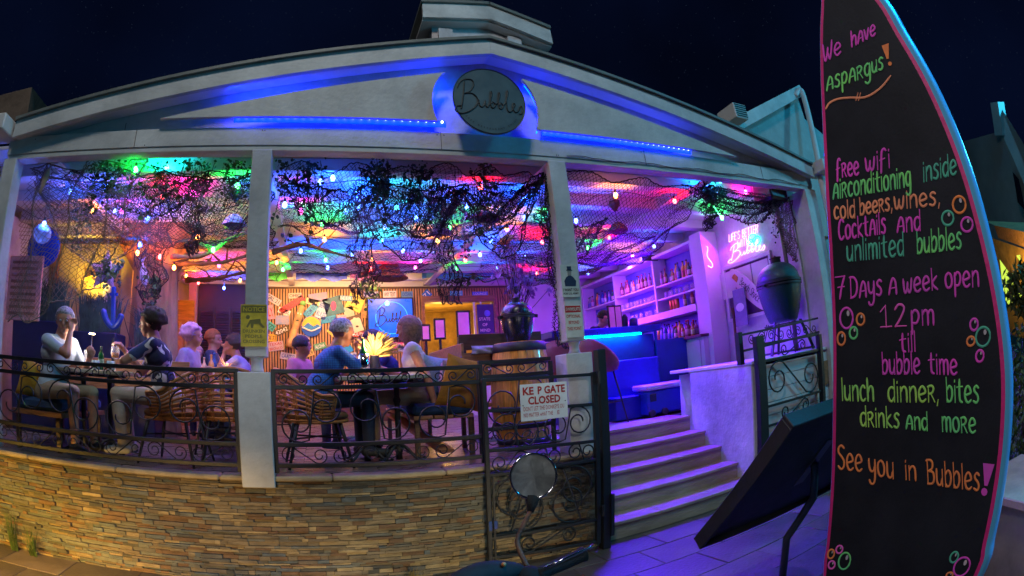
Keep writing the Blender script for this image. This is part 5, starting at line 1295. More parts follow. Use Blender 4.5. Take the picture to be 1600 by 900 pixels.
# ================================================================ plates and signs on the slatted wall
wallY = 9.93
def wsign(px, py, w, h, tilt, col, text=None, tcol='print_dark', label='', tsize=.6, col2=None, cat='sign', group=None, name='licence_plate'):
    m = mat('enamel_' + '_'.join('%02d' % int(c * 99) for c in col) + ('x' if col2 else ''), col, .45, var=.15, scale=10, bump=.03, col2=col2)
    w *= .84; h *= .84
    t, c, U, V, N = plate(name, px, py, w, h, wallY - .006, label, m, tilt=tilt, th=.008, cat=cat, group=group)
    if text:
        ls = text.split('/')
        for i, s in enumerate(ls):
            lettering(s, c + V * (h * (.5 - (i + .5) / len(ls)) - h * tsize / len(ls) * .45), U, V, N, h * tsize / len(ls), M[tcol], t, width=w * .84, bold=.01)
    return t, c, U, V, N
LP = 'licence plates scattered on the slatted wall'
M['print_blue'] = mat('blue_print', (.02, .06, .35), .6, var=0)
for a in (
 (427, 468, .36, .15, -30, (.55, .5, .5), 'GRL 21', 'print_dark', 'white licence plate tilted steeply by the notice post', None),
 (456, 476, .62, .14, 32, (.45, .02, .06), 'PARADISE', 'print_red', 'long crimson street sign tilted up to the right', None),
 (421, 488, .2, .32, 10, (.55, .3, .35), 'FLY', 'print_red', 'pink notice partly behind the notice post', None),
 (441, 500, .30, .20, 0, (.1, .25, .6), None, 'print_dark', 'small blue and sand map plate without lettering', (.5, .35, .25)),
 (423, 510, .2, .16, -35, (.05, .45, .42), '772', 'print_dark', 'teal licence plate partly hidden at the notice post', None),
 (440, 517, .34, .15, 24, (.12, .08, .03), '42042', 'print_white', 'black licence plate with pale digits', None),
 (424, 528, .24, .16, -6, (.7, .4, .03), 'TX 71', 'print_dark', 'amber licence plate near the notice post', None),
 (431, 541, .34, .2, 8, (.6, .45, .5), 'TEXAS/BRONCO', 'print_red', 'white licence plate with red words and a green rim', None),
 (450, 557, .34, .15, -10, (.55, .5, .6), 'CAAJ727', 'print_blue', 'pale licence plate low on the wall left of the boy', None),
 (471, 528, .34, .15, -14, (.5, .4, .42), 'MEN 7', 'print_dark', 'grey pink licence plate above the boy', None),
 (486, 485, .36, .17, 48, (.05, .35, .6), 'COM 077', 'print_blue', 'bright blue licence plate tilted upright beside the carved totem', None),
 (504, 485, .24, .38, -22, (.4, .55, .75), 'BEACH/RULES', 'print_blue', 'pale blue upright beach notice', None),
 (497, 465, .42, .2, 8, (.15, .2, .5), None, 'print_dark', 'blue and pink landscape plate near the top of the wall', (.45, .25, .3)),
 (514, 499, .36, .15, 8, (.03, .3, .55), 'FTW 078', 'print_blue', 'turquoise licence plate above the man in blue', None),
 (533, 504, .24, .34, 0, (.6, .42, .55), None, 'print_dark', 'pink rectangular seafood chart', (.4, .2, .3)),
 (536, 524, .36, .16, 20, (.35, .55, .75), 'CHRGB66', 'print_blue', 'pale blue licence plate right of the man in blue', None),
 (539, 543, .26, .30, 30, (.02, .25, .7), None, 'print_dark', 'bright blue sea poster in a dark frame', (.03, .4, .7)),
 (566, 535, .28, .3, -35, (.4, .2, .12), None, 'print_dark', 'brown photograph hung at an angle beside the wine bottle', (.1, .05, .04)),
 (521, 548, .2, .34, 25, (.35, .25, .2), None, 'print_dark', 'small photo half hidden by the head of the man in blue', (.1, .1, .1)),
 (580, 460, .34, .14, 0, (.6, .5, .6), None, 'print_dark', 'white and blue pennant plate above the screen corner', (.05, .1, .6)),
 (609, 460, .3, .16, 0, (.65, .65, .72), 'ANY TEXT', 'print_dark', 'white plate reading any text above the screen', None),
 (636, 460, .26, .14, 0, (.1, .25, .5), 'OCEAN', 'print_blue', 'blue plate above the right corner of the screen', None),
 (667, 460, .18, .18, 45, (.02, .15, .6), '71', 'print_white', 'blue diamond plate over the service window', None),
 (713, 460, .3, .17, 0, (.05, .5, .7), 'WELCOME/TO THE/BEACH', 'print_white', 'turquoise welcome board over the service window', None),
 (750, 459, .38, .1, 0, (.04, .2, .75), 'LOUNGE', 'print_white', 'long blue lettered board right over the service window', None),
 (656, 507, .14, .3, 30, (.5, .55, .7), None, 'print_dark', 'white and blue tilted plate beside the service window', (.02, .15, .6)),
 (624, 540, .3, .15, -4, (.7, .1, .25), 'HOT', 'print_white', 'pink red plate between the dark haired man and the woman', None),
 (630, 545, .28, .14, -20, (.5, .5, .6), 'MIAMI', 'print_blue', 'pale plate low behind the woman in white', None)):
    px, py, w, h, ti, col, tx, tc, lab, c2 = a
    wsign(px, py, w, h, ti, col, tx, tc, lab, col2=c2, group=LP)
for (px, py, w, h, ti, col, c2, tx, tc, lab) in ((489, 472, .3, .14, -14, (.6, .6, .3), None, 'SURF', 'print_dark', 'cream plate reading surf between the totem and the parrot poster'),
 (545, 487, .22, .22, 12, (.05, .3, .3), (.5, .5, .3), None, None, 'small teal square picture under the caution sign'), (572, 488, .18, .26, -6, (.6, .35, .1), (.2, .05, .02), None, None, 'small amber upright picture left of the screen frame'),
 (559, 522, .3, .14, -10, (.6, .1, .08), None, 'ROUTE', 'print_white', 'red plate under the tavern sign'), (500, 541, .26, .14, 14, (.1, .35, .15), None, 'ALOHA', 'print_white', 'green plate low between the boy and the man in blue'),
 (550, 556, .3, .14, 6, (.55, .55, .6), None, 'AZ 404', 'print_blue', 'white plate low behind the pampas vase'), (444, 487, .28, .13, -22, (.7, .65, .6), None, 'BAR', 'print_red', 'white plate with red letters above the black plate'),
 (480, 553, .3, .14, 18, (.7, .5, .1), None, 'NY 19', 'print_dark', 'amber plate low behind the boy'), (598, 541, .26, .13, 12, (.08, .2, .55), None, 'PIER', 'print_white', 'blue plate below the left half of the screen'),
 (520, 517, .2, .2, 45, (.65, .5, .1), None, None, None, 'plain yellow diamond plate above the man in blue'), (575, 552, .28, .14, -16, (.6, .55, .55), None, 'UT 88', 'print_dark', 'grey plate low below the screen'),
 (540, 466, .3, .12, -4, (.1, .3, .5), None, 'BEER', 'print_white', 'blue plate near the panel cap left of the caution sign'), (461, 462, .3, .12, 3, (.5, .42, .35), None, 'OHIO', 'print_dark', 'tan plate near the panel cap above the crimson sign')):
    wsign(px, py, w, h, ti, col, tx, tc or 'print_dark', lab, col2=c2, group=LP, name='licence_plate' if tx else 'wall_plate')
# caution sign with bear
t, c, U, V, N = wsign(555, 473, .36, .36, -22, (.75, .6, .08), None, label='yellow caution sign with a dark bear above the plates', name='caution_sign')
lettering('CAUTION', c + V * .09, U, V, N, .045, M['print_dark'], t, width=.2, bold=.02); lettering('BEAR IN AREA', c - V * .105, U, V, N, .03, M['print_dark'], t, width=.19, bold=.01)
b = MB(); b.prism([(-.07, -.045), (-.05, -.045), (-.04, -.015), (.015, -.015), (.02, -.045), (.04, -.045), (.05, .0), (.08, .0), (.08, .02), (.045, .05), (-.02, .05), (-.065, .035)], c + V * .0, U, V, N, .001, .004); b.build('pictogram', M['print_dark'], t)
# framed cream sign
t, c, U, V, N = wsign(557, 507, .30, .42, 18, (.1, .06, .04), None, label='cream shaped tavern sign in a dark frame beside the screen', name='tavern_sign')
b = MB(); b.prism([(-.10, -.14), (.10, -.14), (.10, .08), (.08, .11), (.04, .115), (0, .14), (-.04, .115), (-.08, .11), (-.10, .08)], c, U, V, N, .001, .004); b.build('face', mat('cream', (.7, .6, .42), .5, var=.1), t)
lettering('THE/SAND'.split('/')[0], c + V * .08, U, V, N, .022, M['print_dark'], t); lettering('SAND TABLE', c + V * .035, U, V, N, .028, M['print_dark'], t, width=.15)
b = MB(); b.ball(c - V * .04, .035, 8, 6, sz=(.04, .006, .03)); b.build('emblem', M['dwood'], t)
t, c, U, V, N = wsign(521, 478, .42, .4, 15, (.02, .06, .12), None, label='dark teal parrot poster hung tilted near the top', name='parrot_poster', col2=(.03, .2, .22))
b = MB(); b.ball(c, .05, 10, 8, sz=(.05, .006, .09)); b.build('parrot', mat('parrot_pink', (.7, .05, .2), .5, var=.2), t)
# round beach sign, sun over wave
cc = PY(486.5, 510, wallY - .01); t = thing('round_beach_sign', cc, 'round sign with an orange sky above a blue wave', 'sign')
R_ = .19
b = MB(); b.lathe([(0, 0), (R_, 0), (R_, .015), (0, .016)], cc, 36, axis=-YU); b.build('disc', mat('wave_blue', (.02, .12, .6), .4, col2=(.01, .06, .4), scale=3), t)
b = MB(); b.prism([(R_ * .95 * math.cos(a), R_ * .95 * math.sin(a)) for a in [math.radians(d) for d in range(0, 181, 12)]], cc, XU, ZU, -YU, .017, .019); b.build('sky', mat('sunset', (.95, .35, .02), .4, col2=(.9, .55, .05), scale=4), t)
b = MB(); b.prism([(-.18, -.04), (-.13, .01), (-.06, .07), (-.02, .04), (.04, 0), (.11, .04), (.18, 0), (.14, -.05), (.06, -.06), (-.06, -.075)], cc, XU, ZU, -YU, .0195, .022); b.build('wave', mat('foam', (.03, .09, .4), .4, col2=(.02, .3, .7), scale=7), t)
b = MB(); b.tube([cc + Vector((v * R_, -.024, -.05 - .06 * math.cos(v * 3) * .6)) for v in (-.92, -.6, -.3, 0, .3, .6, .88)], .014, 6); b.build('foam_line', M['white2'], t)
# carved totem
a_, e_ = PY(472, 478, wallY - .08), PY(452, 543, wallY - .08)
t = thing('totem', (a_ + e_) / 2, 'pale carved wooden totem head leaning on the slatted wall', 'carving'); cw = mat('carved_wood', (.55, .32, .12), .7, var=.35, scale=5, bump=.3)
dv = (e_ - a_).normalized(); L = (e_ - a_).length
b = MB(); b.tube([a_ + dv * L * v for v in (0, .05, .25, .28, .5, .55, .8, .84, .97, 1)], [.05, .065, .065, .07, .07, .068, .065, .08, .08, .06], 12); b.build('trunk', cw, t, smooth=True)
b = MB(); pdir = dv.cross(YU)
for s_ in (-1, 1): b.ball(a_ + dv * L * .2 + pdir * .03 * s_ - YU * .06, .016, 8, 6)
b.build('eye', M['white2'], t, kind='stuff')
b = MB(); b.ball(a_ + dv * L * .36 - YU * .065, .03, 8, 6, sz=(.03, .014, .015)); b.build('mouth', M['print_dark'], t)
b = MB(); b.ball(a_ - dv * .05, .07, 10, 8, sz=(.06, .05, .05)); b.build('headdress', mat('green_paint', (.15, .4, .1), .6, var=.3), t)
# screen
p0, p1 = PY(575, 468, 9.9), PY(645, 526, 9.9); cx_, cz_ = (p0.x + p1.x) / 2, (p0.z + p1.z) / 2; w_, h_ = p1.x - p0.x, p0.z - p1.z
t = thing('screen', (cx_, 9.9, cz_), 'blue lit screen showing a bubble and handwritten name', 'television')
b = MB(); b.box(p0.x - .03, p1.x + .03, 9.86, 9.925, p1.z - .03, p0.z + .03, .008); b.build('frame', M['black'], t)
b = MB(); b.box(p0.x, p1.x, 9.852, 9.861, p1.z, p0.z); b.build('display', mat('screen_blue', (.01, .05, .3), .3, var=.5, scale=2, emis=(.0, .08, .85), es=1.0), t)
b = MB(); cS = Vector((cx_ + .02, 9.85, cz_ - .0)); b.tube([cS + Vector((.30 * math.cos(a), 0, .30 * math.sin(a))) for a in [2 * math.pi * i / 36 for i in range(36)]], .006, 5, closed=True); b.build('bubble', mat('screen_line', (.05, .3, .8), .3, var=0, emis=(.03, .3, 1), es=1.2), t)
b = MB(); script_logo(b, cS, XU, ZU, -YU, .60, .009, .006); b.build('lettering', M['print_dark'], t)
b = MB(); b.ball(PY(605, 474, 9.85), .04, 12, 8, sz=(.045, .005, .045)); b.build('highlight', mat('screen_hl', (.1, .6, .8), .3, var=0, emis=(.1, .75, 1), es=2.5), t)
# framed lit pictures in and beside the service window
for (px, py, w, h, Y, lab) in ((665, 520, .17, .30, 9.3, 'small framed pink lit menu, leftmost of three by the window'), (687, 514, .21, .38, 9.3, 'medium framed pink lit menu, second by the window'), (724, 506, .26, .48, 9.3, 'largest framed pink lit menu in front of the window')):
    c = PY(px, py, Y); t = thing('framed_menu', c, lab, 'framed menu', 'framed lit menus')
    fr = MB(); fr.obox(c, XU, YU, ZU, w / 2, .02, h / 2, .005); fr = fr.build('frame', M['black'], t)
    b = MB(); b.obox(c - YU * .022, XU, YU, ZU, w / 2 - .03, .004, h / 2 - .035); b.build('page', mat('pink_page', (.7, .25, .6), .5, var=.15, scale=3, emis=(.6, .10, .75), es=.15), fr)
    b = MB(); b.box(c.x - .02, c.x + .02, Y - .02, Y + .02, .88, c.z - h / 2); b.build('stand', M['black'], t)
t, c, U, V, N = wsign(760, 507, .42, .95, 0, (.02, .03, .15), None, label='dark state of mind poster behind the window pane', name='wall_poster')
for i, s in enumerate(('STATE', 'OF', 'MIND')): lettering(s, c + V * (.08 - i * .11) - U * .03, U, V, N, .06, M['print_white'], t, bold=.01)
b = MB(); b.ball(c + V * .22 + U * .03, .06, 14, 8, sz=(.065, .006, .065)); b.build('planet', mat('planet', (.1, .15, .7), .5, var=.3), t)
b = MB(); b.obox(c - V * .28 + U * .04, U, N, V, .045, .003, .04); b.build('badge', M['print_white'], t)
# dried bouquet behind the black grill
t = thing('dried_bouquet', (2.55, 6.3, 1.9), 'tall dried mauve flower bouquet behind the barrel grill', 'bouquet')
b = MB(); b2 = MB(); base = PY(808, 505, 6.0)
for i in range(46):
    tip_ = PY(rnd.gauss(812, 17), rnd.gauss(430, 24), 6.0 + rnd.uniform(-.15, .15)); b.tube([base, (base + tip_) / 2 + Vector((rnd.uniform(-.05, .05), 0, 0)), tip_], .004, 4)
    for k in range(7):
        c = tip_ + Vector((rnd.gauss(0, .035), rnd.gauss(0, .035), rnd.gauss(0, .035))); e = Euler((rnd.uniform(0, 6), rnd.uniform(0, 6), 0)).to_matrix()
        b2.add([c + e @ Vector(v) * .035 for v in ((-1, 0, 0), (0, -.6, .1), (1, 0, 0), (0, .6, .1))], [(0, 1, 2, 3)])
b.build('stem', M['stem'], t, kind='stuff'); b2.build('flowers', mat('mauve_petal', (.4, .25, .5), .8, var=.4), t, kind='stuff')
b = MB(); b.lathe([(.07, 0), (.09, .2), (.06, .42), (.07, .45)], base - ZU * .42, 14); b.build('vase', M['navy'], t, smooth=True)
# ================================================================ furniture
FZ = .876
def rattan_chair(loc, rz, label):
    t = thing('rattan_chair', loc, label, 'chair', 'rattan armchairs with black legs', rz=rz)
    ra = mat('rattan', (.50, .19, .04), .55, var=.45, scale=14, bump=.35, stretch=(1, 1, 3)); ra2 = mat('rattan_dark', (.2, .08, .025), .6, var=.4, scale=14, bump=.3)
    def arc(z, R, a, k):  # open side faces +X
        return Vector((-.02 + R * math.cos(a), R * 1.02 * math.sin(a), z))
    n = 22; A = [math.radians(62 + 236 * i / n) for i in range(n + 1)]
    for j in range(9):
        f = j / 8; P = []
        for a in A:
            back = .5 - .5 * math.cos(a)
            top = .60 + .22 * max(0, -math.cos(a)) ** .8; z = .40 + (top - .40) * f
            R = .255 + .065 * f
            P.append(arc(z, R, a, 0))
        b = MB(); b.tube(P, .016 if j == 8 else .0105, 6); local(b.build('strand', ra, smooth=True), t)
    for a in A[::2]:
        top = .60 + .22 * max(0, -math.cos(a)) ** .8
        b = MB()
        for o in (-.012, .012): b.tube([arc(.37, .25, a + o * 3, 0), arc((.4 + top) / 2, .287, a + o * 3, 0), arc(top, .322, a + o * 3, 0)], .008, 5)
        local(b.build('upright', ra, smooth=True), t)
    b = MB(); b.lathe([(0, .40), (.23, .40), (.265, .41), (.27, .43), (.25, .455), (0, .45)], n=24); local(b.build('seat', ra2, smooth=True), t)
    b = MB(); b.tube([(.26 * math.cos(a), .26 * math.sin(a), .385) for a in [2 * math.pi * i / 24 for i in range(24)]], .015, 6, closed=True); local(b.build('seat_ring', ra, smooth=True), t)
    for sx in (-1, 1):
        for sy in (-1, 1):
            b = MB(); b.tube([(sx * .17, sy * .17, .39), (sx * .26, sy * .25, 0)], [.017, .012], 8); local(b.build('leg', M['iron'], smooth=True), t)
    for sy in (-1, 1):
        b = MB(); b.tube([(-.2, sy * .2, .25), (.2, -sy * .2, .25)], .008, 6); local(b.build('stretcher', M['iron']), t)
    return t
rc = rattan_chair((-1.24, 4.50, FZ), math.radians(172), 'rattan armchair under the woman in the navy and white top')
for (x, y, a, lab) in ((-.80, 4.75, 100, 'empty rattan armchair next to the notice post'), (-.98, 5.35, 95, 'rattan armchair tucked behind the one by the notice post'), (-.02, 4.55, 6, 'rattan armchair under the man in the blue checked shirt'), (-.6, 5.9, 150, 'rattan armchair of the person in lilac at the far table')):
    copy_tree(rc, (x, y, FZ), math.radians(a), lab)
ttop = mat('pale_laminate', (.50, .46, .34), .35, var=.2, scale=3, bump=.05, stretch=(1, 6, 1))
def table(x0, x1, y0, y1, label, z=1.632):
    t = thing('table', ((x0 + x1) / 2, (y0 + y1) / 2, FZ), label, 'table', 'pale topped tables on black pedestals')
    b = MB(); b.box(x0, x1, y0, y1, z - .035, z, .005); b.build('tabletop', ttop, t)
    cx_, cy_ = (x0 + x1) / 2, (y0 + y1) / 2
    for s_ in (-1, 1):
        x = cx_ + s_ * (x1 - x0) * .18
        b = MB(); b.lathe([(.03, 0), (.028, .06), (.045, .1), (.026, .14), (.024, .5), (.035, .53), (.024, .56), (.03, z - .035 - FZ - .012), (.03, z - .035 - FZ - .01)], (x, cy_, FZ + .008), 12); b.build('pedestal', M['iron'], t, smooth=True)
        for k in range(4):
            a = math.pi / 4 + k * math.pi / 2; d = Vector((math.cos(a), math.sin(a), 0))
            b = MB(); b.tube(smooth_pts([Vector((x, cy_, FZ + .14)), Vector((x, cy_, FZ + .12)) + d * .08, Vector((x, cy_, FZ + .05)) + d * .16, Vector((x, cy_, FZ + .02)) + d * .24, Vector((x, cy_, FZ + .045)) + d * .27], 4), .014, 6); b.build('foot', M['iron'], t, smooth=True)
    b = MB(); b.box(x0 + .1, x1 - .1, cy_ - .02, cy_ + .02, z - .06, z - .037); b.build('underframe', M['iron'], t)
    return t
table(-2.45, -1.66, 4.34, 4.95, 'pale topped table between the man in pale blue and the woman in navy')
table(.16, .93, 4.36, 5.0, 'pale topped table with the wine cooler in the middle bay')
table(-1.55, -.55, 5.9, 6.6, 'long table of the far group before the blue doors', z=1.60)
# benches
def cushion_box(x0, x1, y0, y1, z0, z1, m, name, par, ch=.03): b = MB(); b.box(x0, x1, y0, y1, z0, z1, ch); return b.build(name, m, par)
bch = thing('bench', (1.1, 5.2, FZ), 'long wooden bench with blue seat cushion where the woman in white sits', 'bench')
blue = mat('blue_cushion', (.015, .06, .17), .8, var=.25, scale=3, bump=.15)
cushion_box(.80, 1.33, 4.55, 6.4, FZ + .40, FZ + .50, blue, 'cushion', bch)
for i in range(3): b = MB(); b.box(.8 + i * .18, .8 + i * .18 + .165, 4.52, 6.42, FZ + .36, FZ + .395, .004); b.build('seat_slat', M['wood'], bch)
for k, z in enumerate((FZ + .55, FZ + .72, FZ + .89)):
    b = MB(); b.box(1.36, 1.385, 4.95, 6.45, z, z + .155, .005); b.build('back_board', M['wood'], bch)
for x, y in ((.83, 4.56), (1.31, 4.56), (.83, 6.35), (1.31, 6.35)):
    b = MB(); b.bar((x, y, FZ), (x, y, FZ + .36), .045, ch=.004); b.build('leg', M['dwood'], bch)
b = MB(); b.bar((.84, 6.2, FZ + .33), (1.1, 4.62, FZ + .06), .03, .13, up=XU); b.build('brace', M['wood'], bch)
b2h = thing('bench', (1.65, 5.2, FZ), 'wooden bench back behind the brown barrel with folded clothes on it', 'bench')
for k, z in enumerate((FZ + .62, FZ + .80, FZ + .99)):
    b = MB(); b.box(1.40, 2.3, 5.18, 5.205, z, z + .16, .005); b.build('back_board', M['wood'] if k < 2 else M['dwood'], b2h)
b = MB(); b.box(1.4, 2.3, 5.22, 5.7, FZ + .4, FZ + .44); b.build('seat', M['wood'], b2h)
for x in (1.42, 2.26): b = MB(); b.bar((x, 5.215, FZ), (x, 5.215, FZ + 1.12), .04); b.build('leg', M['dwood'], b2h)
b3h = thing('bench', (-2.7, 4.6, FZ), 'wooden wall bench with blue cushion under the man in pale blue', 'bench')
cushion_box(-2.80, -2.28, 4.30, 5.3, FZ + .36, FZ + .47, blue, 'cushion', b3h)
b = MB(); b.box(-2.82, -2.26, 4.28, 5.32, FZ + .31, FZ + .355, .004); b.build('seat', M['wood'], b3h)
for z in (FZ + .58, FZ + .75):
    b = MB(); b.box(-2.95, -1.3, 5.34, 5.37, z, z + .15, .004); b.build('back_board', M['wood'], b3h)
for x, y in ((-2.78, 4.33), (-2.32, 4.33), (-2.78, 5.28), (-2.32, 5.28)): b = MB(); b.bar((x, y, FZ), (x, y, FZ + .31), .04); b.build('leg', M['dwood'], b3h)
def pillow(c, w, h, d, rot, m, label):
    b = MB(); vs = []; fs = []; n = 10; R = Euler(rot).to_matrix()
    for s_ in (1, -1):
        for j in range(n + 1):
            for i in range(n + 1):
                u, v = i / n * 2 - 1, j / n * 2 - 1; e = ((1 - u ** 4) * (1 - v ** 4)) ** .5
                pin = 1 - .10 * (1 - abs(u) ** 2) * abs(v) ** 3 - .0
                p = Vector((u * w / 2 * (1 - .08 * (1 - v * v) * abs(u) ** 3), s_ * d / 2 * e + .01 * math.sin(u * 5 + v * 4) * e, v * h / 2 * (1 - .08 * (1 - u * u) * abs(v) ** 3)))
                vs.append(Vector(c) + R @ p)
    for s_ in range(2):
        o = s_ * (n + 1) ** 2
        for j in range(n):
            for i in range(n):
                q = (o + j * (n + 1) + i, o + j * (n + 1) + i + 1, o + (j + 1) * (n + 1) + i + 1, o + (j + 1) * (n + 1) + i); fs.append(q if s_ == 0 else q[::-1])
    b.add(vs, fs); return tag(b.build('pillow', m, smooth=True), label, 'pillow', 'pillows on the benches')
pillow((1.10, 4.92, FZ + .72), .40, .42, .16, (.2, .1, .5), mat('denim', (.15, .25, .45), .85, col2=(.3, .4, .55), scale=9, bump=.3), 'pale denim blue pillow next to the woman in white')
pillow((1.20, 4.74, FZ + .70), .36, .40, .14, (.15, -.1, .8), mat('patterned', (.5, .3, .45), .85, col2=(.05, .07, .25), scale=30, bump=.1), 'mottled pink and navy pillow between the denim and mustard ones')
pillow((1.24, 4.50, FZ + .66), .46, .46, .17, (.25, .2, .35), mat('mustard', (.42, .19, .02), .85, var=.25, scale=5, bump=.3), 'mustard pillow leaning at the end of the bench')
pillow((-2.62, 4.36, FZ + .62), .3, .34, .13, (.2, .2, 1.0), mat('mustard2', (.45, .24, .02), .85, var=.25, scale=5, bump=.3), 'yellow pillow beside the man in pale blue')
pillow((1.66, 5.16, FZ + .985), .30, .09, .10, (.2, .0, .1), mat('folded_cloth', (.4, .42, .6), .9, var=.3, scale=8, bump=.3), 'pale folded clothes over the bench back')
# barrel with black egg grill
ba = thing('barrel', (1.93, 4.9, FZ), 'varnished wine barrel with black hoops behind the gate', 'barrel')
bw = mat('barrel_oak', (.70, .30, .05), .3, var=.35, scale=3, bump=.1, stretch=(9, 9, 1), coat=.3)
nst = 22; Hb = 1.02
for k in range(nst):
    a0, a1 = 2 * math.pi * k / nst + .006, 2 * math.pi * (k + 1) / nst - .006; vs = []
    for j in range(9):
        z = Hb * j / 8; R = .245 + .055 * math.sin(math.pi * j / 8)
        for a in (a0, (a0 + a1) / 2, a1): vs.append((1.93 + R * math.cos(a), 4.9 + R * math.sin(a), FZ + z))
        vs.append((1.93 + (R - .03) * math.cos((a0 + a1) / 2), 4.9 + (R - .03) * math.sin((a0 + a1) / 2), FZ + z))
    fs = []
    for j in range(8):
        o = j * 4; fs += [(o, o + 1, o + 5, o + 4), (o + 1, o + 2, o + 6, o + 5), (o + 2, o + 3, o + 7, o + 6), (o + 3, o, o + 4, o + 7)]
    b = MB(); b.add(vs, fs); b.build('stave', bw, ba, smooth=True, auto=40)
for z, w in ((.04, .06), (.2, .05), (.36, .05), (.66, .05), (.80, .05), (.93, .085)):
    f = lambda zz: .249 + .055 * math.sin(math.pi * zz / Hb)
    b = MB(); b.lathe([(f(z), z), (f(z) + .005, z + .003), (f(z + w) + .005, z + w - .003), (f(z + w), z + w)], (1.93, 4.9, FZ), 36); b.build('hoop', M['iron'], ba, smooth=True)
b = MB(); b.lathe([(0, Hb - .02), (.245, Hb - .02), (.245, Hb - .005), (0, Hb - .004)], (1.93, 4.9, FZ), 30); b.build('lid', M['dwood'], ba)
def kamado(c, R, H, m, label, stand=False, parts=True):
    t = thing('kamado_grill', c, label, 'grill'); c = Vector(c)
    b = MB(); b.lathe([(R * .60, 0), (R * .66, H * .03), (R * .80, H * .18), (R * .93, H * .38), (R, H * .55), (R, H * .60)], c, 36); b.build('base', m, t, smooth=True)
    b = MB(); b.lathe([(R * 1.0, H * .625), (R * .985, H * .69), (R * .93, H * .765), (R * .82, H * .84), (R * .64, H * .905), (R * .4, H * .95), (R * .2, H * .965), (0, H * .968)], c, 36); b.build('lid', m, t, smooth=True)
    for z0, z1 in ((.565, .605), (.615, .655)):
        b = MB(); b.lathe([(R * 1.0, H * z0), (R * 1.045, H * z0 + .002), (R * 1.045, H * z1 - .002), (R * 1.0, H * z1)], c, 36); b.build('band', M['iron'], t, smooth=True, auto=30)
    b = MB(); b.lathe([(R * .22, H * .95), (R * .24, H * .97), (R * .24, H * 1.03), (R * .27, H * 1.035), (R * .27, H * 1.05), (R * .1, H * 1.06), (0, H * 1.09)], c, 18); b.build('vent_cap', M['iron'], t, smooth=True, auto=40)
    b = MB(); b.bar(c + Vector((-R * 1.02, -.03, H * .60)), c + Vector((-R * 1.28, -.05, H * .585)), .03); b.build('hinge_handle', M['black'], t)
    b = MB(); b.bar(c + Vector((R * 1.0, -.03, H * .62)), c + Vector((R * 1.22, -.05, H * .60)), .03); b.build('hinge_handle', M['black'], t)
    return t
egg = mat('black_glaze', (.012, .014, .035), .18, var=.2, scale=20, bump=.15, coat=.5)
kamado((1.93, 4.9, FZ + Hb + .0), .165, .42, egg, 'black egg grill standing on the wine barrel')
b = MB(); b.box(1.64, 1.72, 4.78, 4.9, FZ + Hb, FZ + Hb + .16, .01); 
gm = mat('green_dimpled_glaze', (.004, .04, .04), .34, var=.1, scale=60, bump=.35, bscale=130, coat=.15)
gk = kamado((5.33, 4.42, 1.83), .30, .76, gm, 'large green egg shaped grill with black bands on its iron stand')
stn = thing('grill_stand', (5.33, 4.42, 1.44), 'black wire stand under the green egg grill', 'stand')
for k in range(8):
    a = math.pi / 4 * k + .2; w = .03 if k % 3 == 1 else .009
    b = MB(); b.bar((5.33 + .24 * math.cos(a), 4.42 + .24 * math.sin(a), 1.83), (5.33 + .40 * math.cos(a), 4.42 + .40 * math.sin(a), 1.445), w); b.build('leg', M['iron'], stn)
for R_, z in ((.26, 1.80), (.39, 1.47)):
    b = MB(); b.tube([(5.33 + R_ * math.cos(a), 4.42 + R_ * math.sin(a), z) for a in [2 * math.pi * i / 24 for i in range(24)]], .009, 5, closed=True); b.build('ring', M['iron'], stn)

# ================================================================ things on the tables
def glass(c, r, h, label, m='glass', fill=None, stem=False):
    c = Vector(c); t = thing('glass', c, label, 'glass', 'glasses on the tables')
    b = MB()
    if stem: b.lathe([(.03, 0), (.03, .003), (.004, .008), (.004, h * .45), (r * .6, h * .52), (r, h * .7), (r * .85, h), (r * .82, h), (r * .95, h * .7), (r * .5, h * .54), (0, h * .5)], c, 14)
    else: b.lathe([(r * .85, 0), (r, h), (r * .93, h), (r * .78, .008), (0, .008)], c, 14)
    b.build('bowl', M[m], t, smooth=True)
    if fill: b = MB(); b.lathe([(0, .01 if not stem else h * .53), (r * .76, .011 if not stem else h * .56), (r * .86, h * .55 if not stem else h * .75), (0, h * .55 if not stem else h * .75)], c, 12); b.build('drink', mat('drink_' + label[:6], fill, .2, var=0), t, smooth=True)
def bottle_prof(r, h): return [(r * .9, 0), (r, .008), (r, h * .58), (r * .85, h * .68), (r * .36, h * .78), (r * .34, h * .95), (r * .42, h * .955), (r * .42, h), (0, h)]
def bottle(c, r, h, m, label, lab=(.6, .55, .5), cat='bottle', group=None):
    t = thing('bottle', c, label, cat, group); b = MB(); b.lathe(bottle_prof(r, h), c, 14); b.build('body', m, t, smooth=True)
    b = MB(); b.lathe([(r + .001, h * .15), (r + .0015, h * .16), (r + .0015, h * .45), (r + .001, h * .46)], c, 14); b.build('label', mat('label_%d%d%d' % tuple(int(v * 9) for v in lab), lab, .6, var=.3, scale=40), t, smooth=True)
    return t
TZ = 1.633
def tp(px, Y): 
    p = PY(px, 560, Y); return Vector((p.x, Y, TZ))
gb = mat('green_bottle_glass', (.01, .12, .03), .12, var=0, coat=.5)
glass(tp(137, 4.5), .04, .17, 'tall clear tumbler left of the little lamp on the left table')
glass(tp(150, 4.45), .038, .08, 'short blue water glass by the green bottle', 'glass2', (.03, .25, .5))
glass(tp(173, 4.5), .04, .085, 'short blue glass right of the green bottle', 'glass2', (.03, .25, .5))
glass(tp(180, 4.62), .045, .22, 'wine glass half full of amber wine on the left table', 'glass', (.7, .3, .05), True)
bottle(tp(158, 4.5), .028, .21, gb, 'small green water bottle on the left table', (.3, .5, .3))
t = thing('table_lamp', tp(143, 4.6), 'tiny lit table lamp on a thin stem on the left table', 'lamp')
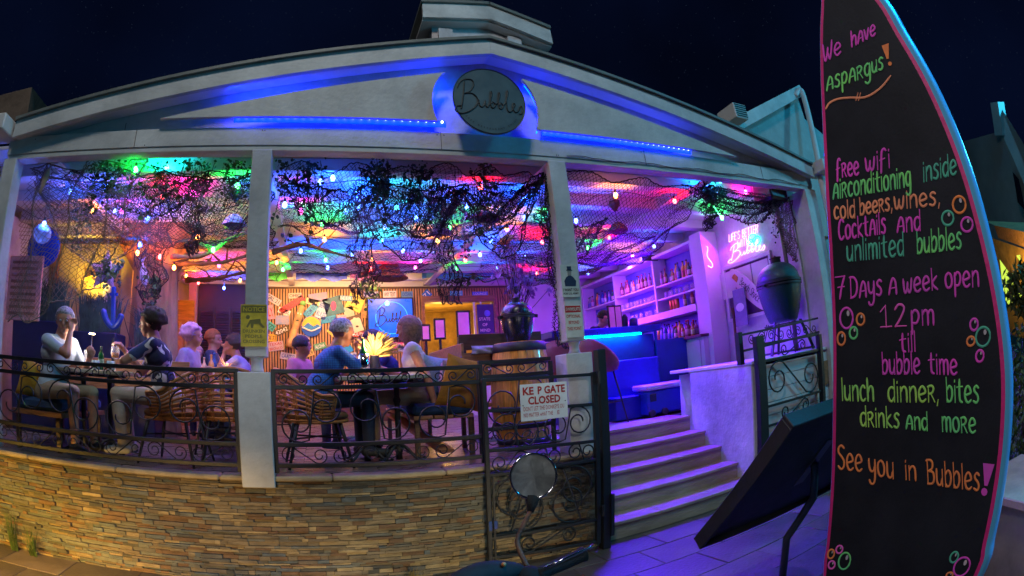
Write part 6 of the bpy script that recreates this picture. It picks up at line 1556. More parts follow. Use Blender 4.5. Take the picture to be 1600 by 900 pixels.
q = tp(143, 4.6); zt = PY(143, 521, 4.6).z
b = MB(); b.tube([q, q + ZU * (zt - TZ)], .005, 6); b.lathe([(.04, 0), (.04, .008), (.006, .012)], q, 14); b.build('stem', M['chrome'], t)
b = MB(); b.lathe([(.035, 0), (.03, .012), (0, .014)], q + ZU * (zt - TZ), 16); b.build('shade', M['chrome'], t); b = MB(); b.lathe([(0, 0), (.03, -.002), (.028, -.008), (0, -.009)], q + ZU * (zt - TZ), 12); b.build('lamp_light', glow('warm_led', (1, .75, .4), 14), t)
lamp('table_lamp_light', 'POINT', q + ZU * (zt - TZ - .03), (1, .8, .6), 8, .02, parent=t)
glass(tp(551, 4.55), .042, .085, 'short blue water glass near the man in the checked shirt', 'glass2', (.05, .35, .5))
glass(tp(559, 4.8), .04, .2, 'pink tinted wine glass left of the wine cooler', 'glass', None, True)
c = tp(568, 4.55); t = thing('wine_cooler', c, 'steel wine cooler holding a green bottle', 'wine cooler')
b = MB(); b.lathe([(.055, 0), (.058, .19), (.054, .19), (.05, .01), (0, .01)], c, 18); b.build('body', M['chrome'], t, smooth=True)
bottle(c + ZU * .012, .036, .31, gb, 'green wine bottle standing in the steel cooler', (.1, .12, .05))
c = tp(585, 4.65); t = thing('pampas_vase', c, 'dark vase of glowing pampas grass on the middle table', 'vase')
b = MB(); b.lathe([(.045, 0), (.055, .08), (.04, .17), (.045, .18), (0, .15)], c, 16); b.build('vase', M['navy'], t, smooth=True)
b = MB(); pm = mat('pampas', (.75, .50, .16), .85, var=.3, scale=9, bump=0)
for i in range(70):
    a = rnd.gauss(.45, .55); l = rnd.uniform(.12, .26); o = rnd.uniform(-.05, .05); p = c + ZU * .16
    q = p + Vector((math.sin(a) * l, o, math.cos(a) * l)); m_ = p + Vector((math.sin(a) * l * .4, o * .4, math.cos(a) * l * .62)); b.tube([p, m_, q.lerp(m_, .3), q], [.003, .007, .011, .002], 5)
b.build('plumes', pm, t, smooth=True, kind='stuff')
lamp('vase_light', 'POINT', c + Vector((-.03, -.12, .26)), (1, .62, .3), 4, .03, parent=t)
def tp3(px, Y=6.1): p = PY(px, 560, Y); return Vector((p.x, Y, 1.601))
for px, r, h, lab, mm, fl_ in ((306, .04, .13, 'amber drink glass under the pale lampshade at the far table', 'glass', (.7, .35, .05)), (313, .035, .1, 'small orange drink at the far table', 'glass', (.8, .25, .03)), (324, .035, .12, 'dark drink glass among the far bottles', 'glass', (.03, .04, .2)), (391, .04, .09, 'water glass right of the lily', 'glass2', None)): glass(tp3(px), r, h, lab, mm, fl_)
bottle(tp3(330, 6.15), .035, .30, mat('amber_bottle', (.5, .25, .08), .2, var=0), 'clear bottle with pale label at the far table', (.7, .65, .5))
bottle(tp3(335, 6.3), .035, .33, mat('blue_bottle', (.03, .1, .35), .2, var=0), 'tall blue bottle at the far table', (.1, .2, .4))
bottle(tp3(319, 6.2), .032, .27, mat('tall_pale', (.6, .45, .3), .4, var=0), 'pale pepper mill shaped bottle at the far table', (.7, .6, .5))
c = tp3(303, 6.0); t = thing('table_lamp', c, 'small lamp with pale mushroom shade at the far table', 'lamp')
b = MB(); b.tube([c, c + ZU * .14], .012, 8); b.build('stem', M['navy'], t); b = MB(); b.lathe([(.10, .12), (.095, .16), (.06, .20), (0, .215)], c, 18); b.build('shade', mat('lit_shade', (.8, .6, .5), .6, var=0, emis=(1, .6, .35), es=.5), t, smooth=True)
c = tp3(354, 6.0); t = thing('lily_vase', c, 'blue vase with one glowing yellow lily at the far table', 'vase')
b = MB(); b.lathe([(.03, 0), (.035, .05), (.028, .12), (0, .12)], c, 14); b.build('vase', mat('turq_vase', (.02, .25, .5), .3, var=0), t, smooth=True)
b = MB()
for k in range(9):
    a = 2 * math.pi * k / 9; d = Vector((math.cos(a), math.sin(a) * .7, 0)); s_ = Vector((-d.y, d.x, 0)) * .014; p = c + ZU * .13
    m1 = p + d * .07 + ZU * .07; m2 = p + d * .16 + ZU * (.05 if k % 3 else .16); b.add([p - s_ * .3, p + s_ * .3, m1 + s_, m1 - s_, m2], [(0, 1, 2, 3), (3, 2, 4)])
b.build('petals', mat('lily', (.85, .5, .2), .6, var=.2), t)
lamp('lily_light', 'POINT', c + Vector((0, -.1, .2)), (1, .6, .25), 1.2, .03, parent=t)

# ================================================================ people
def capsule(mb, p, q, r1, r2, n=12):
    p, q = Vector(p), Vector(q); d = q - p; L = d.length
    if L < 1e-4: mb.ball(p, r1, n, 8); return
    x, y, z = frame(p, q); pts = []; rs = []
    for i in range(4): a = math.pi / 2 * i / 4; pts.append(p - z * r1 * math.cos(a)); rs.append(max(.0008, r1 * math.sin(a)))
    for i in range(1, 5): a = math.pi / 2 * i / 4; 
    pts += [p, q]; rs += [r1, r2]
    for i in range(1, 5): a = math.pi / 2 * i / 4; pts.append(q + z * r2 * math.sin(a)); rs.append(max(.0008, r2 * math.cos(a)))
    mb.tube(pts, rs, n)
def ik(a, c, l1, l2, hint):
    d = c - a; L = min(d.length, (l1 + l2) * .995); d.normalize(); c = a + d * L
    x = (l1 * l1 - l2 * l2 + L * L) / (2 * L); h = math.sqrt(max(0, l1 * l1 - x * x)); hh = hint - d * hint.dot(d); hh.normalize()
    return a + d * x + hh * h, c
def person(loc, rz, label, shirt, trouser, skin, hair, style='short', lean=10, S=1.0, head=(0, 0), rh=None, lh=None, rhint=None, lhint=None, knee=.46, kspread=.12, sleeve=.65, vox=.011, stand=False, shoe=None, long_trouser=True, foot_dx=.0, hair_noise=.012):
    t = thing('person', loc, label, 'person', None, rz=rz)
    pr = []  # (p,q,r1,r2,tag)
    V = Vector; le = math.radians(lean)
    Z0 = .50 if not stand else .95
    pel = V((0, 0, Z0))
    up = V((math.sin(le), 0, math.cos(le))); fw = V((math.cos(le), 0, -math.sin(le)))
    waist = pel + up * .16; chest = pel + up * .34 + fw * .0; neck0 = pel + up * .50; 
    shL, shR = pel + up * .445 + V((0, .165, 0)), pel + up * .445 + V((0, -.165, 0))
    nk = neck0 + up * .02; nd = (up * .7 + ZU * .5 + fw * .25).normalized(); skull = nk + nd * .108
    def C(p, q, a, b_, tg): pr.append((V(p), V(q), a, b_, tg))
    C(pel + V((0, .07, 0)), pel + V((0, -.07, 0)), .115, .115, 't'); C(pel + V((-.03, .07, -.02)), pel + V((-.03, -.07, -.02)), .115, .115, 't')
    C(waist + V((0, .055, 0)), waist - V((0, .055, 0)), .108, .108, 's'); C(pel + up * .05 + V((0, .06, 0)), pel + up * .05 + V((0, -.06, 0)), .115, .115, 's')
    C(chest + V((0, .075, 0)), chest - V((0, .075, 0)), .118, .118, 's'); C(chest + up * .07 + V((0, .10, 0)), chest + up * .07 - V((0, .10, 0)), .09, .09, 's')
    C(shL, shR, .06, .06, 's'); C(neck0 - up * .03, skull - nd * .05, .062, .055, 'k')
    hy, hp_ = math.radians(head[0]), math.radians(head[1]); Rh = Matrix.Rotation(hy, 3, 'Z') @ Matrix.Rotation(hp_, 3, 'Y')
    H = lambda x, y, z: skull + Rh @ V((x, y, z))
    C(H(-.02, 0, .03), H(.012, 0, .035), .083, .078, 'k'); C(H(.02, 0, -.03), H(.028, 0, -.045), .062, .05, 'k'); C(H(.035, .0, -.07), H(.05, 0, -.075), .034, .026, 'k')
    C(H(.078, 0, .015), H(.098, 0, -.018), .009, .014, 'k'); C(H(.03, .04, -.02), H(.045, .03, -.03), .03, .03, 'k'); C(H(.03, -.04, -.02), H(.045, -.03, -.03), .03, .03, 'k'); C(H(.076, .035, .03), H(.082, -.035, .03), .012, .012, 'k')
    for s_ in (1, -1): C(H(-.01, s_ * .078, .012), H(-.012, s_ * .080, -.022), .014, .009, 'k'); C(H(-.008, s_ * .086, .018), H(-.012, s_ * .086, -.01), .008, .006, 'k')
    C(H(.075, .018, -.052), H(.075, -.018, -.052), .012, .012, 'k')
    ankL = {}
    for s_, hip in ((1, V((0, .095, Z0))), (-1, V((0, -.095, Z0)))):
        if stand: kn = hip + V((.03, 0, -.43)); an = kn + V((-.02, 0, -.42))
        else: kn = V((knee - .02, s_ * kspread, Z0 + .01)); an = V((knee - .02 + foot_dx, s_ * kspread, .085))
        C(hip, kn, .088, .062, 't')
        lt = 't' if long_trouser else 'k'
        C(kn, kn.lerp(an, .45), .058, .052 if lt == 'k' else .06, lt); C(kn.lerp(an, .45), an, .05 if lt == 'k' else .058, .036 if lt == 'k' else .05, lt)
        C(an + V((-.03, 0, -.035)), an + V((.15, s_ * .015, -.048)), .043, .034, 'f')
    hands = []
    for s_, sh_, tg, hint in ((1, shL, lh, lhint), (-1, shR, rh, rhint)):
        tg = V(tg) if tg is not None else V((.32, s_ * .18, Z0 + .12)); hint = V(hint) if hint is not None else V((-.25, s_ * .5, -1))
        el, wr = ik(sh_, tg, .285, .25, hint)
        m_ = sh_.lerp(el, sleeve); C(sh_, m_, .058, .054, 's'); C(m_, el, .044, .040, 'k' if sleeve < 1.2 else 's')
        fs_ = 's' if sleeve > 1.2 else 'k'
        C(el, el.lerp(wr, .5), .042, .036, fs_); C(el.lerp(wr, .5), wr, .035, .025, fs_)
        fd = (wr - el).normalized(); side = fd.cross(V((0, s_, 0)) if abs(fd.y) < .8 else ZU).normalized()
        lat = fd.cross(side).normalized()
        pm_ = wr + fd * .05; C(wr, pm_ + fd * .02, .024, .028, 'k'); C(pm_ + lat * .02, pm_ - lat * .02, .02, .02, 'k')
        for k, (o, l) in enumerate(((-.030, .065), (-.010, .075), (.010, .07), (.030, .055))):
            b0 = pm_ + fd * .03 + lat * o; b1 = b0 + (fd * .8 + side * .6).normalized() * l * .5; b2 = b1 + (fd * .1 + side * 1).normalized() * l * .55
            C(b0, b1, .0095, .009, 'k'); C(b1, b2, .009, .0075, 'k')
        th = pm_ - fd * .02 - lat * .03; C(th, th + (fd + side * .6 - lat * .7).normalized() * .04, .011, .01, 'k'); 
        th2 = th + (fd + side * .6 - lat * .7).normalized() * .04; C(th2, th2 + (fd + side).normalized() * .028, .01, .008, 'k')
    mb = MB()
    for p, q, a, b_, tg in pr: capsule(mb, p, q, a, b_)
    o = mb.build('body', MATS['white_paint']); me0 = o.data
    md = o.modifiers.new('r', 'REMESH'); md.mode = 'VOXEL'; md.voxel_size = vox
    ms = o.modifiers.new('s', 'SMOOTH'); ms.iterations = 3; ms.factor = .5
    dg = bpy.context.evaluated_depsgraph_get(); me = bpy.data.meshes.new_from_object(o.evaluated_get(dg)); bpy.data.objects.remove(o); bpy.data.meshes.remove(me0)
    me.materials.clear()
    shoe = shoe or mat('dark_shoe', (.02, .02, .022), .5, var=.1)
    tags = {'s': 0, 't': 1, 'k': 2, 'f': 3}
    for m_ in (shirt, trouser, skin, shoe): me.materials.append(m_)
    n = len(me.polygons); ctr = np.zeros(n * 3, np.float32); me.polygons.foreach_get('center', ctr); ctr = ctr.reshape(-1, 3)
    best = np.full(n, 9.0); idx = np.zeros(n, np.int32)
    for p, q, a, b_, tg in pr:
        P = np.array(p); D = np.array(q - p); L2 = max(D @ D, 1e-9); tt = np.clip(((ctr - P) @ D) / L2, 0, 1)
        dist = np.linalg.norm(ctr - P - tt[:, None] * D, axis=1) - (a + (b_ - a) * tt); w = dist < best; best[w] = dist[w]; idx[w] = tags[tg]
    me.polygons.foreach_set('material_index', idx); me.polygons.foreach_set('use_smooth', [True] * n)
    body = bpy.data.objects.new('body', me); COL.objects.link(body); body.parent = t
    # hair
    vs = []; nn, mm_ = 26, 16; hs = {'short': (.111, .098, .108, -.018, .036), 'bob': (.118, .106, .135, -.026, .004), 'curly': (.126, .114, .118, -.030, .038)}[style]
    for j in range(mm_ + 1):
        a = math.pi * j / mm_
        for k in range(nn):
            b_ = 2 * math.pi * k / nn; x, y, z = math.sin(a) * math.cos(b_), math.sin(a) * math.sin(b_), math.cos(a)
            f = 1.0
            front = max(0, x)
            lim = (-.25 if style != 'bob' else -1.2)
            if front > .5 and z < .22: f *= .78 - .0 * front            # keep the face free
            if z < lim: f *= .78
            nz = 1 + (hair_noise * 8) * (rnd.random() - .5) * (1.6 if style == 'curly' else .6)
            vs.append(H(hs[3] + hs[0] * x * f * nz, hs[1] * y * f * nz, hs[4] + hs[2] * z * (1 if z > 0 or style != 'bob' else 1.25) * nz * (f if z < 0 and style != 'bob' else 1)))
    b = MB(); b.add(vs, [(j * nn + k, j * nn + (k + 1) % nn, (j + 1) * nn + (k + 1) % nn, (j + 1) * nn + k) for j in range(mm_) for k in range(nn)])
    ho = b.build('hair', hair, smooth=True); ho.parent = t
    lip = mat('lips', (.35, .08, .07), .5, var=0)
    for s_ in (1, -1):
        b = MB(); b.mat(0).ball(H(.083, s_ * .030, .012), .0095, 8, 6); b.mat(1).ball(H(.0895, s_ * .030, .011), .0056, 6, 5); b.build('eye', [M['white2'], M['print_dark']], kind='stuff').parent = t
        b = MB(); b.tube([H(.085, s_ * .016, .030), H(.088, s_ * .032, .034), H(.080, s_ * .046, .028)], .0035, 4); b.build('eyebrow', hair).parent = t
    b = MB(); b.tube([H(.080, .02, -.052), H(.088, 0, -.051), H(.080, -.02, -.052)], [.003, .0055, .003], 5); b.build('mouth', lip).parent = t
    t.scale = (S, S, S)
    return t
SK = mat('skin', (.44, .20, .12), .5, var=.12, scale=9, bump=.05); SK2 = mat('skin_tan', (.36, .15, .085), .5, var=.12, scale=9, bump=.05)
def at(px, Y, dx=0, dy=0): p = PY(px, 560, Y); return (p.x + dx, Y + dy, FZ + .045)
gh = mat('grey_hair', (.40, .40, .43), .85, var=.6, scale=60, bump=.4); dh = mat('dark_hair', (.03, .018, .015), .7, var=.4, scale=60, bump=.4); lh_ = mat('fair_hair', (.22, .12, .06), .7, var=.4, scale=50, bump=.3)
khaki = mat('khaki', (.34, .29, .2), .85, var=.15, bump=.2); jeans = mat('dark_cloth', (.03, .035, .06), .85, var=.2, bump=.2); beige = mat('beige_trousers', (.5, .42, .34), .85, var=.15, bump=.2)
person(at(88, 4.42, -.06, .04), math.radians(-22), 'grey haired man in a pale blue shirt resting his chin on his fist', mat('pale_blue_shirt', (.42, .52, .62), .85, var=.12, scale=6, bump=.25), khaki, SK, gh, 'short', lean=14, S=1.0, head=(-48, 4), rh=(.28, -.02, 1.02), rhint=(.2, -.7, -1), lh=(.42, .10, .80), vox=.010, long_trouser=False)
flor = mat('navy_floral', (.010, .014, .05), .8, col2=(.012, .02, .07), scale=4, bump=.2)
ft = flor.node_tree; bs = ft.nodes['Principled BSDF']
tcn = ft.nodes.new('ShaderNodeTexCoord'); nz1 = ft.nodes.new('ShaderNodeTexNoise'); nz1.inputs['Scale'].default_value = 7.5; nz1.inputs['Detail'].default_value = 1.0
rp = ft.nodes.new('ShaderNodeValToRGB'); rp.color_ramp.interpolation = 'CONSTANT'; rp.color_ramp.elements[0].color = (.012, .016, .06, 1); rp.color_ramp.elements[1].position = .53; rp.color_ramp.elements[1].color = (.5, .5, .52, 1)
e_ = rp.color_ramp.elements.new(.56); e_.color = (.62, .62, .62, 1); e_ = rp.color_ramp.elements.new(.66); e_.color = (.03, .05, .15, 1)
ft.links.new(tcn.outputs['Object'], nz1.inputs['Vector']); ft.links.new(nz1.outputs['Fac'], rp.inputs[0]); ft.links.new(rp.outputs[0], bs.inputs['Base Color'])
person(at(262, 4.55, 0, 0), math.radians(186), 'dark haired woman seen from the side in a navy top with white flowers', flor, beige, SK, dh, 'curly', lean=14, S=1.02, head=(-6, 2), lh=(.40, -.02, .80), lhint=(.5, 1, -.5), rh=(.42, -.1, .88), vox=.010, shoe=mat('white_shoe', (.5, .5, .52), .6, var=.1), foot_dx=-.05, hair_noise=.02)
chk = mat('blue_check', (.02, .16, .5), .8, var=.12, scale=5, bump=.2)
ct = chk.node_tree; tcn = ct.nodes.new('ShaderNodeTexCoord'); bk = ct.nodes.new('ShaderNodeTexBrick'); bk.offset = 0; bk.inputs['Scale'].default_value = 26; bk.inputs['Color1'].default_value = (.02, .15, .5, 1); bk.inputs['Color2'].default_value = (.02, .12, .42, 1); bk.inputs['Mortar'].default_value = (.01, .05, .25, 1); bk.inputs['Brick Width'].default_value = .5; bk.inputs['Row Height'].default_value = .5; bk.inputs['Mortar Size'].default_value = .05
mpc = ct.nodes.new('ShaderNodeMapping'); mpc.inputs['Rotation'].default_value = (1.57, 0, 0); ct.links.new(tcn.outputs['Object'], mpc.inputs['Vector']); ct.links.new(mpc.outputs[0], bk.inputs['Vector']); ct.links.new(bk.outputs[0], ct.nodes['Principled BSDF'].inputs['Base Color'])
person(at(487, 4.65, 0, 0), math.radians(12), 'grey haired man in a blue checked shirt holding a hand to his mouth', chk, jeans, SK2, gh, 'short', lean=26, S=1.02, head=(0, 10), rh=(.40, -.06, .92), rhint=(.3, -.6, -1), lh=(.42, .14, .80), vox=.010)
person(at(655, 4.95, 0, 0), math.radians(170), 'fair haired woman in a white sleeveless top on the bench', mat('white_top', (.62, .56, .58), .85, var=.1, bump=.2), beige, SK, lh_, 'bob', lean=8, S=1.02, head=(-14, 4), lh=(-.12, .26, .42), lhint=(-1, .4, 0), rh=(.36, -.1, .78), sleeve=.05, vox=.010)
person(at(628, 5.75, 0, 0), math.radians(184), 'dark haired man in a navy shirt bent over the table behind the pampas', mat('navy_shirt', (.015, .03, .12), .85, var=.15, bump=.2), jeans, SK2, dh, 'short', lean=30, S=1.04, head=(-10, 14), lh=(.44, .05, .74), lhint=(.2, 1, -.4), vox=.012)
person(at(461, 5.6, 0, 0), math.radians(-30), 'boy with dark hair in a pink shirt behind the man in blue', mat('pink_shirt', (.6, .2, .25), .85, var=.15), jeans, SK, dh, 'short', lean=8, S=.92, head=(60, 0), vox=.014)
person(at(286, 5.75, 0, 0), math.radians(-8), 'older woman with pale pink curls in a lilac top', mat('lilac_top', (.26, .2, .36), .85, var=.15), jeans, SK, mat('pink_curls', (.5, .26, .42), .85, var=.3, scale=30), 'curly', lean=10, S=1.02, head=(8, 0), vox=.014, hair_noise=.02)
person(at(307, 6.9, 0, 0), math.radians(-70), 'small person in grey beside the pink haired woman', mat('grey_top', (.3, .3, .34), .85, var=.15), jeans, mat('skin_pink', (.6, .28, .28), .5, var=.1), mat('pinkish_hair', (.5, .3, .35), .85, var=.3), 'short', lean=5, S=.90, head=(0, 0), vox=.014)
person(at(318, 7.0, .1, 0), math.radians(0), 'man with short red hair in profile before the blue doors', mat('dark_top', (.03, .05, .12), .85, var=.15), jeans, SK, mat('red_hair', (.35, .13, .05), .8, var=.3, scale=50), 'short', lean=2, S=1.08, head=(0, 0), vox=.014)
person(at(392, 6.3, 0, 0), math.radians(178), 'brown haired person in a lilac shirt left of the notice post, hands at the mouth', mat('lilac_shirt', (.26, .24, .45), .85, var=.15), jeans, SK2, dh, 'curly', lean=20, S=1.0, head=(0, 6), rh=(.33, -.02, 1.0), lh=(.33, .02, .98), rhint=(.3, -.4, -1), lhint=(.3, .4, -1), vox=.013)
# ================================================================ bar
bar = thing('bar_counter', (4.2, 6.6, FZ), 'dark blue bar counter with a turquoise light strip under its top', 'bar')
navb = mat('cobalt_panel', (.012, .03, .32), .45, var=.2, scale=2, bump=.15)
b = MB(); b.box(3.05, 4.66, 6.42, 6.9, FZ, 2.0, .006); b.build('counter', navb, bar)
b = MB(); b.box(2.95, 4.72, 6.30, 7.0, 2.03, 2.12, .008); b.build('worktop', navb, bar)
b = MB(); b.box(3.1, 4.4, 6.36, 6.385, 2.0, 2.02); b.build('light_strip', glow('turquoise_led', (.0, .75, .9), 10), bar)
lamp('bar_strip_light', 'AREA', (3.8, 6.34, 1.99), (.0, .6, 1), 2.2, 1.2, aim=(3.8, 6.55, 1.0), size_y=.04, parent=bar)
b = MB(); b.box(3.35, 4.5, 6.13, 6.40, FZ, 1.66, .01); b.build('lower_front', navb, bar)
b = MB(); b.box(3.6, 4.3, 5.9, 6.12, FZ, 1.18, .012); b.build('foot_step', navb, bar)
b = MB(); b.box(4.68, 5.36, 6.42, 7.2, FZ, 1.90, .008); b.build('side_counter', navb, bar)
b = MB(); b.box(4.67, 4.70, 6.38, 6.42, FZ, 2.08); b.build('edge', navb, bar)
# cooler
co = thing('cool_box', (4.36, 5.85, FZ), 'blue cool box with pale lid standing at the top of the steps', 'cool box')
cb = mat('cool_box_blue', (.012, .04, .42), .4, var=.12, scale=4); cw_ = mat('cool_box_white', (.6, .6, .68), .4, var=.08)
b = MB(); b.box(3.99, 4.72, 5.72, 6.05, FZ + .03, FZ + .34, .02); b.build('body', cb, co)
b = MB(); b.box(3.97, 4.74, 5.70, 6.07, FZ + .345, FZ + .42, .018); b.build('lid', cw_, co)
for x in (4.03, 4.24): b = MB(); b.lathe([(.045, 0), (.05, .01), (.05, .035), (.045, .04)], (x + .0, 5.715, FZ + .05), 14, axis=(0, -1, 0)); b.build('wheel', M['black'], co, smooth=True)
b = MB(); b.box(4.02, 4.12, 5.705, 5.72, FZ + .2, FZ + .30, .005); b.build('grip_recess', M['navy'], co)
b = MB(); b.tube(smooth_pts([(4.74, 5.8, FZ + .08), (4.80, 5.8, FZ + .1), (4.80, 5.8, FZ + .2), (4.74, 5.8, FZ + .22)], 4), .01, 6); b.build('handle', cw_, co, smooth=True)
# stool
def stool(x, y, rz, label):
    t = thing('bar_stool', (x, y, FZ), label, 'stool', 'salmon bucket bar stools', rz=rz)
    sa = mat('salmon_leather', (.26, .085, .06), .5, var=.15, scale=4, bump=.1)
    b = MB(); n, m_ = 18, 8; vs = []
    for j in range(m_ + 1):
        for i in range(n + 1):
            u = -1 + 2 * i / n; v = j / m_; ang = u * 1.9
            R = .08 + .17 * min(1, v * 1.5); h = .72 + (.34 * max(0, v - .45) / .55) ** 1.0 * (math.cos(ang * .55) ** 2) * 1.25 + .02 * v
            vs.append((-R * math.cos(ang) * 1.0 + .02, R * 1.15 * math.sin(ang), h))
    b.add(vs, [(j * (n + 1) + i, j * (n + 1) + i + 1, (j + 1) * (n + 1) + i + 1, (j + 1) * (n + 1) + i) for j in range(m_) for i in range(n)])
    o = b.build('shell', sa, smooth=True); md = o.modifiers.new('s', 'SOLIDIFY'); md.thickness = .02; local(o, t)
    b = MB(); b.lathe([(0, .715), (.2, .715), (.24, .73), (.22, .765), (0, .77)], (.05, 0, 0), 20, sx=1.05); local(b.build('seat', sa, smooth=True), t)
    for sx in (-1, 1):
        for sy in (-1, 1): b = MB(); b.tube([(.05 + sx * .12, sy * .12, .72), (.05 + sx * .26, sy * .24, 0)], [.015, .011], 8); local(b.build('leg', M['iron'], smooth=True), t)
    b = MB(); b.tube([(.05 + .19 * sx, .18 * sy, .3) for sx, sy in ((-1, -1), (1, -1), (1, 1), (-1, 1))], .009, 6, closed=True); local(b.build('footrest', M['iron']), t)
    return t
s1 = stool(3.30, 5.75, math.radians(20), 'salmon bucket bar stool right of the post signs'); s1.scale = (.86, .86, .92)
copy_tree(s1, (2.80, 5.75, FZ), math.radians(50), 'salmon bucket bar stool half hidden behind the right post')
# shelving on the side wall
sh = thing('bottle_shelves', (5.6, 8, 1.9), 'white wall shelving full of bottles behind the bar', 'shelves')
sx0, sx1 = 5.45, 5.748
Y0, Y1 = 6.22, 9.96
b = MB(); b.box(sx0 - .02, sx1, Y0, Y1, 3.30, 3.345, .004); b.build('top_board', M['white2'], sh)
b = MB(); b.box(sx1 - .02, sx1 - .001, Y0, Y1, 1.90, 3.29); b.build('back_board', mat('blue_back', (.12, .14, .45), .6, var=.1), sh)
for y in (Y0, 7.30, 8.62, Y1 - .04):
    b = MB(); b.box(sx0 - .01, sx1 - .021, y, y + .045, 2.40 if y > 6.3 and y < 9 else 1.9, 3.299, .003); b.build('divider', M['white2'], sh)
b = MB(); b.box(sx0 - .03, sx1 - .021, Y0 + .046, Y1 - .05, 2.27, 2.38, .004); b.build('thick_shelf', M['white2'], sh)
shelf_rows = []
for y0, y1, zs in ((Y0 + .046, 7.298, (2.61, 2.83)), (7.346, 8.618, (2.62, 2.88)), (8.666, Y1 - .045, (2.85,))):
    for z in zs: b = MB(); b.box(sx0, sx1 - .022, y0, y1, z - .025, z, .003); b.build('shelf', M['white2'], sh)
    for z in (2.38,) + zs: shelf_rows.append((y0, y1, z))
b = MB(); b.box(sx0 - .22, sx1, 6.0, Y1, 1.86, 1.90, .004); b.build('counter_top', M['dwood'], sh)
b = MB(); b.box(sx0 - .15, sx1, 6.02, Y1, FZ, 1.858); b.build('cupboard', M['white2'], sh)
for y in (6.1, 6.9, 7.7, 8.5): b = MB(); b.box(sx0 - .17, sx0 - .151, y, y + .74, FZ + .1, 1.82, .003); b.build('cupboard_door', M['white2'], sh)
b = MB(); b.box(5.40, 5.748, 5.92, 6.19, FZ, 3.40, .005); b.build('end_pillar', M['white2'], sh)
# bottles, five kinds shared
bcols = [((.5, .18, .04), (.7, .6, .4)), ((.02, .08, .3), (.3, .35, .6)), ((.2, .02, .04), (.5, .3, .2)), ((.3, .32, .4), (.1, .15, .5)), ((.03, .2, .06), (.7, .7, .5)), ((.7, .45, .04), (.5, .1, .1)), ((.25, .08, .03), (.6, .5, .3)), ((.35, .12, .22), (.5, .45, .5))]
protos = []
for i, (c, l) in enumerate(bcols):
    r = .030 + .005 * (i % 3); h = .21 + .022 * ((i * 3) % 4); bm_ = mat('spirit_%d' % i, c, .12, var=0, coat=.6); lm_ = mat('spirit_label_%d' % i, l, .5, var=.3, scale=50, bump=0)
    b = MB(); b.lathe(bottle_prof(r, h), n=12); o1 = b.build('body', bm_, smooth=True); b = MB(); b.lathe([(r + .001, h * .14), (r + .002, h * .15), (r + .002, h * .45), (r + .001, h * .46)], n=12); o2 = b.build('label', lm_, smooth=True)
    b = MB(); b.lathe([(r * .4, h * .93), (r * .46, h * .935), (r * .46, h + .004), (0, h + .006)], n=10); o3 = b.build('cap', M['black'] if i % 2 else M['print_red'], smooth=True)
    protos.append((o1.data, o2.data, o3.data)); [bpy.data.objects.remove(o) for o in (o1, o2, o3)]
kind_n = ['amber', 'dark blue', 'crimson', 'clear', 'green', 'golden', 'brown', 'pink']
def spirit(x, y, z, k, where, extra=''):
    t = thing('bottle', (x, y, z), '%s bottle %s%s' % (kind_n[k], extra, where), 'bottle', 'spirit bottles ' + where, rz=rnd.uniform(0, 6))
    for nm, me in zip(('body', 'label', 'cap'), protos[k]): o = bpy.data.objects.new(nm, me); COL.objects.link(o); o.parent = t
def row(y0, y1, z, step, where, x=5.52):
    y = y0 + .06; ks = []; ys = []
    while y < y1 - .05: ks.append(rnd.randrange(8)); ys.append(y); y += step * rnd.uniform(.85, 1.3)
    for i, (y, k) in enumerate(zip(ys, ks)):
        e = 'between %s and %s ones ' % (kind_n[ks[i - 1]], kind_n[ks[i + 1]]) if 0 < i < len(ks) - 1 else ('at the near end ' if i == 0 else 'at the far end ')
        spirit(x + rnd.uniform(-.03, .03), y, z + .001, k, where, e)
ORD = ['first', 'second', 'third', 'fourth', 'fifth', 'sixth', 'seventh', 'eighth', 'ninth', 'tenth', 'eleventh', 'twelfth', 'thirteenth', 'fourteenth']
row(shelf_rows[2][0], shelf_rows[2][1], 2.83, .09, 'on the top shelf nearest the column')
row(shelf_rows[2][0], 6.75, 2.38, .13, 'on the low shelf nearest the column')
row(shelf_rows[5][0], shelf_rows[5][1], 2.88, .10, 'on the top shelf of the middle section')
row(shelf_rows[7][0], shelf_rows[7][1], 2.85, .11, 'on the upper shelf of the far section')
row(6.3, 7.35, 1.90, .085, 'on the wooden back counter', 5.38); row(6.32, 7.4, 1.90, .10, 'at the back of the wooden counter', 5.5)
# glasses on shelves
b = MB(); b.lathe([(.025, 0), (.03, .10), (.028, .10), (.022, .006), (0, .006)], n=10); o = b.build('bowl', M['glass'], smooth=True); gme = o.data; bpy.data.objects.remove(o)
for (y0, y1, z, wh) in ((shelf_rows[1][0], shelf_rows[1][1], 2.61, 'nearest the column'), (shelf_rows[4][0], shelf_rows[4][1], 2.62, 'in the middle section'), (shelf_rows[3][0], shelf_rows[3][1], 2.38, 'low in the middle section')):
    y = y0 + .06; gi = 0
    while y < y1 - .05:
        o = bpy.data.objects.new('glass', gme); COL.objects.link(o); o.location = (5.53 + rnd.uniform(-.04, .04), y, z + .001)
        gi += 1; tag(o, ORD[gi - 1] + ' clear glass from the near end on the shelf ' + wh, 'glass', 'drinking glasses on the shelf ' + wh); y += rnd.uniform(.085, .12)
for y, ww in ((6.82, 'near'), (6.90, 'middle'), (6.98, 'far')):
    b = MB(); b.lathe([(.035, 0), (.036, .16), (.03, .165), (0, .16)], (5.5, y, 2.381), 14); tag(b.build('copper_mug', mat('copper', (.6, .2, .05), .3, metal=.8, var=.15), smooth=True), ww + ' copper mug of the row of three on the low shelf', 'mug', 'copper mugs on the low shelf')
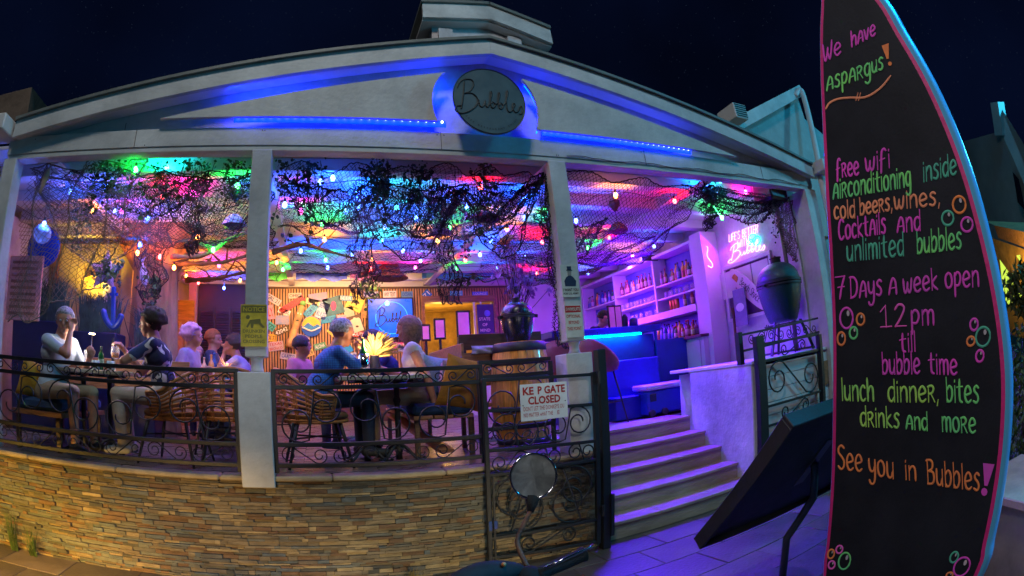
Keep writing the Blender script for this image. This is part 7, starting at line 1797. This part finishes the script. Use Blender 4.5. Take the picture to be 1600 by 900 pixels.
# lettering board above shelves
t, c, U, V, N = plate('coffee_sign', 0, 0, .34, .1, 0, 'small black coffee sign hung on the shelf top', M['black'], center=(5.40, 7.30, 3.33), th=.01)
b = None
# bar things
def barthing(px, Y, h, w, m, nm, lab, cat):
    c = PY(px, 510, Y); c.z = 2.121; b = MB(); b.lathe([(w * .8, 0), (w, h * .1), (w, h * .8), (w * .5, h), (0, h)], c, 12); tag(b.build(nm, m, smooth=True), lab, cat)
t = thing('framed_menu', PY(961, 497, 6.6), 'framed pink lit menu standing on the bar', 'framed menu'); c = PY(961, 500, 6.6); c.z = 2.121 + .17
b = MB(); b.obox(c, XU, YU, ZU, .12, .015, .17, .004); b.build('frame', M['black'], t)
for s_ in (-.055, .055): b = MB(); b.obox(c + Vector((s_, -.017, 0)), XU, YU, ZU, .045, .003, .145); b.build('page', MATS['pink_page'], t)
barthing(977, 6.6, .2, .045, M['navy'], 'shaker', 'dark shaker right of the framed menu on the bar', 'shaker')
barthing(990, 6.65, .15, .07, navb, 'ice_bucket', 'blue ice bucket at the right end of the bar', 'ice bucket')
barthing(905, 6.5, .12, .04, M['chrome'], 'steel_cup', 'small steel cup on the bar by the post', 'cup')
person((4.05, 7.45, FZ), math.radians(-60), 'bartender in a dark shirt bending over the counter', mat('dark_shirt', (.015, .02, .06), .85, var=.2), jeans, mat('skin_lit', (.5, .25, .2), .5, var=.1), dh, 'short', lean=38, S=1.0, head=(0, 20), rh=(.55, -.15, 1.18), lh=(.5, .2, 1.2), vox=.014, stand=True)
# neon sign on the side wall: strokes in the wall plane, reading toward the back of the room
nt = thing('neon_sign', (5.72, 5.2, 3.3), 'pink neon sign saying life is better with Bubbles', 'neon sign')
SWX = 5.748
def sw(px, py, x=SWX - .03): return PX(px, py, x)
neo = glow('neon_pink', (1.0, .42, .9), 2.0); neoc = glow('neon_cyan', (.02, .8, 1.0), 3)
def neon(text, a, e, hpx, r, m, gl=None):
    pa_, pe = sw(*a), sw(*e); d = pe - pa_; L = d.length; d.normalize(); u_ = (sw((a[0] + e[0]) / 2, (a[1] + e[1]) / 2 - hpx) - sw((a[0] + e[0]) / 2, (a[1] + e[1]) / 2)); H_ = u_.length; u_.normalize()
    if gl:
        st = gl; w = 22.5
        fn = lambda x, y: pa_ + d * ((x + 1.6) * L / w) + u_ * ((y + 1.8) * H_ / 13)
    else:
        st, w = strokes_of(text); fn = lambda x, y: pa_ + d * (x * L / w) + u_ * (y * H_ / 10)
    b = MB()
    for P in st: b.tube([fn(p.x, p.y) for p in P], r, 6)
    return b.build('tube', m, nt, smooth=True)
neon("LIFE'S BETTER", (1139, 378), (1184, 363), 12, .004, neo); neon('WITH', (1152, 388), (1170, 382), 12, .004, neo)
stg = []
for g in BUB:
    for pl in g.split(';'): stg.append(smooth_pts([Vector((*map(float, q.split(',')), 0)) for q in pl.split()], 5))
neon('', (1138, 412), (1194, 396), 28, .0048, neo, stg)
for (px, py, r) in ((1176, 372, .055), (1182, 376, .06), (1172, 378, .035)):
    c = sw(px, py); b = MB(); b.tube([c + Vector((0, r * 1.3 * math.cos(a), r * math.sin(a))) for a in [2 * math.pi * i / 20 for i in range(20)]], .008, 6, closed=True); b.build('tube', neoc, nt, smooth=True)
lamp('neon_light', 'AREA', (5.60, 5.5, 3.3), (.45, .0, 1), 10, .7, aim=(4.0, 5.2, 1.5), size_y=.4, parent=nt)
lamp('neon_light', 'POINT', (5.55, 5.5, 3.28), (.5, .04, 1), 1, .1, parent=nt)
nt2 = thing('neon_bottle', (5.39, 6.05, 3.0), 'small pink neon outline on the white pillar end', 'neon sign')
b = MB(); cc = PX(1100, 400, 5.38); P = [PX(*q, 5.385) for q in ((1104, 385), (1106, 388), (1105, 400), (1113, 412), (1112, 418), (1106, 415))]; b.tube(smooth_pts(P, 4), .006, 6); b.build('tube', neo, nt2, smooth=True)
# hatch window with surfboard ornament on the side wall
hw = thing('hatch_window', (5.74, 5.3, 2.6), 'open wall hatch with purple shutters and a little surfboard across it', 'window')
q = [sw(1135, 423, SWX - .004), sw(1205, 402, SWX - .004), sw(1215, 488, SWX - .004), sw(1149, 497, SWX - .004)]
yA, yB, zA, zB = 6.0 * .965, 4.86, 2.05, 2.78
yA = q[0].y; zA = q[3].z; zB = q[0].z
b = MB(); b.box(SWX - .02, SWX - .002, yB, yA, zA, zB); b.build('opening', mat('hatch_dark', (.12, .06, .14), .7, var=.4, scale=4), hw)
for a in ((yB - .05, yA + .05, zB, zB + .06), (yB - .05, yA + .05, zA - .05, zA)): b = MB(); b.box(SWX - .05, SWX - .002, a[0], a[1], a[2] + .001, a[3] - .001, .003); b.build('frame', M['white2'], hw)
for y in (yB - .05, yA): b = MB(); b.box(SWX - .05, SWX - .002, y + .001, y + .05, zA + .001, zB - .001, .003); b.build('frame', M['white2'], hw)
for k in range(3): b = MB(); b.box(SWX - .045, SWX - .021, yB + .02 + k * .36, yB + .36 + k * .36, zB - .42, zB - .03, .004); b.build('shutter', M['white2'], hw)
so_ = thing('small_surfboard', (5.66, 5.4, 2.5), 'white ornamental surfboard lettered Beach Shack across the hatch', 'surfboard')
pa_, pe = sw(1141, 424, 5.66), sw(1200, 481, 5.66); d = (pe - pa_); L = d.length; d.normalize(); nv = Vector((-1, 0, 0)); w_ = nv.cross(d).normalized()
if w_.z < 0: w_ = -w_
o = [(L * (.5 + .5 * math.cos(a)), .12 * abs(math.sin(a)) ** .7 * (1 if math.sin(a) >= 0 else -1)) for a in [2 * math.pi * i / 28 for i in range(28)]]
b = MB(); b.prism(o, pa_, d, w_, nv, 0, .02); b.build('board', mat('pink_white', (.75, .62, .68), .35, var=.05), so_)
st, w = strokes_of('Beach Shack'.replace('Beach', 'Beach')); b = MB(); L0 = L * .30; k = L * .5 / w
write_strokes(b, st, lambda x, y: pa_ + d * (L0 + x * k) + w_ * (y * .011 - .04) + nv * .022, .005, nv, .3); b.build('lettering', M['print_dark'], so_)
b = MB(); b.prism([(.10, -.05), (.22, -.05), (.22, 0), (.2, .03), (.12, .03), (.10, 0)], pa_, d, w_, nv, .021, .026); b.build('van_picture', mat('orange_print', (.7, .2, .05), .6, var=.2), so_)
# items on the sill and by the wall
c = sw(1157, 480, 5.6); t = thing('shark_poster', c, 'grey poster with a pale animal leaning in the hatch', 'poster'); b = MB(); b.obox(c, YU, XU, ZU, .13, .008, .26, .003); b.build('board', mat('poster_grey', (.2, .18, .3), .6, var=.2), t); b = MB(); b.ball(c + Vector((-.012, 0, 0)), .05, 10, 6, sz=(.004, .09, .06)); b.build('print', M['print_white'], t)
c = sw(1141, 520, 5.55); t = thing('canoe_paddle', c, 'dark wooden paddle upright against the side wall', 'paddle'); b = MB(); b.tube([(5.66, c.y, 1.0), (5.66, c.y, 1.1), (5.66, c.y, 2.1), (5.66, c.y, 2.2)], [.025, .022, .02, .035], 8); b.build('shaft', M['dwood'], t, smooth=True)
# potted plants on terrace wall
for (px, lab) in ((1262, 'small potted plant on the terrace wall right of the grill stand'), (1282, 'flowering potted plant at the end of the terrace wall')):
    c = PY(px, 560, 4.5); c.z = 1.441; t = thing('potted_plant', c, lab, 'potted plant'); b = MB(); b.lathe([(.05, 0), (.07, .11), (.06, .11), (0, .09)], c, 14); b.build('pot', mat('clay', (.45, .2, .12), .7, var=.2), t, smooth=True)
    b = MB()
    for i in range(60):
        a = rnd.uniform(0, 6.28); l = rnd.uniform(.05, .15); p = c + ZU * .1; q = p + Vector((math.cos(a) * l, math.sin(a) * l * .6, rnd.uniform(.04, .2))); s_ = Vector((.012, 0, 0)); b.add([p, q - s_, q + Vector((0, 0, .02)), q + s_], [(0, 1, 2, 3)])
    b.build('leaves', M['leaf2'], t, kind='stuff')
# speaker on a pole under the beam
sp = thing('speaker', (5.2, 4.35, 3.35), 'black box speaker on a pole under the right end of the beam', 'speaker')
c = PY(1203, 302, 4.33); b = MB(); b.obox(c, Vector((.98, .15, 0)), Vector((-.15, .98, 0)), ZU, .22, .16, .13, .03); b.build('cabinet', M['black'], sp)
b = MB(); b.obox(c + Vector((.0, -.165, -.06)), Vector((.98, .15, 0)), Vector((-.15, .98, 0)), ZU, .2, .006, .045, .004); b.build('grille', M['iron'], sp)
b = MB(); b.tube([(c.x + .12, 4.36, c.z - .12), (c.x + .14, 4.4, 1.45)], .03, 10); b.build('pole', mat('dark_pole', (.1, .06, .06), .5, var=.2), sp, smooth=True)
# coloured lamps without fixtures, added for glow over bar, steps and terrace
lamp('bar_glow', 'POINT', (4.5, 7.6, 2.5), (.25, .0, 1), 64, .3, parent=bar)
lamp('shelf_fill', 'AREA', (5.25, 8.0, 3.25), (.34, .08, 1), 40, .1, aim=(5.7, 8.0, 2.5), size_y=3.0, parent=sh)
lamp('step_light', 'SPOT', (3.9, 5.9, 3.3), (.07, .0, 1), 1900, .25, aim=(3.6, 4.0, 0), spot=105, parent=bar)
lamp('ceiling_glow', 'POINT', (-2.2, 5.6, 2.6), (.0, .02, 1), 5, .3, parent=bld)
lamp('ceiling_glow', 'POINT', (-2.0, 7.6, 3.0), (1, .28, .0), 26, .3, parent=bld)
lamp('ceiling_glow', 'POINT', (3.3, 5.0, 2.9), (.4, .0, 1), 7, .3, parent=bld)
lamp('floor_glow', 'AREA', (.8, 5.4, 3.3), (.30, .12, 1), 56, 1.6, aim=(.8, 5.4, 0), parent=bld)
lamp('floor_glow', 'AREA', (-1.5, 5.2, 3.3), (.42, .36, .9), 46, 1.6, aim=(-1.5, 5.2, 0), parent=bld)  # downward fill added to lift the diners at the left
lamp('plate_wall_fill', 'AREA', (.4, 9.0, 3.3), (1, .5, .18), 42, 2.4, aim=(.4, 10, 2.2), size_y=.1, parent=bld)  # warm fill added to brighten the slatted wall

# things made of a single piece need no Empty above them
bpy.context.view_layer.update()
for t in [o for o in SC.objects if o.type == 'EMPTY' and 'category' in o]:
    ch = list(t.children)
    if len(ch) == 1 and ch[0].type == 'MESH' and not ch[0].children:
        c = ch[0]; mw = c.matrix_world.copy(); nm = t.name.split('.')[0]; props = {k: t[k] for k in ('label', 'category', 'group') if k in t}
        c.parent = None; c.matrix_parent_inverse = Matrix.Identity(4); c.matrix_world = mw
        bpy.data.objects.remove(t); c.name = nm
        for k, v in props.items(): c[k] = v
